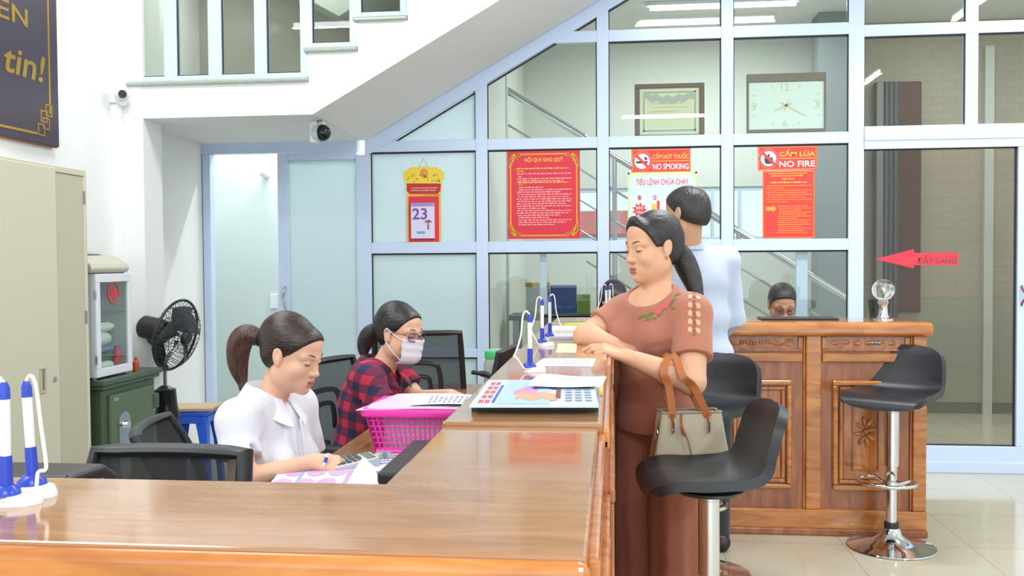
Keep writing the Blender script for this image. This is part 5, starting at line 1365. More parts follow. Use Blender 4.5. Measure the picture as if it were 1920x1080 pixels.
for h_ in range(12):
    if h_ % 3 == 0: continue
    a = h_ * PI / 6; cu_, cv_ = 0.5 + 0.44 * math.sin(a) * 1.0, 0.5 + 0.44 * math.cos(a)
    cu_ = min(0.93, max(0.07, 0.5 + 0.6 * math.sin(a))) if h_ in (2, 4, 8, 10) else cu_ - 0.09 * math.sin(a)
    c0 = pt(cu_, cv_); dv = Vector((math.sin(a), 0, math.cos(a))) * 0.012; n_ = Vector((math.cos(a), 0, -math.sin(a))) * 0.0035
    m_.add([c0 - dv - n_, c0 - dv + n_, c0 + dv + n_, c0 + dv - n_], [(0, 1, 2, 3)])
m_.build('hour_mark', nm_, t, w=True)
hm = P('clock_hand', 'E3D2B4', 0.4)
for ang, ln, wd, nm in ((math.radians(247), 0.085, 0.008, 'hour_hand'), (math.radians(120), 0.15, 0.006, 'minute_hand'), (math.radians(20), 0.05, 0.004, 'second_hand')):
    c0 = pt(0.5, 0.5, 0.002); dv = Vector((math.sin(ang), 0, math.cos(ang))); n_ = Vector((math.cos(ang), 0, -math.sin(ang))) * wd
    MB().add([c0 - dv * 0.04 - n_, c0 - dv * 0.04 + n_, c0 + dv * ln + n_ * 0.5, c0 + dv * ln - n_ * 0.5], [(0, 1, 2, 3)]).build(nm, hm, t, w=True)
t, pt, wh = behind('framed_certificate', 'brown framed certificate standing behind the partition glass', 'certificate', 1190, 158, 1321, 254, P('certificate_frame', '6E5552', 0.5), P('certificate_paper', 'E8EAC8', 0.6), 0.034, 0.03, 0.012)
frame_line(t, pt, wh, 0.022, 0.012, P('certificate_border', 'A5B2AC', 0.5))
flat(t, pt, 0.12, 0.14, 0.88, 0.82, P('certificate_inner', 'E2E4C2', 0.6), 'inner_sheet', -0.0002)
m_ = MB()
top_e = [pt(0.06 + 0.88 * k / 16, 0.93 - 0.10 * math.sin(PI * k / 16) + 0.03 * math.sin(k * 1.9), 0.0006) for k in range(17)]
bot_e = [p_ + Vector((0, 0, -0.05)) for p_ in top_e]
m_.add(top_e + bot_e, [(k, k + 1, 17 + k + 1, 17 + k) for k in range(16)]); m_.build('ribbon_print', P('certificate_ribbon', 'B9BDB6', 0.5), t, w=True)
rules(t, pt, [(0.66, 0.9), (0.58, 1), (0.50, 0.8), (0.42, 0.7)], P('certificate_text', 'C7B79A', 0.6), 41, 0.2, 0.8, 0.02)

# big dark sign on the left wall
def wpt(px, py, x=WX):
    c = Vector(((px - 960) / FPX, (540 - py) / FPX, -1.0)); w = Vector((AX.dot(c), AY.dot(c), AZ.dot(c)))
    return CAM + w * ((x) / w.x)
sx = WX + 0.04
bR = wpt(111, 276, sx); y1s = bR.y; z0s = bR.z
y0s, z1s = y1s - 3.2, z0s + 1.5
sg = thing('wall_sign', 'big dark wall sign with gold lettering high on the left wall', 'sign', (WX, (y0s + y1s) / 2, z0s))
MB().box(WX, sx - 0.006, y0s, y1s - 0.003, z0s - 0.005, z1s).build('backing', P('sign_red_wood', '8E5B45', 0.6), sg, w=True)
MB().box(sx - 0.006, sx, y0s, y1s, z0s, z1s).build('face', P('sign_plum', '3F3844', 0.35), sg, w=True)
YA = Vector((0, 1, 0))
def fit(px0, pyb, px1, pyt):
    a = wpt(px0, pyb, sx + 0.002); c = wpt(px1, pyb, sx + 0.002); tp2 = wpt(px0, pyt, sx + 0.002)
    return a, c.y - a.y, tp2.z - a.z
def gold_text(s, px0, pyb, px1, pyt):
    """letters on the wall plane, from (px0, pyb) to (px1, pyt)"""
    a = wpt(px0, pyb, sx + 0.0015); c = wpt(px1, pyb + (px1 - px0) * 0.2, sx + 0.0015)
    tz = wpt(px0, pyt, sx + 0.0015).z
    mb = text_mb(s, c.y - a.y, tz - a.z, a, YA, ZA)
    return mb
m_ = gold_text('tin!', 4, 132, 80, 78)
m_.v = [(x_, y_ + 0.22 * (z_ - wpt(5, 132, sx).z), z_) for x_, y_, z_ in m_.v]
m_.build('lettering', gold, sg, w=True)
gold_text('IỀN', -18, 24, 52, -32).build('lettering', gold, sg, w=True)
br_ = MB()
vz = z0s + 0.14; vy = y1s - 0.075
br_.box(sx, sx + 0.002, vy - 0.006, vy + 0.006, vz + 0.02, z1s - 0.1); br_.box(sx, sx + 0.002, y0s + 0.1, vy - 0.11, vz - 0.10, vz - 0.088)
for k in range(4):
    s_ = 0.028 + 0.0 * k; oy, oz = vy - 0.075 + 0.03 * (k % 2) + 0.012 * k, vz - 0.07 + 0.035 * k
    for (a, c, z0_, z1_) in ((oy - s_, oy + s_, oz - 0.03, oz - 0.024), (oy - s_, oy + s_, oz + 0.024, oz + 0.03), (oy - s_, oy - s_ + 0.006, oz - 0.024, oz + 0.024), (oy + s_ - 0.006, oy + s_, oz - 0.024, oz + 0.024)):
        br_.box(sx, sx + 0.002, a, c, z0_, z1_)
br_.build('border_pattern', gold, sg, w=True)

# cameras
cp0 = at(212, 178, SY - 0.03)
cc = thing('security_camera', 'white eyeball security camera on the pillar below the landing', 'camera', (cp0.x, SY - 0.03, cp0.z))
q0, q1 = at(199, 194, SY - 0.02), at(232, 158, SY - 0.02)
MB().box(q0.x, q1.x, SY - 0.035, SY - 0.021, q0.z, q1.z).build('mounting_box', white_plastic, cc, w=True, bevel=0.006)
bc = at(228, 177, SY - 0.09)
MB().ell(tuple(bc), (0.043, 0.05, 0.043), 20).build('ball', white_plastic, cc, w=True, smooth=True)
MB().tube([(bc.x - 0.03, SY - 0.034, bc.z - 0.03), (bc.x + 0.01, SY - 0.09, bc.z - 0.045)], [0.03, 0.02], 14).build('cradle', white_plastic, cc, w=True, smooth=True)
ld = Vector((0.55, -0.8, -0.1)).normalized()
MB().tube([bc + ld * 0.03, bc + ld * 0.054], [0.026, 0.022], 18).build('lens', black_gloss, cc, w=True, smooth=True)
w0, w1, w2 = at(204, 172, SY - 0.04), at(188, 160, SY - 0.03), at(165, 158, SY - 0.03)
MB().tube(catmull([w0, w1, w2], 6), 0.005, 6).build('cable', white_plastic, cc, w=True, smooth=True)
dc = at(603, 250, 5.43)
ptz = thing('security_camera', 'black dome security camera hanging under the stair soffit', 'camera', (dc.x, dc.y, dc.z))
q0, q1 = at(583, 268, 5.43), at(596, 235, 5.43)
MB().box(q0.x, q1.x, 5.40, 5.47, q0.z, zb).build('bracket', white_plastic, ptz, w=True, bevel=0.006)
MB().tube([(q1.x, 5.43, dc.z + 0.035), (dc.x + 0.02, 5.43, dc.z + 0.045)], [0.03, 0.034], 16).build('arm', P('grey_cap', 'C9CDD2', 0.4), ptz, w=True, smooth=True)
MB().tube([(dc.x - 0.035, 5.42, dc.z), (dc.x + 0.004, 5.41, dc.z)], [0.045, 0.052], 20).build('collar', MATS['grey_cap'], ptz, w=True, smooth=True)
MB().ell((dc.x + 0.012, 5.41, dc.z), (0.05, 0.05, 0.05), 24).build('dome', P('dome_black', '15171C', 0.1), ptz, w=True, smooth=True)

# tube lamps, several of them unseen added fill (their light is set at the top)
glow = emitter('tube_glow', 'F4FAFF', 14.0)
for i, (x_, y_, al, lb) in enumerate(((0.73, -0.9, 0, 'ceiling tube lamp above the shop entrance'), (-2.2, 0.4, 0, 'ceiling tube lamp added as fill left of the entrance'), (-2.2, 2.4, 0, 'ceiling tube lamp added as fill above the staff side, middle of three along the left'), (-2.2, 4.2, 0, 'ceiling tube lamp added as fill above the staff side nearest the stair landing'), (3.0, 7.6, 0, 'ceiling tube lamp added as fill behind the sliding glass door'), (-2.4, 7.3, 0, 'hidden ceiling tube lamp added as fill in the passage behind the left door'), (0.8, 4.45, 0, 'ceiling tube lamp added as fill over the far counter'), (2.95, 1.37, 1, 'ceiling tube lamp along the right side nearer the entrance'), (2.95, 4.84, 1, 'ceiling tube lamp along the right side near the glass door'), (0.9, 7.9, 0, 'ceiling tube lamp added as fill inside the room behind the partition'), (-2.2, 5.75, 0, 'ceiling tube lamp in the stairwell'))):
    t = thing('tube_lamp', lb, 'lamp', (x_, y_, 3.55), PI / 2 if al else 0)
    MB().box(-0.62, 0.62, -0.03, 0.03, -0.035, 0.0).build('housing', white_plastic, t, bevel=0.004)
    MB().cyl((-0.59, 0, -0.052), (0.59, 0, -0.052), 0.018).build('tube', glow, t, smooth=True)
# round bulb in the passage behind the left door
bl_ = at(478, 312, 7.35)
bw_ = thing('wall_lamp', 'round glowing bulb on the passage wall behind the left door', 'lamp', (bl_.x, 7.59, bl_.z))
MB().ell(tuple(bl_), (0.07, 0.07, 0.07), 20).build('bulb', emitter('bulb_glow', 'FFFDF5', 5.0), bw_, w=True, smooth=True)
MB().cyl((bl_.x, 7.42, bl_.z - 0.02), (bl_.x, 7.60, bl_.z - 0.05), 0.03).build('lamp_holder', white_plastic, bw_, w=True, smooth=True)
sw = at(513, 565, 7.58)
o = MB().box(sw.x - 0.035, sw.x + 0.03, 7.585, 7.6, sw.z - 0.06, sw.z + 0.06).build('light_switch', white_plastic, None, bevel=0.003)
tag(o, 'white light switch on the passage wall behind the left door', 'switch')
# stair handrail in the room behind
hr = thing('handrail', 'steel stair handrail with sloping bars in the room behind the partition', 'handrail', (0.6, 7.9, 0))
HY = 7.75
def hl(px, py): return at(px, py, HY)
for (a, c, r_, nm) in (((935, 160), (1600, 565), 0.03, 'top_rail'), ((905, 205), (1600, 632), 0.009, 'bar'), ((905, 262), (1600, 690), 0.009, 'bar'), ((905, 320), (1560, 722), 0.009, 'bar'), ((1100, 490), (1500, 735), 0.009, 'bar')):
    MB().tube([hl(*a), hl(*c)], r_, 12).build(nm, chrome if r_ > 0.02 else steel, hr, w=True, smooth=True)
for pxa, pya in ((948, 168), (1152, 292), (1385, 434)):
    q = hl(pxa, pya); MB().cyl(q, (q.x, q.y, 0.0), 0.02).build('baluster', steel, hr, w=True, smooth=True)
# shelf with boxes in the room behind
sh0 = at(985, 540, 7.3)
sf2 = thing('side_table', 'grey table holding coloured boxes behind the partition', 'table', (at(1050, 600, 7.4).x, 7.4, 0))
a_, c_ = at(960, 588, 7.4), at(1112, 588, 7.4)
MB().box(a_.x, c_.x, 7.15, 7.55, a_.z - 0.04, a_.z).build('table_top', P('grey_table', '8B8F8A', 0.5), sf2, w=True)
for xx in (a_.x + 0.05, c_.x - 0.05):
    for yy in (7.19, 7.51): MB().box(xx - 0.02, xx + 0.02, yy - 0.02, yy + 0.02, 0, a_.z - 0.04).build('leg', steel, sf2, w=True)
for lb, px0, py0, px1, py1, cl in (('dark blue box on the table behind the partition', 1032, 535, 1080, 587, '31508A'), ('green box on the table behind the partition', 1082, 552, 1106, 587, '6F8E3C'), ('white carton with a yellow top on the table behind the partition', 987, 537, 1028, 587, 'B8C4C4')):
    p0, p1 = at(px0, py1, 7.35), at(px1, py0, 7.35)
    o = MB().box(p0.x, p1.x, 7.33, 7.5, a_.z, p1.z).build('storage_box', P('box_' + cl, cl, 0.6), None, bevel=0.004); tag(o, lb, 'box', 'boxes on the back table')
    if '987' == str(px0): MB().box(p0.x - 0.005, p1.x + 0.005, 7.325, 7.505, p1.z, p1.z + 0.03).build('lid', P('mustard_lid', 'B99A3A', 0.6), o, w=True)

# ================================================================== PEOPLE
# smooth solids: every figure is one blended distance field, turned into one continuous surface
class Field:
    def __init__(s): s.ops = []
    def add(s, prim, k=0.02): s.ops.append(('+', prim, k)); return s
    def cut(s, prim, k=0.006): s.ops.append(('-', prim, k)); return s
    def both(s, prim, k=0.004): s.ops.append(('&', prim, k)); return s
    def mesh(s, lo, hi, res, keep=None, drop=()):
        lo = np.array(lo, float); hi = np.array(hi, float)
        n = np.maximum(4, np.ceil((hi - lo) / res).astype(int) + 1)
        ax = [(lo[i] + res * np.arange(n[i])).astype(np.float32) for i in range(3)]
        D = np.full(n, 0.5, np.float32)
        for op, (plo, phi, fn), k in s.ops:
            m = k + 2.5 * res + 0.004
            if op == '&': sl = [slice(0, n[i]) for i in range(3)]
            else:
                i0 = [int(max(0, math.floor((plo[i] - m - lo[i]) / res))) for i in range(3)]
                i1 = [int(min(n[i], math.ceil((phi[i] + m - lo[i]) / res) + 1)) for i in range(3)]
                if any(i1[i] <= i0[i] for i in range(3)): continue
                sl = [slice(i0[i], i1[i]) for i in range(3)]
            X, Y, Z = ax[0][sl[0]][:, None, None], ax[1][sl[1]][None, :, None], ax[2][sl[2]][None, None, :]
            d = fn(X, Y, Z).astype(np.float32); a = D[tuple(sl)]
            if op == '+':
                h = np.clip(0.5 + 0.5 * (a - d) / k, 0, 1); r = a * (1 - h) + d * h - k * h * (1 - h)
            else:
                if op == '-': d = -d
                h = np.clip(0.5 - 0.5 * (a - d) / k, 0, 1); r = a * (1 - h) + d * h + k * h * (1 - h)
            D[tuple(sl)] = r
        X, Y, Z = ax[0][:, None, None], ax[1][None, :, None], ax[2][None, None, :]
        def boxd(b, gx):
            (l, h) = b
            return np.maximum(np.maximum(np.maximum(l[0] - gx - X, X - h[0] - gx), np.maximum(l[1] - gx - Y, Y - h[1] - gx)), np.maximum(l[2] - gx - Z, Z - h[2] - gx))
        if keep is not None: D = np.maximum(D, boxd(keep, 0.0))
        for b in drop: D = np.maximum(D, -boxd(b, -0.005))
        return surface_net(D, lo, res)

def surface_net(D, lo, res):
    ins = D < 0
    nx, ny, nz = D.shape
    cnt = np.zeros((nx - 1, ny - 1, nz - 1), np.uint8)
    for i in (0, 1):
        for j in (0, 1):
            for k in (0, 1): cnt += ins[i:nx - 1 + i, j:ny - 1 + j, k:nz - 1 + k]
    I = np.argwhere((cnt > 0) & (cnt < 8))
    if len(I) == 0: return np.zeros((0, 3)), np.zeros((0, 4), int)
    cor = {}
    for i in (0, 1):
        for j in (0, 1):
            for k in (0, 1): cor[(i, j, k)] = D[I[:, 0] + i, I[:, 1] + j, I[:, 2] + k].astype(float)
    P_ = np.zeros((len(I), 3)); c_ = np.zeros(len(I))
    for a in cor:
        for d in range(3):
            if a[d] == 0:
                b_ = list(a); b_[d] = 1; b_ = tuple(b_)
                v0, v1 = cor[a], cor[b_]
                m = (v0 < 0) != (v1 < 0)
                t = np.where(m, v0 / np.where(m, v0 - v1, 1), 0)
                p = np.repeat(np.array(a, float)[None], len(I), 0); p[:, d] += t
                P_[m] += p[m]; c_ += m
    V = lo + (I + P_ / c_[:, None]) * res
    idx = np.full(cnt.shape, -1, np.int32); idx[I[:, 0], I[:, 1], I[:, 2]] = np.arange(len(I))
    F = []
    for d in range(3):
        e = [slice(None)] * 3; g = [slice(None)] * 3
        e[d] = slice(0, D.shape[d] - 1); g[d] = slice(1, D.shape[d])
        ch = ins[tuple(e)] != ins[tuple(g)]
        o = [(d + 1) % 3, (d + 2) % 3]
        E = np.argwhere(ch)
        ok = (E[:, o[0]] > 0) & (E[:, o[1]] > 0) & (E[:, o[0]] < D.shape[o[0]] - 1) & (E[:, o[1]] < D.shape[o[1]] - 1)
        E = E[ok]
        if len(E) == 0: continue
        def cell(du, dv):
            q = E.copy(); q[:, o[0]] -= du; q[:, o[1]] -= dv
            return idx[q[:, 0], q[:, 1], q[:, 2]]
        Q = np.stack([cell(1, 1), cell(0, 1), cell(0, 0), cell(1, 0)], 1)
        fl = ~ins[E[:, 0], E[:, 1], E[:, 2]]
        Q[fl] = Q[fl][:, ::-1]
        F.append(Q)
    F = np.concatenate(F); F = F[(F >= 0).all(1)]
    return V, F

def _v(p): return np.array(tuple(p), float)
def cone(a, b, ra, rb=None, clip=None):
    a, b = _v(a), _v(b); rb = ra if rb is None else rb
    r = max(ra, rb); ab = b - a; L2 = max(1e-9, float(ab @ ab))
    def fn(X, Y, Z):
        px, py, pz = X - a[0], Y - a[1], Z - a[2]
        t = np.clip((px * ab[0] + py * ab[1] + pz * ab[2]) / L2, 0, 1)
        d = np.sqrt((px - t * ab[0]) ** 2 + (py - t * ab[1]) ** 2 + (pz - t * ab[2]) ** 2) - (ra + (rb - ra) * t)
        for q, nrm in (clip or ()):
            d = np.maximum(d, (X - q[0]) * nrm[0] + (Y - q[1]) * nrm[1] + (Z - q[2]) * nrm[2])
        return d
    return (np.minimum(a, b) - r, np.maximum(a, b) + r, fn)
def ellip(c, r, R=None, clip=None):
    """R: 3x3 rows are the ellipsoid's own axes in world space"""
    c = _v(c); r = np.array(r, float)
    R = np.eye(3) if R is None else np.array([tuple(q) for q in R], float)
    ext = np.sqrt(((R * r[:, None]) ** 2).sum(0))
    def fn(X, Y, Z):
        px, py, pz = X - c[0], Y - c[1], Z - c[2]
        u = [(R[i, 0] * px + R[i, 1] * py + R[i, 2] * pz) / r[i] for i in range(3)]
        k0 = np.sqrt(u[0] ** 2 + u[1] ** 2 + u[2] ** 2) + 1e-9
        k1 = np.sqrt((u[0] / r[0]) ** 2 + (u[1] / r[1]) ** 2 + (u[2] / r[2]) ** 2) + 1e-9
        d = k0 * (k0 - 1) / k1
        for q, nrm in (clip or ()):
            d = np.maximum(d, (X - q[0]) * nrm[0] + (Y - q[1]) * nrm[1] + (Z - q[2]) * nrm[2])
        return d
    return (c - ext, c + ext, fn)
def half(p, nrm):
    """everything behind the plane through p with outward normal nrm"""
    p = _v(p); nrm = _v(nrm); nrm = nrm / np.linalg.norm(nrm)
    return (p - 9, p + 9, lambda X, Y, Z: (X - p[0]) * nrm[0] + (Y - p[1]) * nrm[1] + (Z - p[2]) * nrm[2])

class Frame:
    """a local frame: x = the person's right, y = forward, z = up"""
    def __init__(s, o, fwd, up=(0, 0, 1)):
        s.o = Vector(o); s.y = Vector(fwd).normalized()
        u = Vector(up); s.x = s.y.cross(u).normalized(); s.z = s.x.cross(s.y).normalized()
    def p(s, x, y, z): return s.o + s.x * x + s.y * y + s.z * z
    def R(s): return (s.x, s.y, s.z)
    def ell(s, c, r, rx=0.0, clip=None):
        R = s.R()
        if rx:
            q = Matrix.Rotation(rx, 3, s.x); R = (s.x, q @ s.y, q @ s.z)
        return ellip(s.p(*c), r, R, clip)
    def con(s, a, b, ra, rb=None): return cone(s.p(*a), s.p(*b), ra, rb)
    def loc(s, V):
        q = V - _v(s.o)
        return np.stack([q @ _v(s.x), q @ _v(s.y), q @ _v(s.z)], 1)

def finish(name, parts, mats, parent, sel=None, disp=None):
    """parts: list of (V, F); sel(V) -> material index per face centre"""
    Vs, Fs, o = [], [], 0
    for V, F in parts:
        Vs.append(V); Fs.append(F + o); o += len(V)
    V = np.concatenate(Vs); F = np.concatenate(Fs)
    me = bpy.data.meshes.new(name)
    me.vertices.add(len(V)); me.loops.add(len(F) * 4); me.polygons.add(len(F))
    me.loops.foreach_set('vertex_index', F.ravel().astype(np.int32))
    me.polygons.foreach_set('loop_start', np.arange(0, len(F) * 4, 4, dtype=np.int32))
    me.vertices.foreach_set('co', V.astype(np.float32).ravel())
    me.polygons.foreach_set('use_smooth', np.ones(len(F), bool))
    for m in mats: me.materials.append(m)
    if sel is not None:
        me.polygons.foreach_set('material_index', sel(V[F].mean(1)).astype(np.int32))
    me.update(calc_edges=True); me.validate()
    return link(name, me, parent, w=True)

def head_field(f, H, s=1.0, female=True, heavy=0.0, jaw=1.0):
    """H: head frame at ear height; s: overall size"""
    E = lambda c, r, **k: H.ell([q * s for q in c], [q * s for q in r], **k)
    C = lambda a, b, ra, rb=None: H.con([q * s for q in a], [q * s for q in b], ra * s, None if rb is None else rb * s)
    f.add(E((0, -0.014, 0.034), (0.071, 0.091, 0.078)), 0.02)
    f.add(E((0, 0.022, -0.030), (0.060 + heavy * 0.004, 0.067, 0.084)), 0.03)
    f.add(E((0, 0.050, 0.050), (0.054, 0.036, 0.045)), 0.03)
    f.add(E((0, 0.034, -0.076), (0.046 * jaw + heavy * 0.006, 0.046, 0.036)), 0.03)
    f.add(E((0, 0.076, -0.101), (0.019, 0.014, 0.013)), 0.022)
    for q in (-1, 1):
        f.add(E((q * 0.037, 0.056, -0.030), (0.026, 0.024 + heavy * 0.003, 0.025)), 0.022)
        f.add(E((q * 0.050, 0.010, -0.060), (0.014 + heavy * 0.006, 0.03, 0.028)), 0.03)
        f.add(C((q * 0.014, 0.083, 0.019), (q * 0.046, 0.070, 0.020), 0.009, 0.008), 0.018)
        f.cut(E((q * 0.032, 0.0985, 0.002), (0.017, 0.012, 0.0095)), 0.012)
        f.add(E((q * 0.0315, 0.0765, 0.001), (0.0150, 0.0120, 0.0105)), 0.004)
    f.add(C((0, 0.083, 0.012), (0, 0.101, -0.030), 0.0075, 0.0105), 0.014)
    f.add(E((0, 0.104, -0.033), (0.0105, 0.0100, 0.0085)), 0.008)
    for q in (-1, 1):
        f.add(E((q * 0.0125, 0.094, -0.035), (0.0075, 0.0095, 0.0070)), 0.007)
        f.cut(E((q * 0.0065, 0.1005, -0.0435), (0.0035, 0.004, 0.003)), 0.003)
    f.add(E((0, 0.074, -0.068), (0.030, 0.020, 0.026)), 0.018)
    f.add(E((0, 0.0925, -0.0625), (0.0205, 0.0085, 0.0052)), 0.006)
    f.add(E((0, 0.0905, -0.0735), (0.0185, 0.0090, 0.0062)), 0.006)
    f.cut(C((-0.020, 0.0945, -0.0678), (0.020, 0.0945, -0.0678), 0.0016), 0.004)
    f.cut(E((0, 0.094, -0.084), (0.014, 0.007, 0.0045)), 0.008)
    for q in (-1, 1):
        f.add(E((q * 0.0745, -0.010, -0.002), (0.0075, 0.0175, 0.0305), rx=0.25), 0.007)
        f.cut(E((q * 0.0835, -0.006, 0.004), (0.0055, 0.0095, 0.0165), rx=0.25), 0.004)
        f.add(E((q * 0.0735, -0.002, -0.027), (0.0065, 0.008, 0.009)), 0.006)
    return f
def face_sel(H, s, lips=True):
    def sel(Cn):
        q = H.loc(Cn) / s
        m = np.zeros(len(Cn), np.int32)
        up = ((q[:, 0] / 0.0225) ** 2 + ((q[:, 2] + 0.0625) / 0.0056) ** 2 < 1) & (q[:, 1] > 0.085)
        lo = ((q[:, 0] / 0.0200) ** 2 + ((q[:, 2] + 0.0735) / 0.0068) ** 2 < 1) & (q[:, 1] > 0.083)
        if lips: m[up | lo] = 1
        return m
    return sel
def lash_brow(H, s, parent, mat, brow_mat, gaze=0.0):
    for q in (-1, 1):
        pts = []
        for k in range(11):
            u = -1 + 2 * k / 10
            x = 0.0315 + 0.0142 * u; zz = 0.001 - 0.0052 + 0.0042 * u * u - gaze * 0.0015
            rr = max(0.0, 1 - (u * 0.95) ** 2 - ((zz - 0.001) / 0.0105) ** 2)
            pts.append(H.p(q * x * s, (0.0765 + 0.0120 * math.sqrt(rr) + 0.0006) * s, zz * s))
        MB().tube(pts, [0.0007 * s] + [0.0016 * s] * 9 + [0.0008 * s], 6).build('eyelash', mat, parent, w=True, smooth=True)
        b_ = [H.p(q * x * s, y * s, z * s) for x, y, z in ((0.0125, 0.0925, 0.0225), (0.024, 0.0905, 0.0275), (0.037, 0.0835, 0.0300), (0.050, 0.0700, 0.0250))]
        MB().tube(catmull(b_, 5), [0.0022 * s + 0.0012 * s * math.sin(PI * min(1, k / 12)) for k in range(16)], 8, flat=0.6).build('eyebrow', brow_mat, parent, w=True, smooth=True)

def hand_field(f, wrist, dirn, back, thumb, curl=0.35, s=1.0, spread=0.05, curls=None):
    """wrist point, direction of the fingers, outward normal of the back of the hand, direction of the thumb side"""
    W = Vector(wrist); d = Vector(dirn).normalized(); b_ = Vector(back); b_ = (b_ - d * b_.dot(d)).normalized()
    t = Vector(thumb); t = (t - d * t.dot(d) - b_ * t.dot(b_)).normalized()
    kn = []
    for i, off in enumerate((0.027, 0.0085, -0.0095, -0.0265)):
        K = W + d * (0.084 - 0.004 * abs(i - 1)) * s + t * off * s + b_ * (0.004 - 0.003 * abs(i - 1.3)) * s
        kn.append(K)
        f.add(cone(W + t * off * 0.62 * s, K, 0.0135 * s, 0.0112 * s), 0.012)
    f.add(ellip(W + d * 0.045 * s - b_ * 0.004 * s, (0.030 * s, 0.044 * s, 0.0135 * s), (t, d, b_)), 0.012)
    L = ((0.040, 0.024, 0.019), (0.044, 0.028, 0.020), (0.041, 0.026, 0.020), (0.033, 0.020, 0.017))
    for i, K in enumerate(kn):
        a = 0.0; p = K; sd = (1.5 - i) * spread
        cu = curls[i] if curls else curl
        for j in range(3):
            a += cu * (0.75, 1.0, 0.7)[j]
            dd = (d * math.cos(a) - b_ * math.sin(a) + t * sd).normalized()
            q = p + dd * L[i][j] * s
            f.add(cone(p, q, (0.0088, 0.0080, 0.0074)[j] * s, (0.0080, 0.0074, 0.0064)[j] * s), 0.003)
            p = q
    p0 = W + d * 0.016 * s + t * 0.020 * s - b_ * 0.004 * s
    p1 = p0 + (d * 0.72 + t * 0.60 - b_ * 0.25).normalized() * 0.042 * s
    p2 = p1 + (d * 0.88 + t * 0.22 - b_ * 0.35).normalized() * 0.032 * s
    p3 = p2 + (d * 0.93 - t * 0.05 - b_ * 0.35).normalized() * 0.026 * s
    f.add(cone(p0, p1, 0.0145 * s, 0.0115 * s), 0.012); f.add(cone(p1, p2, 0.0105 * s, 0.0092 * s), 0.004); f.add(cone(p2, p3, 0.0092 * s, 0.0074 * s), 0.003)
    return f
def fingertip_nails(): pass

skin_f = P('skin', 'E0B195', 0.5, sss=0.12, bump=0.05, bscale=350)
lip_m = P('lips', 'BC6A66', 0.42)
skin_old = P('skin_warm', 'D9A888', 0.52, sss=0.12, bump=0.06, bscale=300, var=0.06, vscale=22)
lip_old = P('lips_rose', 'B06A66', 0.42)
skin_m = P('skin_man', 'C99A7C', 0.55, sss=0.1, bump=0.05, bscale=300)
def hair_mat(name, c1, c2, stretch):
    m = P(name, c1, 0.38, spec=0.55)
    nt, b, N, L = nodes_of(m)
    tc = N('ShaderNodeTexCoord'); mp = N('ShaderNodeMapping'); mp.inputs['Scale'].default_value = stretch
    L(tc.outputs['Object'], mp.inputs[0])
    n = N('ShaderNodeTexNoise'); n.inputs['Scale'].default_value = 14; n.inputs['Detail'].default_value = 5; L(mp.outputs[0], n.inputs['Vector'])
    cr = N('ShaderNodeValToRGB'); cr.color_ramp.elements[0].position = 0.35; cr.color_ramp.elements[1].position = 0.7
    cr.color_ramp.elements[0].color = lin(c1); cr.color_ramp.elements[1].color = lin(c2)
    L(n.outputs[0], cr.inputs[0]); L(cr.outputs[0], b.inputs['Base Color'])
    bp = N('ShaderNodeBump'); bp.inputs['Strength'].default_value = 0.35; bp.inputs['Distance'].default_value = 0.01
    L(n.outputs[0], bp.inputs['Height']); L(bp.outputs[0], b.inputs['Normal'])
    return m
hair_brown = hair_mat('hair_dark_brown', '1E1512', '3A261E', (3, 9, 9))
hair_tail = hair_mat('hair_tail_brown', '2E1C16', '5A382B', (12, 12, 2))
hair_black = hair_mat('hair_black', '141214', '29252A', (3, 9, 9))
hair_man = hair_mat('hair_man', '1B191A', '343031', (9, 9, 5))

def hair_cap(f, H, s, thick=1.0, low=-0.02):
    E = lambda c, r, **k: H.ell([q * s for q in c], [q * s for q in r], **k)
    f.add(E((0, -0.016, 0.038), (0.0775, 0.0985, 0.084)), 0.02)
    f.add(E((0, -0.045, -0.010), (0.070, 0.066, 0.066)), 0.03)
    f.add(E((0, 0.046, 0.054), (0.062, 0.046, 0.050)), 0.02)
    return f
def hairline(f, H, s, a=0.032, b=0.018, k=0.006, tilt=(0.80, -0.60)):
    f.both(half(H.p(0, a * s, b * s), H.y * tilt[0] + H.z * tilt[1]), k)
    f.cut(H.ell((0, 0.120 * s, -0.012 * s), (0.060 * s, 0.070 * s, 0.078 * s)), 0.008)
    return f
def hcap_mesh(H, s, extra=None, lo_=0.15, res=0.0035, line=(0.032, 0.018), nape=-0.070):
    f = Field(); hair_cap(f, H, s)
    hairline(f, H, s, *line)
    f.both(half(H.p(0, 0, nape * s), -H.z * 0.85 - H.y * 0.3), 0.006)
    c = _v(H.o)
    return f.mesh(c - 0.16 * s, c + 0.16 * s, res)

def torso(f, T, up, w=1.0, g=0.0, bust=0.0, waist=1.0):
    """T: frame at the pelvis, up: list of frames pelvis, belly, chest ; g inflates"""
    P0, P1, P2 = up
    f.add(P0.ell((0, -0.005, 0), (0.165 * w + g, 0.112 * w + g, 0.115 + g)), 0.05)
    f.add(P1.ell((0, 0.005, 0), (0.142 * w * waist + g, 0.102 * w * waist + g, 0.14 + g)), 0.06)
    f.add(P2.ell((0, 0.0, 0), (0.158 * w + g, 0.108 * w + g, 0.155 + g)), 0.05)
    if bust:
        for q in (-1, 1): f.add(P2.ell((q * 0.072 * w, 0.075 * w, -0.045), (0.062 * bust + g, 0.058 * bust + g, 0.062 * bust + g)), 0.035)
    return f
def lerp(a, b, t): return Vector(a) * (1 - t) + Vector(b) * t

def cloth(name, color, bump=0.12, sc=500, rough=0.85, sheen=0.2): return P(name, color, rough, bump=bump, bscale=sc, sheen=sheen)

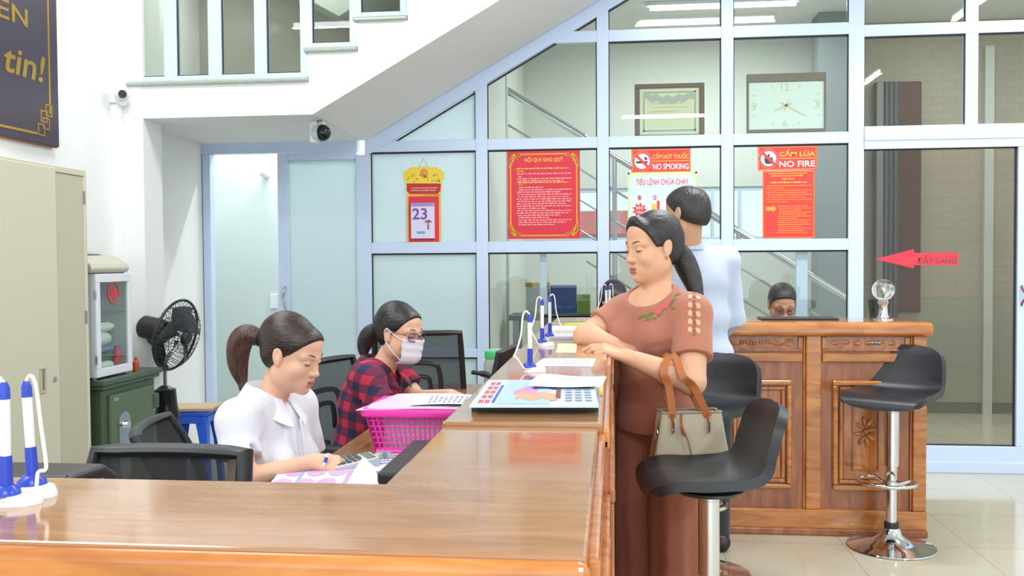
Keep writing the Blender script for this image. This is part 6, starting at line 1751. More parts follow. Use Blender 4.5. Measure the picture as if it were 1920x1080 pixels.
# ------------------------------------------------------------------ the woman in brown at the counter
def flatdir(a): return Vector((math.sin(a), -math.cos(a), 0))       # 0 = towards the camera, + = to the right
bc_ = at(1228, 470, 3.52)
pb = thing('person', 'standing woman in a brick brown blouse and trousers leaning on the long counter', 'person', (0.21, 3.52, 0))
hd = flatdir(math.radians(-57))
HB = Frame(at(1224, 464, 3.51), Vector((hd.x, hd.y, -0.12)))
HSB = 1.06
tf = flatdir(math.radians(-44))
cx_, cy_2 = 0.165, 3.53
P0 = Frame((cx_ + 0.005, cy_2 + 0.01, 0.86), tf); P1 = Frame((cx_, cy_2, 1.01), tf); P2 = Frame((cx_ - 0.005, cy_2, 1.165), tf)
lft, rgt = -P2.x, P2.x
shL = at(1297, 588, 3.40); shR = at(1172, 588, 3.64)
elL = at(1298, 716, 3.27); wrL = at(1174, 668, 3.225)
elR = at(1098, 630, 3.55); wrR = at(1152, 646, 3.46)
nb_ = lerp(shL, shR, 0.5) + Vector((0.0, 0.0, 0.045))
B = Field()
torso(B, P0, (P0, P1, P2), 1.0, -0.002, 0.9, 1.05)
B.add(cone(shL, shR, 0.058), 0.05)
B.add(cone(nb_ + Vector((0, 0, -0.03)), HB.p(0, -0.018, -0.05), 0.060, 0.052), 0.03)
B.add(cone(lerp(shL, nb_, 0.25), nb_, 0.045, 0.05), 0.04); B.add(cone(lerp(shR, nb_, 0.25), nb_, 0.045, 0.05), 0.04)
head_field(B, HB, HSB, heavy=1.0)
B.add(HB.ell((0, 0.030, -0.098), (0.038, 0.040, 0.022)), 0.03)
B.add(cone(shL, elL, 0.058, 0.047), 0.03); B.add(cone(elL, lerp(elL, wrL, 0.35), 0.045, 0.044), 0.015); B.add(cone(lerp(elL, wrL, 0.35), wrL, 0.044, 0.027), 0.015)
B.add(cone(shR, elR, 0.058, 0.046), 0.03); B.add(cone(elR, lerp(elR, wrR, 0.35), 0.044, 0.042), 0.015); B.add(cone(lerp(elR, wrR, 0.35), wrR, 0.042, 0.028), 0.015)
hand_field(B, wrL, at(1108, 645, 3.215) - wrL, Vector((0.1, -0.30, 1)), Vector((0.1, 1, 0.3)), 0.5, 1.0, 0.012, [0.50, 0.52, 0.58, 0.75])
hand_field(B, wrR, Vector((0.85, -0.12, -0.22)), Vector((0.1, -0.2, 1)), Vector((0.2, 0.9, 0.2)), 0.4, 0.95)
for sd, kx in ((1, 0.085), (-1, -0.085)):
    hip = P0.p(kx, 0.0, -0.03); kne = P0.p(kx * 0.95, 0.01, -0.42); ank = P0.p(kx * 0.9, -0.02, -0.80)
    B.add(cone(hip, kne, 0.085, 0.055), 0.03); B.add(cone(kne, ank, 0.052, 0.036), 0.02)
    B.add(cone(ank + Vector((0, 0, -0.02)), ank + tf * 0.13 + Vector((0, 0, -0.035)), 0.03, 0.022), 0.02)
hb_lo = _v(HB.o) - 0.155; hb_hi = _v(HB.o) + 0.155; hb_lo[2] = HB.o.z - 0.150
hands = (np.array([wrL.x - 0.22, wrL.y - 0.09, 1.0]), np.array([wrL.x + 0.03, wrL.y + 0.12, 1.17]))
parts = [B.mesh(hb_lo - 0.01, hb_hi + 0.01, 0.0024, keep=(hb_lo, hb_hi)), B.mesh(hands[0] - 0.01, hands[1] + 0.01, 0.0026, keep=hands),
         B.mesh((-0.35, 3.1, 0.0), (0.55, 3.9, 1.45), 0.0055, drop=((hb_lo, hb_hi), hands))]
finish('body', parts, [skin_old, lip_old], pb, face_sel(HB, HSB))
lash_brow(HB, HSB, pb, P('lash_black', '2A1E1C', 0.6), P('brow_brown', '5A4238', 0.7), 0.6)
# hair: swept cap, low tail
Hf = Field(); hair_cap(Hf, HB, HSB)
Hf.add(HB.ell((0, -0.03, 0.06), (0.07, 0.085, 0.075)), 0.03)
for q in (-1, 1):
    Hf.add(HB.con((q * 0.012, 0.070, 0.108), (q * 0.066, 0.062, 0.040), 0.015, 0.012), 0.02)
    Hf.add(HB.con((q * 0.066, 0.062, 0.040), (q * 0.075, 0.032, 0.012), 0.011, 0.008), 0.015)
Hf.both(half(HB.p(0, 0.040 * HSB, 0.020 * HSB), HB.y * 0.86 - HB.z * 0.50), 0.006)
Hf.cut(HB.ell((0, 0.120 * HSB, -0.002 * HSB), (0.061 * HSB, 0.070 * HSB, 0.078 * HSB)), 0.014)
tie = at(1272, 468, 3.585)
Hf.add(cone(HB.p(0, -0.08, 0.01), tie, 0.055, 0.026), 0.03)
tl = catmull([tie, at(1284, 492, 3.60), at(1297, 522, 3.585), at(1306, 550, 3.56), at(1311, 566, 3.54)], 4)
rr_ = [0.025, 0.033, 0.037, 0.039, 0.040, 0.040, 0.039, 0.037, 0.035, 0.032, 0.029, 0.026, 0.023, 0.020, 0.016, 0.012, 0.008]
for i in range(len(tl) - 1): Hf.add(cone(tl[i], tl[i + 1], rr_[i], rr_[i + 1]), 0.01)
finish('hair', [Hf.mesh(_v(HB.o) - np.array([0.17, 0.17, 0.26]), _v(HB.o) + np.array([0.28, 0.22, 0.16]), 0.0036)], [hair_black], pb)
MB().tube([tie + HB.x * 0.0 + Vector((0.028 * math.cos(a), 0.01 * math.cos(a), 0.028 * math.sin(a))) for a in [2 * PI * k / 16 for k in range(16)]], 0.006, 8, closed=True).build('hair_tie', P('hair_tie_pale', 'D8C4C4', 0.5), pb, w=True, smooth=True)
MB().ell(tuple(HB.p(-0.0805 * HSB, -0.002 * HSB, -0.037 * HSB)), (0.0055, 0.0055, 0.0055), 12).build('earring', P('gold_earring', 'E2B437', 0.25, metal=0.7), pb, w=True, smooth=True)
# blouse
blouse_m = cloth('brick_brown_linen', 'B0705A', 0.25, 380)
Bl = Field()
torso(Bl, P0, (P0, P1, P2), 1.0, 0.010, 0.98, 1.07)
hemz = 0.765
Bl.add(P0.ell((0, 0.0, -0.06), (0.182, 0.135, 0.16)), 0.05)
Bl.add(cone(shL, shR, 0.068), 0.05)
Bl.add(cone(lerp(shL, nb_, 0.15), lerp(shL, nb_, 0.8), 0.052, 0.045), 0.04); Bl.add(cone(lerp(shR, nb_, 0.15), lerp(shR, nb_, 0.8), 0.052, 0.045), 0.04)
def sleeve(F_, sh, el, t, r0, r1, k=0.03):
    d = (Vector(el) - Vector(sh)).normalized(); e = lerp(sh, el, t)
    F_.add(cone(sh, lerp(sh, el, t + 0.12), r0, r1, clip=[(_v(e), _v(d))]), k)
sleeve(Bl, shL, elL, 0.66, 0.070, 0.073); sleeve(Bl, shR, elR, 0.62, 0.068, 0.068)
# neck opening
Bl.cut(ellip(nb_ + tf * 0.052 + Vector((0, 0, 0.038)), (0.098, 0.085, 0.062), (P2.x, P2.y, P2.z)), 0.008)
Bl.both(half((0, 0, hemz), (0, 0, -1)), 0.004)
# folds
for (a, c, r_) in (((1290, 640, 3.33), (1215, 655, 3.36), 0.006), ((1250, 690, 3.36), (1190, 672, 3.38), 0.006), ((1230, 740, 3.36), (1180, 765, 3.40), 0.007), ((1300, 745, 3.39), (1240, 735, 3.36), 0.007)):
    Bl.cut(cone(at(*a), at(*c), r_), 0.02)
finish('blouse', [Bl.mesh((-0.15, 3.15, hemz - 0.02), (0.5, 3.9, 1.42), 0.0042)], [blouse_m], pb)
# embroidery along the neckline, laid on the blouse surface
dg = bpy.context.evaluated_depsgraph_get()
def surf(o_, px, py, off=0.0012):
    """point of object o_ seen at a pixel, pushed a hair off its surface"""
    c = Vector(((px - 960) / FPX, (540 - py) / FPX, -1.0)); d = Vector((AX.dot(c), AY.dot(c), AZ.dot(c))).normalized()
    ok, loc, nrm, _ = o_.ray_cast(CAM, d)
    return (loc + nrm * off, nrm) if ok else (None, None)
bl_o = [o for o in pb.children if o.name.startswith('blouse')][0]
def blobs(o_, spec, mat, nm, off=0.0012):
    m_ = MB()
    for px, py, rx, ry, an in spec:
        p_, n_ = surf(o_, px, py, off)
        if p_ is None: continue
        u = n_.orthogonal().normalized() if abs(n_.z) > 0.98 else Vector((0, 0, 1)).cross(n_).normalized(); v = n_.cross(u)
        ca, sa = math.cos(an), math.sin(an)
        if 'pattern' in nm and 'cutout' not in nm and 'lattice' not in nm: rx, ry = rx * 1.3, ry * 1.3
        ring_ = [p_ + (u * ca + v * sa) * rx * math.cos(t_) + (v * ca - u * sa) * ry * math.sin(t_) for t_ in [2 * PI * k / 10 for k in range(10)]]
        m_.add(ring_ + [p_ + n_ * 0.002], [(k, (k + 1) % 10, 10) for k in range(10)])
    if m_.v: return m_.build(nm, mat, pb, w=True, smooth=True)
leaf_m, pink_m = P('thread_green', '6E7442', 0.8), P('thread_pink', 'CE5F63', 0.8)
blobs(bl_o, [(1202, 595, .011, .005, .3), (1211, 592, .010, .005, -.5), (1220, 589, .011, .005, .5), (1226, 597, .009, .004, -.2), (1216, 599, .010, .005, .2), (1244, 580, .009, .004, .8), (1258, 570, .011, .005, 1), (1264, 562, .010, .004, .4), (1270, 553, .010, .005, .9), (1262, 578, .009, .004, 0), (1236, 591, .009, .004, .6)], leaf_m, 'leaf_pattern')
for cl_ in ([(1233, 583, .013, .009, .2), (1240, 578, .010, .007, .7), (1250, 573, .012, .009, .3), (1254, 566, .007, .006, .4)], [(1271, 551, .006, .005, 0)], [(1206, 600, .006, .004, 0)], [(1222, 601, .005, .004, 0)]):
    blobs(bl_o, cl_, pink_m, 'flower_pattern')
# lattice cut-outs on the near sleeve
blobs(bl_o, [(1294 + 15 * (k % 2), 556 + 15.5 * (k // 2) + 2 * (k % 2), .0085, .0115, 0.15) for k in range(10)], skin_old, 'cutout_pattern', 0.0008)
blobs(bl_o, [(1301.5, 549 + 7.8 * k, .0040, .0075, 0.7 if k % 2 else -0.7) for k in range(11)], P('lattice_thread', '8C5444', 0.8), 'lattice_pattern', 0.0014)
# necklace
MB().tube(catmull([nb_ + P2.x * 0.058 + P2.y * 0.01 + Vector((0, 0, 0.03)), nb_ + P2.x * 0.035 + P2.y * 0.075 + Vector((0, 0, -0.03)), nb_ + P2.y * 0.088 + Vector((0, 0, -0.045))], 5), 0.0014, 6).build('necklace', chrome, pb, w=True, smooth=True)
# wide trousers
trouser_m = cloth('brick_brown_linen_trousers', 'A3634F', 0.25, 380)
Tr = Field()
Tr.add(P0.ell((0, -0.005, -0.03), (0.172, 0.125, 0.15)), 0.04)
for kx in (0.082, -0.082):
    hip = P0.p(kx, 0.0, -0.05); kne = P0.p(kx * 1.1, 0.015, -0.42); ank = P0.p(kx * 1.12, 0.0, -0.80)
    Tr.add(cone(hip, kne, 0.102, 0.094), 0.012); Tr.add(cone(kne, ank, 0.094, 0.104), 0.02)
Tr.both(half((0, 0, 0.055), (0, 0, -1)), 0.004); Tr.both(half((0, 0, 0.93), (0, 0, 1)), 0.004)
V_, F_ = Tr.mesh((-0.12, 3.2, 0.03), (0.48, 3.88, 0.96), 0.0055)
an_ = np.arctan2(V_[:, 1] - cy_2, V_[:, 0] - cx_); am_ = np.clip((0.8 - V_[:, 2]) / 0.5, 0, 1) * 0.0045
q_ = am_ * (np.sin(an_ * 9 + V_[:, 2] * 3) + 0.6 * np.sin(an_ * 17 + 1))
V_[:, 0] += np.cos(an_) * q_; V_[:, 1] += np.sin(an_) * q_
finish('trousers', [(V_, F_)], [trouser_m], pb)
for kx in (0.085, -0.085):
    an = P0.p(kx * 0.95, 0.0, -0.86)
    f_ = Field(); f_.add(cone(an + Vector((0, 0, 0.032)) - tf * 0.05, an + tf * 0.16 + Vector((0, 0, 0.028)), 0.036, 0.030), 0.02); f_.both(half((0, 0, 0.001), (0, 0, -1)), 0.002)
    finish('shoe', [f_.mesh(_v(an) - np.array([0.25, 0.25, 0.02]), _v(an) + np.array([0.25, 0.25, 0.12]), 0.005)], [P('shoe_black', '2A2422', 0.4) if 'shoe_black' not in MATS else MATS['shoe_black']], pb)

# ------------------------------------------------------------------ seated figure helper
def legs_seated(F_, P0, s=1.0, g=0.0, fw=None, kz=0.50):
    for kx in (0.09, -0.09):
        hip = P0.p(kx, 0.0, -0.02); kne = P0.p(kx, 0.42, 0.0); kne.z = kz
        ank = P0.p(kx, 0.40, 0); ank.z = 0.08
        F_.add(cone(hip, kne, 0.085 + g, 0.060 + g), 0.03); F_.add(cone(kne, ank, 0.057 + g, 0.038 + g), 0.02)
        if not g: F_.add(cone(ank + Vector((0, 0, -0.03)), ank + P0.y * 0.13 + Vector((0, 0, -0.045)), 0.032, 0.024), 0.02)
def add_shoes(P0, par, kz=0.5):
    for kx in (0.09, -0.09):
        ank = P0.p(kx, 0.40, 0); ank.z = 0.0
        f_ = Field(); f_.add(cone(ank + Vector((0, 0, 0.035)) - P0.y * 0.04, ank + P0.y * 0.15 + Vector((0, 0, 0.03)), 0.040, 0.034), 0.02); f_.both(half((0, 0, 0.001), (0, 0, -1)), 0.002)
        finish('shoe', [f_.mesh(_v(ank) - np.array([0.25, 0.25, 0.02]), _v(ank) + np.array([0.25, 0.25, 0.12]), 0.006)], [MATS['shoe_black']], par)
def collar(par, nb, P2, neckr, mat, hgt=0.045, spread=0.03, open_=0.5):
    """a turned-down shirt collar around the neck, open at the front"""
    m_ = MB()
    def fn(u, v):
        a = -PI + open_ * 0.5 + (2 * PI - open_) * u      # 0 = back
        ca, sa = math.cos(a), math.sin(a)
        fr_ = (1 - ca) / 2                                 # 1 at the front
        if v < 0.5:
            t_ = v / 0.5; r_ = neckr + 0.004 - 0.004 * t_; z_ = hgt * t_ - 0.052 * fr_ ** 2
        else:
            t_ = (v - 0.5) / 0.5; r_ = neckr + spread * t_ * (0.75 + 0.55 * fr_ ** 3); z_ = hgt - (hgt + 0.004 + 0.035 * fr_ ** 4) * t_ - 0.052 * fr_ ** 2
        return nb + P2.x * (r_ * 1.05 * sa) - P2.y * (r_ * 1.1 * ca) + Vector((0, 0, z_))
    m_.shell(fn, 40, 11, 0.003)
    return m_.build('collar', mat, par, w=True, smooth=60)

# ------------------------------------------------------------------ the woman in the white shirt
SA = -1.0
pw = thing('person', 'seated woman in a white short-sleeved shirt with a brown ponytail, writing at the desk', 'person', (-1.08, 2.9, 0))
hw_ = Vector((0.965, -0.24, -0.34))
HW = Frame(at(549, 664, 2.86), hw_); SW = 0.955
tw = Vector((0.96, -0.28, 0)).normalized(); lean_u = Vector((0.16, -0.03, 1))
nbw = at(497, 748, 2.88)
P2w = Frame(nbw + Vector((0.015, 0.0, -0.155)), tw, lean_u); P1w = Frame(P2w.p(0, -0.035, -0.16), tw, lean_u); P0w = Frame(P1w.p(0, -0.03, -0.15), tw)
shNR = at(446, 790, 2.72); shFR = nbw + (nbw - shNR); shFR.z = shNR.z
shFR = shFR + tw * 0.03
elN = at(455, 902, 2.65); wrN = at(585, 866, 2.74)
elF = shFR + Vector((0.03, 0.06, -0.27)); wrF = Vector((-0.99, 3.02, 0.64))
Wf = Field()
torso(Wf, P0w, (P0w, P1w, P2w), 0.92, -0.004, 0.80, 0.92)
Wf.add(cone(shNR, shFR, 0.050), 0.05)
Wf.add(cone(nbw + Vector((0, 0, -0.05)), HW.p(0, -0.016, -0.045), 0.050, 0.046), 0.03)
head_field(Wf, HW, SW, jaw=0.94)
Wf.add(cone(shNR, elN, 0.046, 0.038), 0.03); Wf.add(cone(elN, wrN, 0.038, 0.024), 0.015)
Wf.add(cone(shFR, elF, 0.046, 0.038), 0.03); Wf.add(cone(elF, wrF, 0.038, 0.024), 0.015)
hand_field(Wf, wrN, Vector((0.92, 0.2, -0.12)), Vector((0.0, -0.55, 0.85)), Vector((0.1, 0.8, 0.5)), 0.75, 0.92)
hand_field(Wf, wrF, Vector((0.9, -0.25, -0.05)), Vector((0, 0.2, 1)), Vector((0, -1, 0)), 0.35, 0.92)
legs_seated(Wf, P0w)
c0 = _v(HW.o); hb = (c0 - np.array([0.155, 0.155, 0.15]), c0 + 0.155)
hn = _v(wrN); hnb = (hn + np.array([-0.03, -0.09, -0.08]), hn + np.array([0.17, 0.13, 0.08]))
parts = [Wf.mesh(hb[0] - 0.01, hb[1] + 0.01, 0.0024, keep=hb), Wf.mesh(hnb[0] - 0.01, hnb[1] + 0.01, 0.0027, keep=hnb), Wf.mesh((-1.45, 2.5, 0.0), (-0.5, 3.3, 1.35), 0.0065, drop=(hb, hnb))]
finish('body', parts, [skin_f, lip_m], pw, face_sel(HW, SW))
lash_brow(HW, SW, pw, MATS['lash_black'], P('brow_dark', '3A2C28', 0.7), 0.8)
Hf = Field(); hair_cap(Hf, HW, SW); Hf.add(HW.ell((0, -0.045 , 0.055), (0.066, 0.075, 0.07)), 0.03)
for q in (): Hf.add(HW.con((q * 0.045, 0.062, 0.072), (q * 0.072, 0.030, 0.018), 0.012, 0.006), 0.025)
hairline(Hf, HW, SW, 0.040, 0.020, 0.008)
tie = at(487, 634, 2.90)
Hf.add(cone(HW.p(0, -0.085, 0.035), tie, 0.045, 0.020), 0.03)
finish('hair', [Hf.mesh(c0 - 0.19, c0 + 0.17, 0.0036)], [hair_brown], pw)
Tf = Field()
tl = catmull([tie, at(463, 628, 2.905), at(449, 645, 2.91), at(446, 680, 2.91), at(453, 712, 2.905), at(458, 732, 2.90)], 4)
for i in range(len(tl) - 1):
    t0, t1 = i / (len(tl) - 1), (i + 1) / (len(tl) - 1)
    R_ = lambda t_: 0.016 + 0.022 * math.sin(PI * min(1, t_ * 1.15 + 0.05)) ** 0.8 - 0.004 * t_
    Tf.add(cone(tl[i], tl[i + 1], max(0.006, R_(t0)), max(0.006, R_(t1))), 0.008)
finish('ponytail', [Tf.mesh(_v(tie) - np.array([0.16, 0.12, 0.24]), _v(tie) + np.array([0.09, 0.12, 0.1]), 0.0036)], [hair_tail], pw)
MB().tube([tie + Vector((0.004 * math.cos(a), 0.021 * math.cos(a), 0.021 * math.sin(a))) for a in [2 * PI * k / 16 for k in range(16)]], 0.007, 8, closed=True).build('hair_tie', black_plastic, pw, w=True, smooth=True)
shirt_m = cloth('white_cotton', 'E2E4EE', 0.22, 260)
Sf = Field()
torso(Sf, P0w, (P0w, P1w, P2w), 0.93, 0.008, 0.92, 0.97)
Sf.add(cone(shNR, shFR, 0.060), 0.05)
Sf.add(cone(lerp(shNR, nbw, 0.1), lerp(shNR, nbw, 0.75) + Vector((0, 0, 0.012)), 0.055, 0.046), 0.04); Sf.add(cone(lerp(shFR, nbw, 0.1), lerp(shFR, nbw, 0.75) + Vector((0, 0, 0.012)), 0.055, 0.046), 0.04)
sleeve(Sf, shNR, elN, 0.60, 0.060, 0.066); sleeve(Sf, shFR, elF, 0.60, 0.060, 0.066)
Sf.cut(ellip(nbw + tw * 0.03 + Vector((0, 0, 0.05)), (0.056, 0.062, 0.045), (P2w.x, P2w.y, P2w.z)), 0.006)
Sf.cut(cone(P2w.p(0, 0.13, 0.06), P2w.p(0, 0.105, 0.16), 0.010, 0.040), 0.012)
for (a, c, r_) in (((452, 850, 2.70), (535, 800, 2.72), 0.007), ((470, 870, 2.70), (560, 835, 2.73), 0.006), ((500, 880, 2.72), (575, 860, 2.75), 0.007), ((440, 820, 2.66), (480, 845, 2.66), 0.005), ((500, 780, 2.74), (520, 835, 2.72), 0.005), ((430, 845, 2.66), (470, 858, 2.66), 0.005)):
    Sf.cut(cone(at(*a), at(*c), r_), 0.02)
finish('shirt', [Sf.mesh((-1.45, 2.5, 0.45), (-0.6, 3.3, 1.2), 0.0045)], [shirt_m], pw)
collar(pw, nbw + tw * 0.012 + Vector((0, 0, 0.008)), P2w, 0.061, shirt_m, 0.046, 0.040, 0.5)
MB().tube(catmull([P2w.p(0.004, 0.118, 0.10), P2w.p(0.004, 0.137, 0.0), P2w.p(0.004, 0.140, -0.06), P2w.p(0.004, 0.118, -0.14)], 5), 0.004, 6).build('button_placket', shirt_m, pw, w=True, smooth=True)
Tr = Field(); Tr.add(P0w.ell((0, 0, -0.02), (0.17, 0.125, 0.12)), 0.03); legs_seated(Tr, P0w, g=0.012); Tr.both(half((0, 0, P0w.o.z + 0.06), (0, 0, 1)), 0.004); Tr.both(half((0, 0, 0.09), (0, 0, -1)), 0.004)
finish('trousers', [Tr.mesh((-1.45, 2.45, 0.05), (-0.4, 3.3, 0.8), 0.009)], [cloth('dark_trousers', '2B2D36', 0.1, 400)], pw)
add_shoes(P0w, pw)
pe = wrN + Vector((0.075, 0.0, 0.0))
pn_ = thing('ballpoint_pen', 'blue and white pen held by the woman in the white shirt', 'pen', tuple(pe))
q0, q1 = at(606, 876, 2.72), at(614, 852, 2.74)
MB().tube([q0, lerp(q0, q1, 0.12), q1], [0.0015, 0.0045, 0.0048], 10).build('barrel', white_plastic, pn_, w=True, smooth=True)
MB().tube([lerp(q0, q1, 0.35), lerp(q0, q1, 0.75)], 0.0055, 10).build('grip', blue_plastic, pn_, w=True, smooth=True)

# ------------------------------------------------------------------ the masked woman in plaid
pp = thing('person', 'seated woman in a red and navy plaid shirt wearing a face mask and glasses', 'person', (-0.9, 3.75, 0))
HP = Frame(at(750, 624, 3.74), Vector((0.90, -0.42, -0.13))); SP = 0.955
tp3 = Vector((0.93, -0.37, 0)).normalized(); lu = Vector((0.42, -0.12, 1))
nbp = at(712, 690, 3.76)
P2p = Frame(nbp + Vector((-0.045, 0.01, -0.155)), tp3, lu); P1p = Frame(P2p.p(0, -0.03, -0.16), tp3, lu); P0p = Frame(P1p.p(0, -0.03, -0.15), tp3)
shN = at(686, 712, 3.585); shF = nbp + (nbp - shN); shF.z = shN.z + 0.0; shF += Vector((0.0, 0, 0))
elN2 = at(722, 778, 3.56); wrN2 = Vector((-0.74, 3.52, 0.835))
elF2 = at(782, 748, 3.90); wrF2 = at(845, 741, 3.78)
Pf = Field()
torso(Pf, P0p, (P0p, P1p, P2p), 0.94, -0.004, 0.8, 0.98)
Pf.add(cone(shN, shF, 0.052), 0.05)
Pf.add(cone(nbp + Vector((-0.01, 0, -0.05)), HP.p(0, -0.016, -0.045), 0.052, 0.047), 0.03)
head_field(Pf, HP, SP)
Pf.add(cone(shN, elN2, 0.048, 0.040), 0.03); Pf.add(cone(elN2, wrN2, 0.039, 0.026), 0.015)
Pf.add(cone(shF, elF2, 0.048, 0.039), 0.03); Pf.add(cone(elF2, wrF2, 0.038, 0.026), 0.015)
hand_field(Pf, wrF2, Vector((0.9, -0.15, -0.28)), Vector((0.1, -0.35, 0.9)), Vector((0.2, -0.8, -0.4)), 0.45, 0.95)
hand_field(Pf, wrN2, Vector((0.9, 0.25, -0.1)), Vector((0, -0.2, 1)), Vector((0, 1, 0)), 0.4, 0.95)
legs_seated(Pf, P0p)
c0 = _v(HP.o); hb = (c0 - np.array([0.15, 0.15, 0.148]), c0 + 0.15)
hn = _v(wrF2); hnb = (hn + np.array([-0.03, -0.11, -0.11]), hn + np.array([0.19, 0.1, 0.06]))
finish('body', [Pf.mesh(hb[0] - 0.01, hb[1] + 0.01, 0.0027, keep=hb), Pf.mesh(hnb[0] - 0.01, hnb[1] + 0.01, 0.003, keep=hnb), Pf.mesh((-1.4, 3.35, 0.0), (-0.45, 4.2, 1.3), 0.007, drop=(hb, hnb))], [skin_f, lip_m], pp, face_sel(HP, SP))
lash_brow(HP, SP, pp, MATS['lash_black'], MATS['brow_dark'], 0.2)
Hf = Field(); hair_cap(Hf, HP, SP); Hf.add(HP.ell((0, -0.03, 0.055), (0.068, 0.08, 0.072)), 0.03)
for q in (): Hf.add(HP.con((q * 0.045, 0.066, 0.075), (q * 0.073, 0.034, 0.010), 0.012, 0.006), 0.018)
hairline(Hf, HP, SP, 0.040, 0.020, 0.008)
tie = at(705, 618, 3.80)
Hf.add(cone(HP.p(0, -0.085, 0.02), tie, 0.045, 0.022), 0.03)
tl = catmull([tie, at(692, 628, 3.81), at(684, 645, 3.81), at(682, 662, 3.80), at(686, 674, 3.79)], 4)
for i in range(len(tl) - 1):
    t0, t1 = i / (len(tl) - 1), (i + 1) / (len(tl) - 1)
    R_ = lambda t_: 0.018 + 0.022 * math.sin(PI * min(1, t_ * 1.1 + 0.1))
    Hf.add(cone(tl[i], tl[i + 1], R_(t0) * (1 - 0.5 * t0), R_(t1) * (1 - 0.5 * t1)), 0.01)
finish('hair', [Hf.mesh(c0 - np.array([0.22, 0.18, 0.22]), c0 + 0.17, 0.004)], [hair_black], pp)
MB().tube([tie + Vector((0.01 * math.cos(a), 0.022 * math.cos(a), 0.022 * math.sin(a))) for a in [2 * PI * k / 16 for k in range(16)]], 0.006, 8, closed=True).build('hair_tie', P('grey_tie', '6F6D70', 0.6), pp, w=True, smooth=True)
# plaid
plaid = P('plaid_cotton', 'A8243C', 0.85, bump=0.15, bscale=400)
nt, b, N, L = nodes_of(plaid)
tc = N('ShaderNodeTexCoord'); sp = N('ShaderNodeSeparateXYZ'); L(tc.outputs['Object'], sp.inputs[0])
def mth(op, a, c=None):
    m = N('ShaderNodeMath'); m.operation = op
    for i, q in enumerate((a, c)):
        if q is None: continue
        if isinstance(q, (int, float)): m.inputs[i].default_value = q
        else: L(q, m.inputs[i])
    return m.outputs[0]
U = mth('ADD', mth('MULTIPLY', sp.outputs[0], 0.95), mth('MULTIPLY', sp.outputs[1], -0.62))
U = mth('ADD', U, mth('MULTIPLY', sp.outputs[2], -0.22))
Vv = mth('ADD', sp.outputs[2], mth('MULTIPLY', sp.outputs[0], 0.22))
def stripe(x, per=0.072):
    return mth('GREATER_THAN', mth('FRACT', mth('ADD', mth('DIVIDE', x, per), 40.0)), 0.5)
sA, sB = stripe(U), stripe(Vv)
m1 = N('ShaderNodeMix'); m1.data_type = 'RGBA'; m1.inputs[6].default_value = lin('B62A45'); m1.inputs[7].default_value = lin('6A2341'); L(mth('MAXIMUM', sA, sB), m1.inputs[0])
m2 = N('ShaderNodeMix'); m2.data_type = 'RGBA'; L(m1.outputs[2], m2.inputs[6]); m2.inputs[7].default_value = lin('22284A'); L(mth('MULTIPLY', sA, sB), m2.inputs[0])
L(m2.outputs[2], b.inputs['Base Color'])
Sf = Field()
torso(Sf, P0p, (P0p, P1p, P2p), 0.95, 0.010, 0.9, 1.04)
Sf.add(cone(shN, shF, 0.064), 0.05)
Sf.add(cone(lerp(shN, nbp, 0.1), lerp(shN, nbp, 0.75) + Vector((-0.01, 0, 0.0)), 0.058, 0.048), 0.04); Sf.add(cone(lerp(shF, nbp, 0.1), lerp(shF, nbp, 0.75) + Vector((-0.01, 0, 0.0)), 0.058, 0.048), 0.04)
sleeve(Sf, shN, elN2, 0.66, 0.064, 0.070); sleeve(Sf, shF, elF2, 0.66, 0.064, 0.070)
Sf.cut(ellip(nbp + tp3 * 0.035 + Vector((0, 0, 0.05)), (0.058, 0.064, 0.05), (P2p.x, P2p.y, P2p.z)), 0.006)
for (a, c, r_) in (((660, 760, 3.55), (700, 745, 3.53), 0.008), ((650, 800, 3.56), (700, 790, 3.55), 0.008), ((735, 730, 3.62), (760, 760, 3.66), 0.008)):
    Sf.cut(cone(at(*a), at(*c), r_), 0.02)
finish('plaid_shirt', [Sf.mesh((-1.4, 3.35, 0.45), (-0.5, 4.2, 1.2), 0.005)], [plaid], pp)
collar(pp, nbp + Vector((-0.004, 0, 0.010)), P2p, 0.063, plaid, 0.045, 0.050, 0.6)
Tr = Field(); Tr.add(P0p.ell((0, 0, -0.02), (0.17, 0.125, 0.12)), 0.03); legs_seated(Tr, P0p, g=0.012); Tr.both(half((0, 0, P0p.o.z + 0.06), (0, 0, 1)), 0.004); Tr.both(half((0, 0, 0.09), (0, 0, -1)), 0.004)
finish('trousers', [Tr.mesh((-1.4, 3.3, 0.05), (-0.3, 4.2, 0.8), 0.009)], [MATS['dark_trousers']], pp)
add_shoes(P0p, pp)
# mask and glasses (worn: part of the figure)
mask_m = P('mask_white', 'E6E7F3', 0.8, bump=0.1, bscale=300)
mk = MB()
def mf_(u, v):
    a = (u * 2 - 1); zz = -0.010 - 0.112 * v
    w_ = 0.066 - 0.006 * v
    nose = 0.024 * math.exp(-(a / 0.30) ** 2) * (1 - 0.55 * v)
    y_ = 0.105 - 0.040 * a * a + nose - 0.030 * (max(0, v - 0.75) / 0.25) ** 1.6 + 0.0016 * math.sin(v * 22)
    return HP.p(a * w_ * SP, y_ * SP, zz * SP)
mk.shell(mf_, 23, 19, 0.002)
mko = mk.build('face_mask', mask_m, pp, w=True, smooth=70)
for q in (-1, 1):
    e = HP.p(q * 0.076 * SP, -0.014 * SP, 0.022 * SP); e2 = HP.p(q * 0.077 * SP, -0.018 * SP, -0.024 * SP)
    t0, t1 = mf_(1.0 if q > 0 else 0.0, 0.05), mf_(1.0 if q > 0 else 0.0, 0.82)
    out = HP.x * q
    MB().tube(catmull([t0, lerp(t0, e, 0.5) + out * 0.008, e + out * 0.004, e2, lerp(t1, e2, 0.5) + out * 0.010, t1], 5), 0.0019, 6).build('ear_loop', mask_m, mko, w=True, smooth=True)
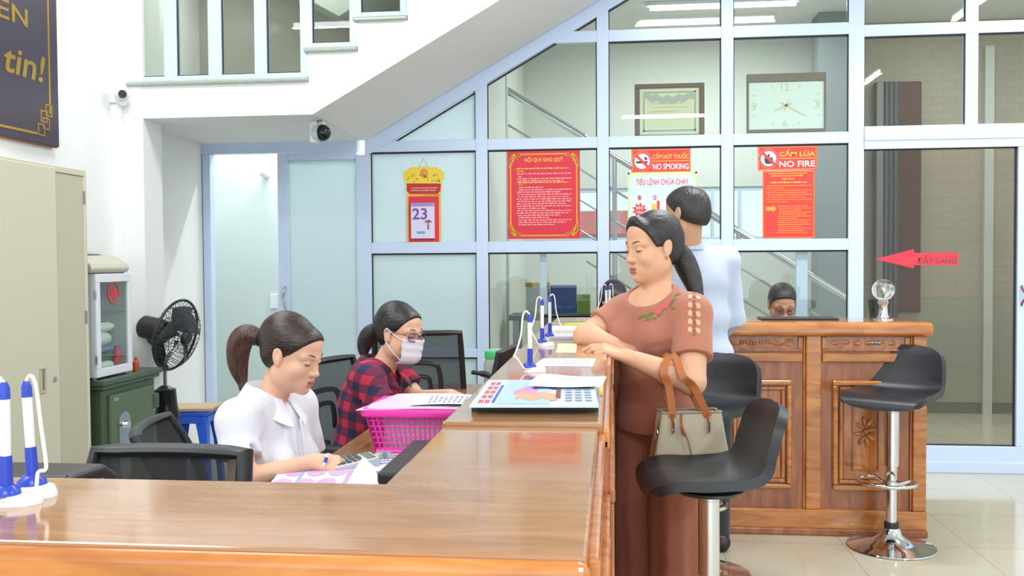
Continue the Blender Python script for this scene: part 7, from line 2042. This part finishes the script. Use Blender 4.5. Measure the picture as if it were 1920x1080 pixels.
gl_m = P('glasses_frame', '5A4650', 0.3); ln_m = thin_glass('spectacle_lens', 'E6E2F2', 1.2)
def glasses(H, s, par, fm):
    g = MB()
    for q in (-1, 1):
        cxx = 0.0325 * q
        rim = []
        for k in range(28):
            a = 2 * PI * k / 28
            x_ = cxx + 0.0245 * math.copysign(abs(math.cos(a)) ** 0.75, math.cos(a)); z_ = -0.002 + 0.0175 * math.copysign(abs(math.sin(a)) ** 0.75, math.sin(a))
            rim.append(H.p(x_ * s, (0.106 - 0.9 * max(0, abs(x_) - 0.02) ** 1.2) * s, z_ * s))
        g.tube(rim, 0.0019, 6, closed=True)
        c_ = sum(rim, Vector()) / 28
        MB().add(rim + [c_], [(k, (k + 1) % 28, 28) for k in range(28)]).build('lens', ln_m, par, w=True)
        ear = [H.p(q * 0.057 * s, 0.080 * s, 0.006 * s), H.p(q * 0.073 * s, 0.040 * s, 0.010 * s), H.p(q * 0.0795 * s, -0.004 * s, 0.014 * s), H.p(q * 0.079 * s, -0.022 * s, 0.0 * s)]
        g.tube(catmull(ear, 5), 0.0018, 6)
    g.tube(catmull([H.p(-0.008 * s, 0.107 * s, 0.002 * s), H.p(0, 0.110 * s, 0.005 * s), H.p(0.008 * s, 0.107 * s, 0.002 * s)], 4), 0.0016, 6)
    return g.build('glasses_frame', fm, par, w=True, smooth=True)
glasses(HP, SP, pp, gl_m)

# ------------------------------------------------------------------ the man standing with his back to the camera
pm = thing('person', 'man in a pale blue shirt standing with his back turned behind the woman in brown', 'person', (0.41, 4.56, 0))
HM = Frame(at(1288, 402, 4.52), Vector((-0.72, 0.66, -0.10)), (0.06, 0, 1)); SM = 1.08
tm = Vector((-0.42, 0.9, 0)).normalized()
nbm = at(1290, 462, 4.56)
P2m = Frame((0.395, 4.57, nbm.z - 0.17), tm); P1m = Frame((0.40, 4.56, nbm.z - 0.35), tm); P0m = Frame((0.41, 4.56, nbm.z - 0.53), tm)
mL = P2m.p(-0.165, 0.0, 0.10); mR = P2m.p(0.165, 0.0, 0.10)
Mf = Field()
torso(Mf, P0m, (P0m, P1m, P2m), 0.98, -0.004)
Mf.add(cone(mL, mR, 0.055), 0.05); Mf.add(cone(nbm + Vector((0, 0, -0.08)), HM.p(0, -0.016, -0.045), 0.060, 0.056), 0.03)
head_field(Mf, HM, SM, jaw=1.05, heavy=0.3)
elm = mR + Vector((0.03, 0.03, -0.28)); wrm = elm + Vector((-0.08, 0.12, -0.12)); elm2 = mL + Vector((-0.03, 0.04, -0.28)); wrm2 = elm2 + Vector((0.02, 0.13, -0.10))
Mf.add(cone(mR, elm, 0.05, 0.042), 0.03); Mf.add(cone(elm, wrm, 0.040, 0.028), 0.015); Mf.add(cone(mL, elm2, 0.05, 0.042), 0.03); Mf.add(cone(elm2, wrm2, 0.040, 0.028), 0.015)
hand_field(Mf, wrm, Vector((-0.3, 0.5, -0.7)), Vector((0.8, 0.3, 0)), Vector((-0.2, 0.8, 0.4)), 0.4, 1.0); hand_field(Mf, wrm2, Vector((0.2, 0.5, -0.7)), Vector((-0.8, 0.3, 0)), Vector((0.2, 0.8, 0.4)), 0.4, 1.0)
for kx in (0.09, -0.09):
    hip = P0m.p(kx, 0, -0.03); kne = P0m.p(kx, 0.0, -0.42); ank = Vector((kne.x, kne.y, 0.08))
    Mf.add(cone(hip, kne, 0.085, 0.057), 0.03); Mf.add(cone(kne, ank, 0.055, 0.038), 0.02)
c0 = _v(HM.o); hb = (c0 - np.array([0.155, 0.155, 0.15]), c0 + 0.155)
finish('body', [Mf.mesh(hb[0] - 0.01, hb[1] + 0.01, 0.003, keep=hb), Mf.mesh((0.05, 4.2, 0.0), (0.8, 5.0, 1.7), 0.008, drop=(hb,))], [skin_m, lip_m], pm, face_sel(HM, SM))
def short_hair(H, s, par, mat, line=(0.036, 0.026), res=0.0035, nape=-0.052):
    Hf = Field(); hair_cap(Hf, H, s); Hf.add(H.ell((0, 0.005, 0.062), (0.070, 0.082, 0.066)), 0.03)
    hairline(Hf, H, s, *line, tilt=(0.72, -0.69)); Hf.both(half(H.p(0, -0.06 * s, nape * s), -H.z * 0.9 + H.y * 0.45), 0.008)
    for q in (-1, 1): Hf.cut(H.ell((q * 0.082 * s, 0.0, -0.012 * s), (0.014 * s, 0.026 * s, 0.036 * s)), 0.006)
    V_, F_ = Hf.mesh(_v(H.o) - 0.16 * s, _v(H.o) + 0.17 * s, res)
    q_ = H.loc(V_); n_ = q_ / np.linalg.norm(q_, axis=1)[:, None]
    a = 0.0008 * np.sin(q_[:, 0] * 310 + 9 * np.sin(q_[:, 1] * 60)) * np.sin(q_[:, 1] * 230 + 6 * np.sin(q_[:, 2] * 80))
    w_ = V_ - _v(H.o); V_ = V_ + w_ / np.linalg.norm(w_, axis=1)[:, None] * a[:, None]
    return finish('hair', [(V_, F_)], [mat], par)
short_hair(HM, SM, pm, hair_man)
lash_brow(HM, SM, pm, MATS['lash_black'], MATS['brow_dark'], 0)
sky_m = cloth('pale_blue_cotton', 'B6C1DA', 0.2, 240)
Sf = Field()
torso(Sf, P0m, (P0m, P1m, P2m), 1.0, 0.012, 0, 1.08)
Sf.add(cone(mL, mR, 0.068), 0.05); Sf.add(cone(nbm + Vector((0, 0, -0.09)), nbm + Vector((0, 0, -0.005)), 0.09, 0.064), 0.04)
sleeve(Sf, mR, elm, 1.12, 0.066, 0.066); sleeve(Sf, mL, elm2, 1.12, 0.066, 0.066); sleeve(Sf, elm, wrm, 0.8, 0.058, 0.048); sleeve(Sf, elm2, wrm2, 0.8, 0.058, 0.048)
for (a, c, r_) in (((1290, 520, 4.42), (1350, 500, 4.45), 0.008), ((1310, 580, 4.42), (1365, 560, 4.46), 0.009), ((1330, 500, 4.42), (1345, 620, 4.42), 0.008)):
    Sf.cut(cone(at(*a), at(*c), r_), 0.025)
Sf.both(half((0, 0, 0.80), (0, 0, -1)), 0.004)
finish('shirt', [Sf.mesh((0.05, 4.2, 0.78), (0.8, 5.0, 1.6), 0.0055)], [sky_m], pm)
collar(pm, nbm + Vector((0, 0, -0.012)), P2m, 0.064, sky_m, 0.04, 0.022, 0.5)
Tr = Field()
for kx in (0.09, -0.09):
    hip = P0m.p(kx, 0, -0.02); kne = P0m.p(kx, 0.0, -0.42); ank = Vector((kne.x, kne.y, 0.06))
    Tr.add(cone(hip, kne, 0.10, 0.075), 0.03); Tr.add(cone(kne, ank, 0.075, 0.068), 0.02)
Tr.both(half((0, 0, 0.05), (0, 0, -1)), 0.004); Tr.both(half((0, 0, P0m.o.z + 0.04), (0, 0, 1)), 0.004)
finish('trousers', [Tr.mesh((0.05, 4.2, 0.03), (0.8, 5.0, 1.1), 0.009)], [MATS['dark_trousers']], pm)
for kx in (0.09, -0.09):
    an = P0m.p(kx, 0, 0); an.z = 0
    f_ = Field(); f_.add(cone(an + Vector((0, 0, 0.04)) - tm * 0.05, an + tm * 0.16 + Vector((0, 0, 0.035)), 0.045, 0.038), 0.02); f_.both(half((0, 0, 0.001), (0, 0, -1)), 0.002)
    finish('shoe', [f_.mesh(_v(an) - np.array([0.25, 0.25, 0.02]), _v(an) + np.array([0.25, 0.25, 0.12]), 0.006)], [MATS['shoe_black']], pm)

# ------------------------------------------------------------------ two clerks behind the far counter
def clerk(label, H, s, hair_fn, shirt, sk, coll=True, female=False):
    o0 = H.o; base = Vector((o0.x, o0.y + 0.08, 0))
    t = thing('person', label, 'person', tuple(base))
    fw = Vector((H.y.x, H.y.y, 0)).normalized(); lean = Vector((fw.x * 0.25, fw.y * 0.25, 1))
    nb = H.p(0, -0.045, -0.15); 
    P2 = Frame(nb - lean * 0.15 - fw * 0.02, fw, lean); P1 = Frame(P2.p(0, -0.02, -0.16), fw, lean); P0 = Frame(P1.p(0, -0.02, -0.14), fw)
    F_ = Field(); torso(F_, P0, (P0, P1, P2), 0.92, -0.004)
    a, c = P2.p(-0.155, 0, 0.09), P2.p(0.155, 0, 0.09)
    F_.add(cone(a, c, 0.05), 0.05); F_.add(cone(nb - lean * 0.06, H.p(0, -0.016, -0.045), 0.05, 0.048), 0.03)
    head_field(F_, H, s)
    ea, ec = a + Vector((-0.04, -0.02, -0.25)), c + Vector((0.04, -0.02, -0.25)); wa, wc = ea + fw * 0.2 + P2.x * 0.06 + Vector((0, 0, 0.02)), ec + fw * 0.2 - P2.x * 0.06 + Vector((0, 0, 0.02))
    for s0, e0, w0, sg_ in ((a, ea, wa, 1), (c, ec, wc, -1)):
        F_.add(cone(s0, e0, 0.046, 0.04), 0.03); F_.add(cone(e0, w0, 0.038, 0.026), 0.015)
        hand_field(F_, w0, fw, Vector((0, 0, 1)), P2.x * sg_, 0.35, 0.92)
    legs_seated(F_, P0, kz=0.48)
    c0 = _v(H.o); hb = (c0 - np.array([0.15, 0.15, 0.15]), c0 + 0.15)
    lo_, hi_ = c0 - np.array([0.4, 0.62, 0]), c0 + np.array([0.4, 0.35, 0.17]); lo_[2] = 0.0
    finish('body', [F_.mesh(hb[0] - 0.01, hb[1] + 0.01, 0.003, keep=hb), F_.mesh(lo_, hi_, 0.009, drop=(hb,))], [sk, lip_m], t, face_sel(H, s))
    lash_brow(H, s, t, MATS['lash_black'], MATS['brow_dark'], 0.5)
    hair_fn(H, s, t)
    G = Field(); torso(G, P0, (P0, P1, P2), 0.93, 0.012); G.add(cone(a, c, 0.062), 0.05)
    G.add(cone(nb - lean * 0.08, nb - lean * 0.01, 0.09, 0.06), 0.04)
    sleeve(G, a, ea, 0.6, 0.06, 0.064); sleeve(G, c, ec, 0.6, 0.06, 0.064)
    G.cut(ellip(nb + fw * 0.04 + Vector((0, 0, 0.045)), (0.055, 0.06, 0.05)), 0.006)
    lo_[2] = 0.4; hi_[2] = nb.z + 0.1
    finish('shirt', [G.mesh(lo_, hi_, 0.007)], [shirt], t)
    if coll: collar(t, nb + Vector((0, 0, 0.0)), P2, 0.058, shirt, 0.04, 0.03, 0.6)
    Tr = Field(); Tr.add(P0.ell((0, 0, -0.02), (0.165, 0.12, 0.12)), 0.03); legs_seated(Tr, P0, g=0.012, kz=0.48); Tr.both(half((0, 0, P0.o.z + 0.06), (0, 0, 1)), 0.004); Tr.both(half((0, 0, 0.09), (0, 0, -1)), 0.004)
    lo_[2] = 0.05; hi_[2] = 0.8
    finish('trousers', [Tr.mesh(lo_, hi_, 0.011)], [MATS['dark_trousers']], t)
    add_shoes(P0, t)
    return t
HG = Frame(at(1466, 570, 5.98), Vector((0.04, -0.92, -0.40))); 
tg = clerk('seated man with glasses looking down behind the far counter', HG, 1.05, lambda H, s, t: short_hair(H, s, t, hair_man, (0.040, 0.030)), shirt_m, skin_m)
glasses(HG, 1.05, tg, P('black_glasses', '2A2628', 0.3))
HD = Frame(at(1150, 564, 5.72), Vector((-0.10, -0.90, -0.42)))
def bob(H, s, t):
    Hf = Field(); hair_cap(Hf, H, s); Hf.add(H.ell((0, -0.02, -0.02), (0.079, 0.075, 0.09)), 0.03)
    for q in (-1, 1): Hf.add(H.con((q * 0.055, 0.055, 0.07), (q * 0.078, 0.030, -0.05), 0.016, 0.016), 0.02)
    Hf.cut(H.ell((0, 0.118 * s, -0.025 * s), (0.056 * s, 0.075 * s, 0.098 * s)), 0.012)
    finish('hair', [Hf.mesh(_v(H.o) - 0.17, _v(H.o) + 0.16, 0.004)], [hair_black], t)
clerk('dark-haired clerk bent low behind the far counter, beside the standing woman\'s shoulder', HD, 1.04, bob, cloth('grey_blouse', '5A5E66', 0.15, 300), skin_f, False)

# ------------------------------------------------------------------ the handbag on her forearm
bagc = at(1290, 800, 3.262)
hb_ = thing('handbag', 'beige handbag with tan straps hanging from the forearm of the woman in brown', 'bag', tuple(bagc))
canvas = P('beige_canvas', 'C0B69E', 0.75, bump=0.3, bscale=700, var=0.08, vscale=300)
canvas_d = P('grey_canvas', '9C9280', 0.75, bump=0.3, bscale=700)
tan = P('tan_leather', 'AE6533', 0.4, bump=0.05, bscale=300)
ztb, zbb = at(1280, 770, 3.262).z, at(1280, 900, 3.262).z
bx = Vector((0.975, 0.20, 0)).normalized(); by = Vector((-0.20, 0.975, 0)).normalized()
def bag_pt(a, v):
    """a: angle round the bag, v: 0 bottom .. 1 top"""
    w2 = 0.150 - 0.038 * v; d2 = 0.058 - 0.018 * v
    ca, sa = math.cos(a), math.sin(a)
    e = 0.36
    x_ = w2 * math.copysign(abs(ca) ** e, ca); y_ = d2 * math.copysign(abs(sa) ** e, sa)
    pinch = 0.016 * v * math.exp(-(sa / 0.35) ** 2)
    x_ -= math.copysign(pinch, ca)
    base = Vector((bagc.x, bagc.y, 0)) + bx * (0.004)
    return base + bx * x_ + by * y_ + Vector((0, 0, zbb + (ztb - zbb) * v))
m_ = MB(); m_.grid(lambda u, v: bag_pt(2 * PI * u, v), 64, 14, True)
n0 = len(m_.v); m_.f.append(tuple(range(64))[::-1])
# inner mouth
m_.grid(lambda u, v: bag_pt(2 * PI * u, 1 - 0.25 * v) * 0.97 + Vector((bagc.x * 0.03, bagc.y * 0.03, (ztb - 0.06 * v) * 0.03)), 64, 3, True)
m_.build('bag_body', canvas, hb_, w=True, smooth=50)
MB().tube([bag_pt(2 * PI * k / 64, 1.0) for k in range(64)], 0.004, 6, closed=True).build('mouth_edge', canvas_d, hb_, w=True, smooth=True)
def ribbon(pts, wv, nv, hw, th):
    m_ = MB(); n = len(pts); v = []
    for i, p_ in enumerate(pts):
        t_ = (pts[min(i + 1, n - 1)] - pts[max(i - 1, 0)]).normalized()
        w_ = wv - t_ * wv.dot(t_) * 0.85; w_ = w_.normalized(); q_ = t_.cross(w_).normalized()
        v += [p_ + w_ * hw + q_ * th, p_ + w_ * hw - q_ * th, p_ - w_ * hw - q_ * th, p_ - w_ * hw + q_ * th]
    f = []
    for i in range(n - 1):
        for k in range(4): f.append((i * 4 + k, i * 4 + (k + 1) % 4, i * 4 + 4 + (k + 1) % 4, i * 4 + 4 + k))
    f += [(3, 2, 1, 0), tuple((n - 1) * 4 + k for k in range(4))]
    return m_.add(v, f)
fl_ = at(1266, 696, 3.30)
top_z = wrL.lerp(elL, 0.6).z + 0.052
mid = lerp(elL, wrL, 0.30)
for s_, xa, xb2 in ((-1, -0.066, 0.058), (1, -0.050, 0.062)):
    pa = Vector((bagc.x, bagc.y, ztb - 0.015)) + bx * xa + by * (s_ * 0.040); pb2 = Vector((bagc.x, bagc.y, ztb - 0.015)) + bx * xb2 + by * (s_ * 0.040)
    tp_c = Vector((mid.x - 0.004, mid.y, mid.z + 0.050))
    tpa = tp_c + Vector((-0.030, 0.012 * s_, -0.004)); tpb = tp_c + Vector((0.026, 0.012 * s_, -0.006))
    bot = catmull([pa, lerp(pa, tpa, 0.55) + by * (s_ * 0.022), Vector((mid.x - 0.034, mid.y + s_ * 0.062, mid.z + 0.012)), Vector((mid.x - 0.014, mid.y + s_ * 0.030, mid.z + 0.062)), Vector((mid.x + 0.010, mid.y + s_ * 0.030, mid.z + 0.056)), Vector((mid.x + 0.030, mid.y + s_ * 0.062, mid.z + 0.0)), lerp(pb2, tpb, 0.55) + by * (s_ * 0.022), pb2], 6)
    so = ribbon(bot, bx, by * s_, 0.013, 0.004).build('strap', tan, hb_, w=True, smooth=True)
    for q in (pa, pb2):
        MB().tube([q + by * (s_ * 0.004) + Vector((0, 0, 0.012)), q + by * (s_ * 0.010) + Vector((0, 0, -0.052))], 0.0105, 10, flat=0.4).build('strap_tab', tan, so, w=True, smooth=True)
        MB().tube([q + by * (s_ * 0.011) + Vector((0, 0, -0.016)), q + by * (s_ * 0.014) + Vector((0, 0, -0.046))], 0.0085, 8, flat=0.6).build('buckle', chrome, so, w=True, smooth=True)
lp_ = bag_pt(PI, 0.74) - bx * 0.004
rg_ = MB().tube([lp_ + by * (0.012 * math.cos(a)) + Vector((0, 0, 0.014 * math.sin(a) - 0.012)) for a in [2 * PI * k / 16 for k in range(16)]], 0.003, 6, closed=True)
rg_.tube([lp_ + Vector((0, 0, 0.01)), lp_ - bx * 0.006 + Vector((0, 0, -0.04))], 0.005, 8); rg_.build('clasp', chrome, hb_, w=True, smooth=True)
l0 = lp_ - bx * 0.008 + Vector((0, 0, -0.035))
MB().tube(catmull([l0, l0 - bx * 0.012 - by * 0.01 + Vector((0, 0, -0.05)), l0 - bx * 0.012 - by * 0.012 + Vector((0, 0, -0.11)), l0 - bx * 0.004 + Vector((0, 0, -0.125)), l0 + bx * 0.006 + by * 0.006 + Vector((0, 0, -0.08)), l0 + Vector((0, 0, -0.01))], 6), 0.008, 8, flat=0.4).build('side_loop', tan, hb_, w=True, smooth=True)
f0 = Vector((bagc.x, bagc.y, ztb)) - by * 0.046 - bx * 0.036
MB().tube(catmull([f0 + Vector((0, 0, 0.0)), f0 - by * 0.010 + Vector((0, 0, -0.05)), f0 + bx * 0.018 - by * 0.016 + Vector((0, 0, -0.09)), f0 + bx * 0.030 - by * 0.018 + Vector((0, 0, -0.14))], 6), [0.006] * 6 + [0.011] * 4 + [0.004] * 9, 8, flat=0.5).build('tassel', tan, hb_, w=True, smooth=True)
lr = bag_pt(0, 0.80) + bx * 0.003
MB().tube([lr + by * (0.010 * math.cos(a)) + Vector((0, 0, 0.014 * math.sin(a))) for a in [2 * PI * k / 16 for k in range(16)]], 0.003, 6, closed=True).build('side_ring', chrome, hb_, w=True, smooth=True)
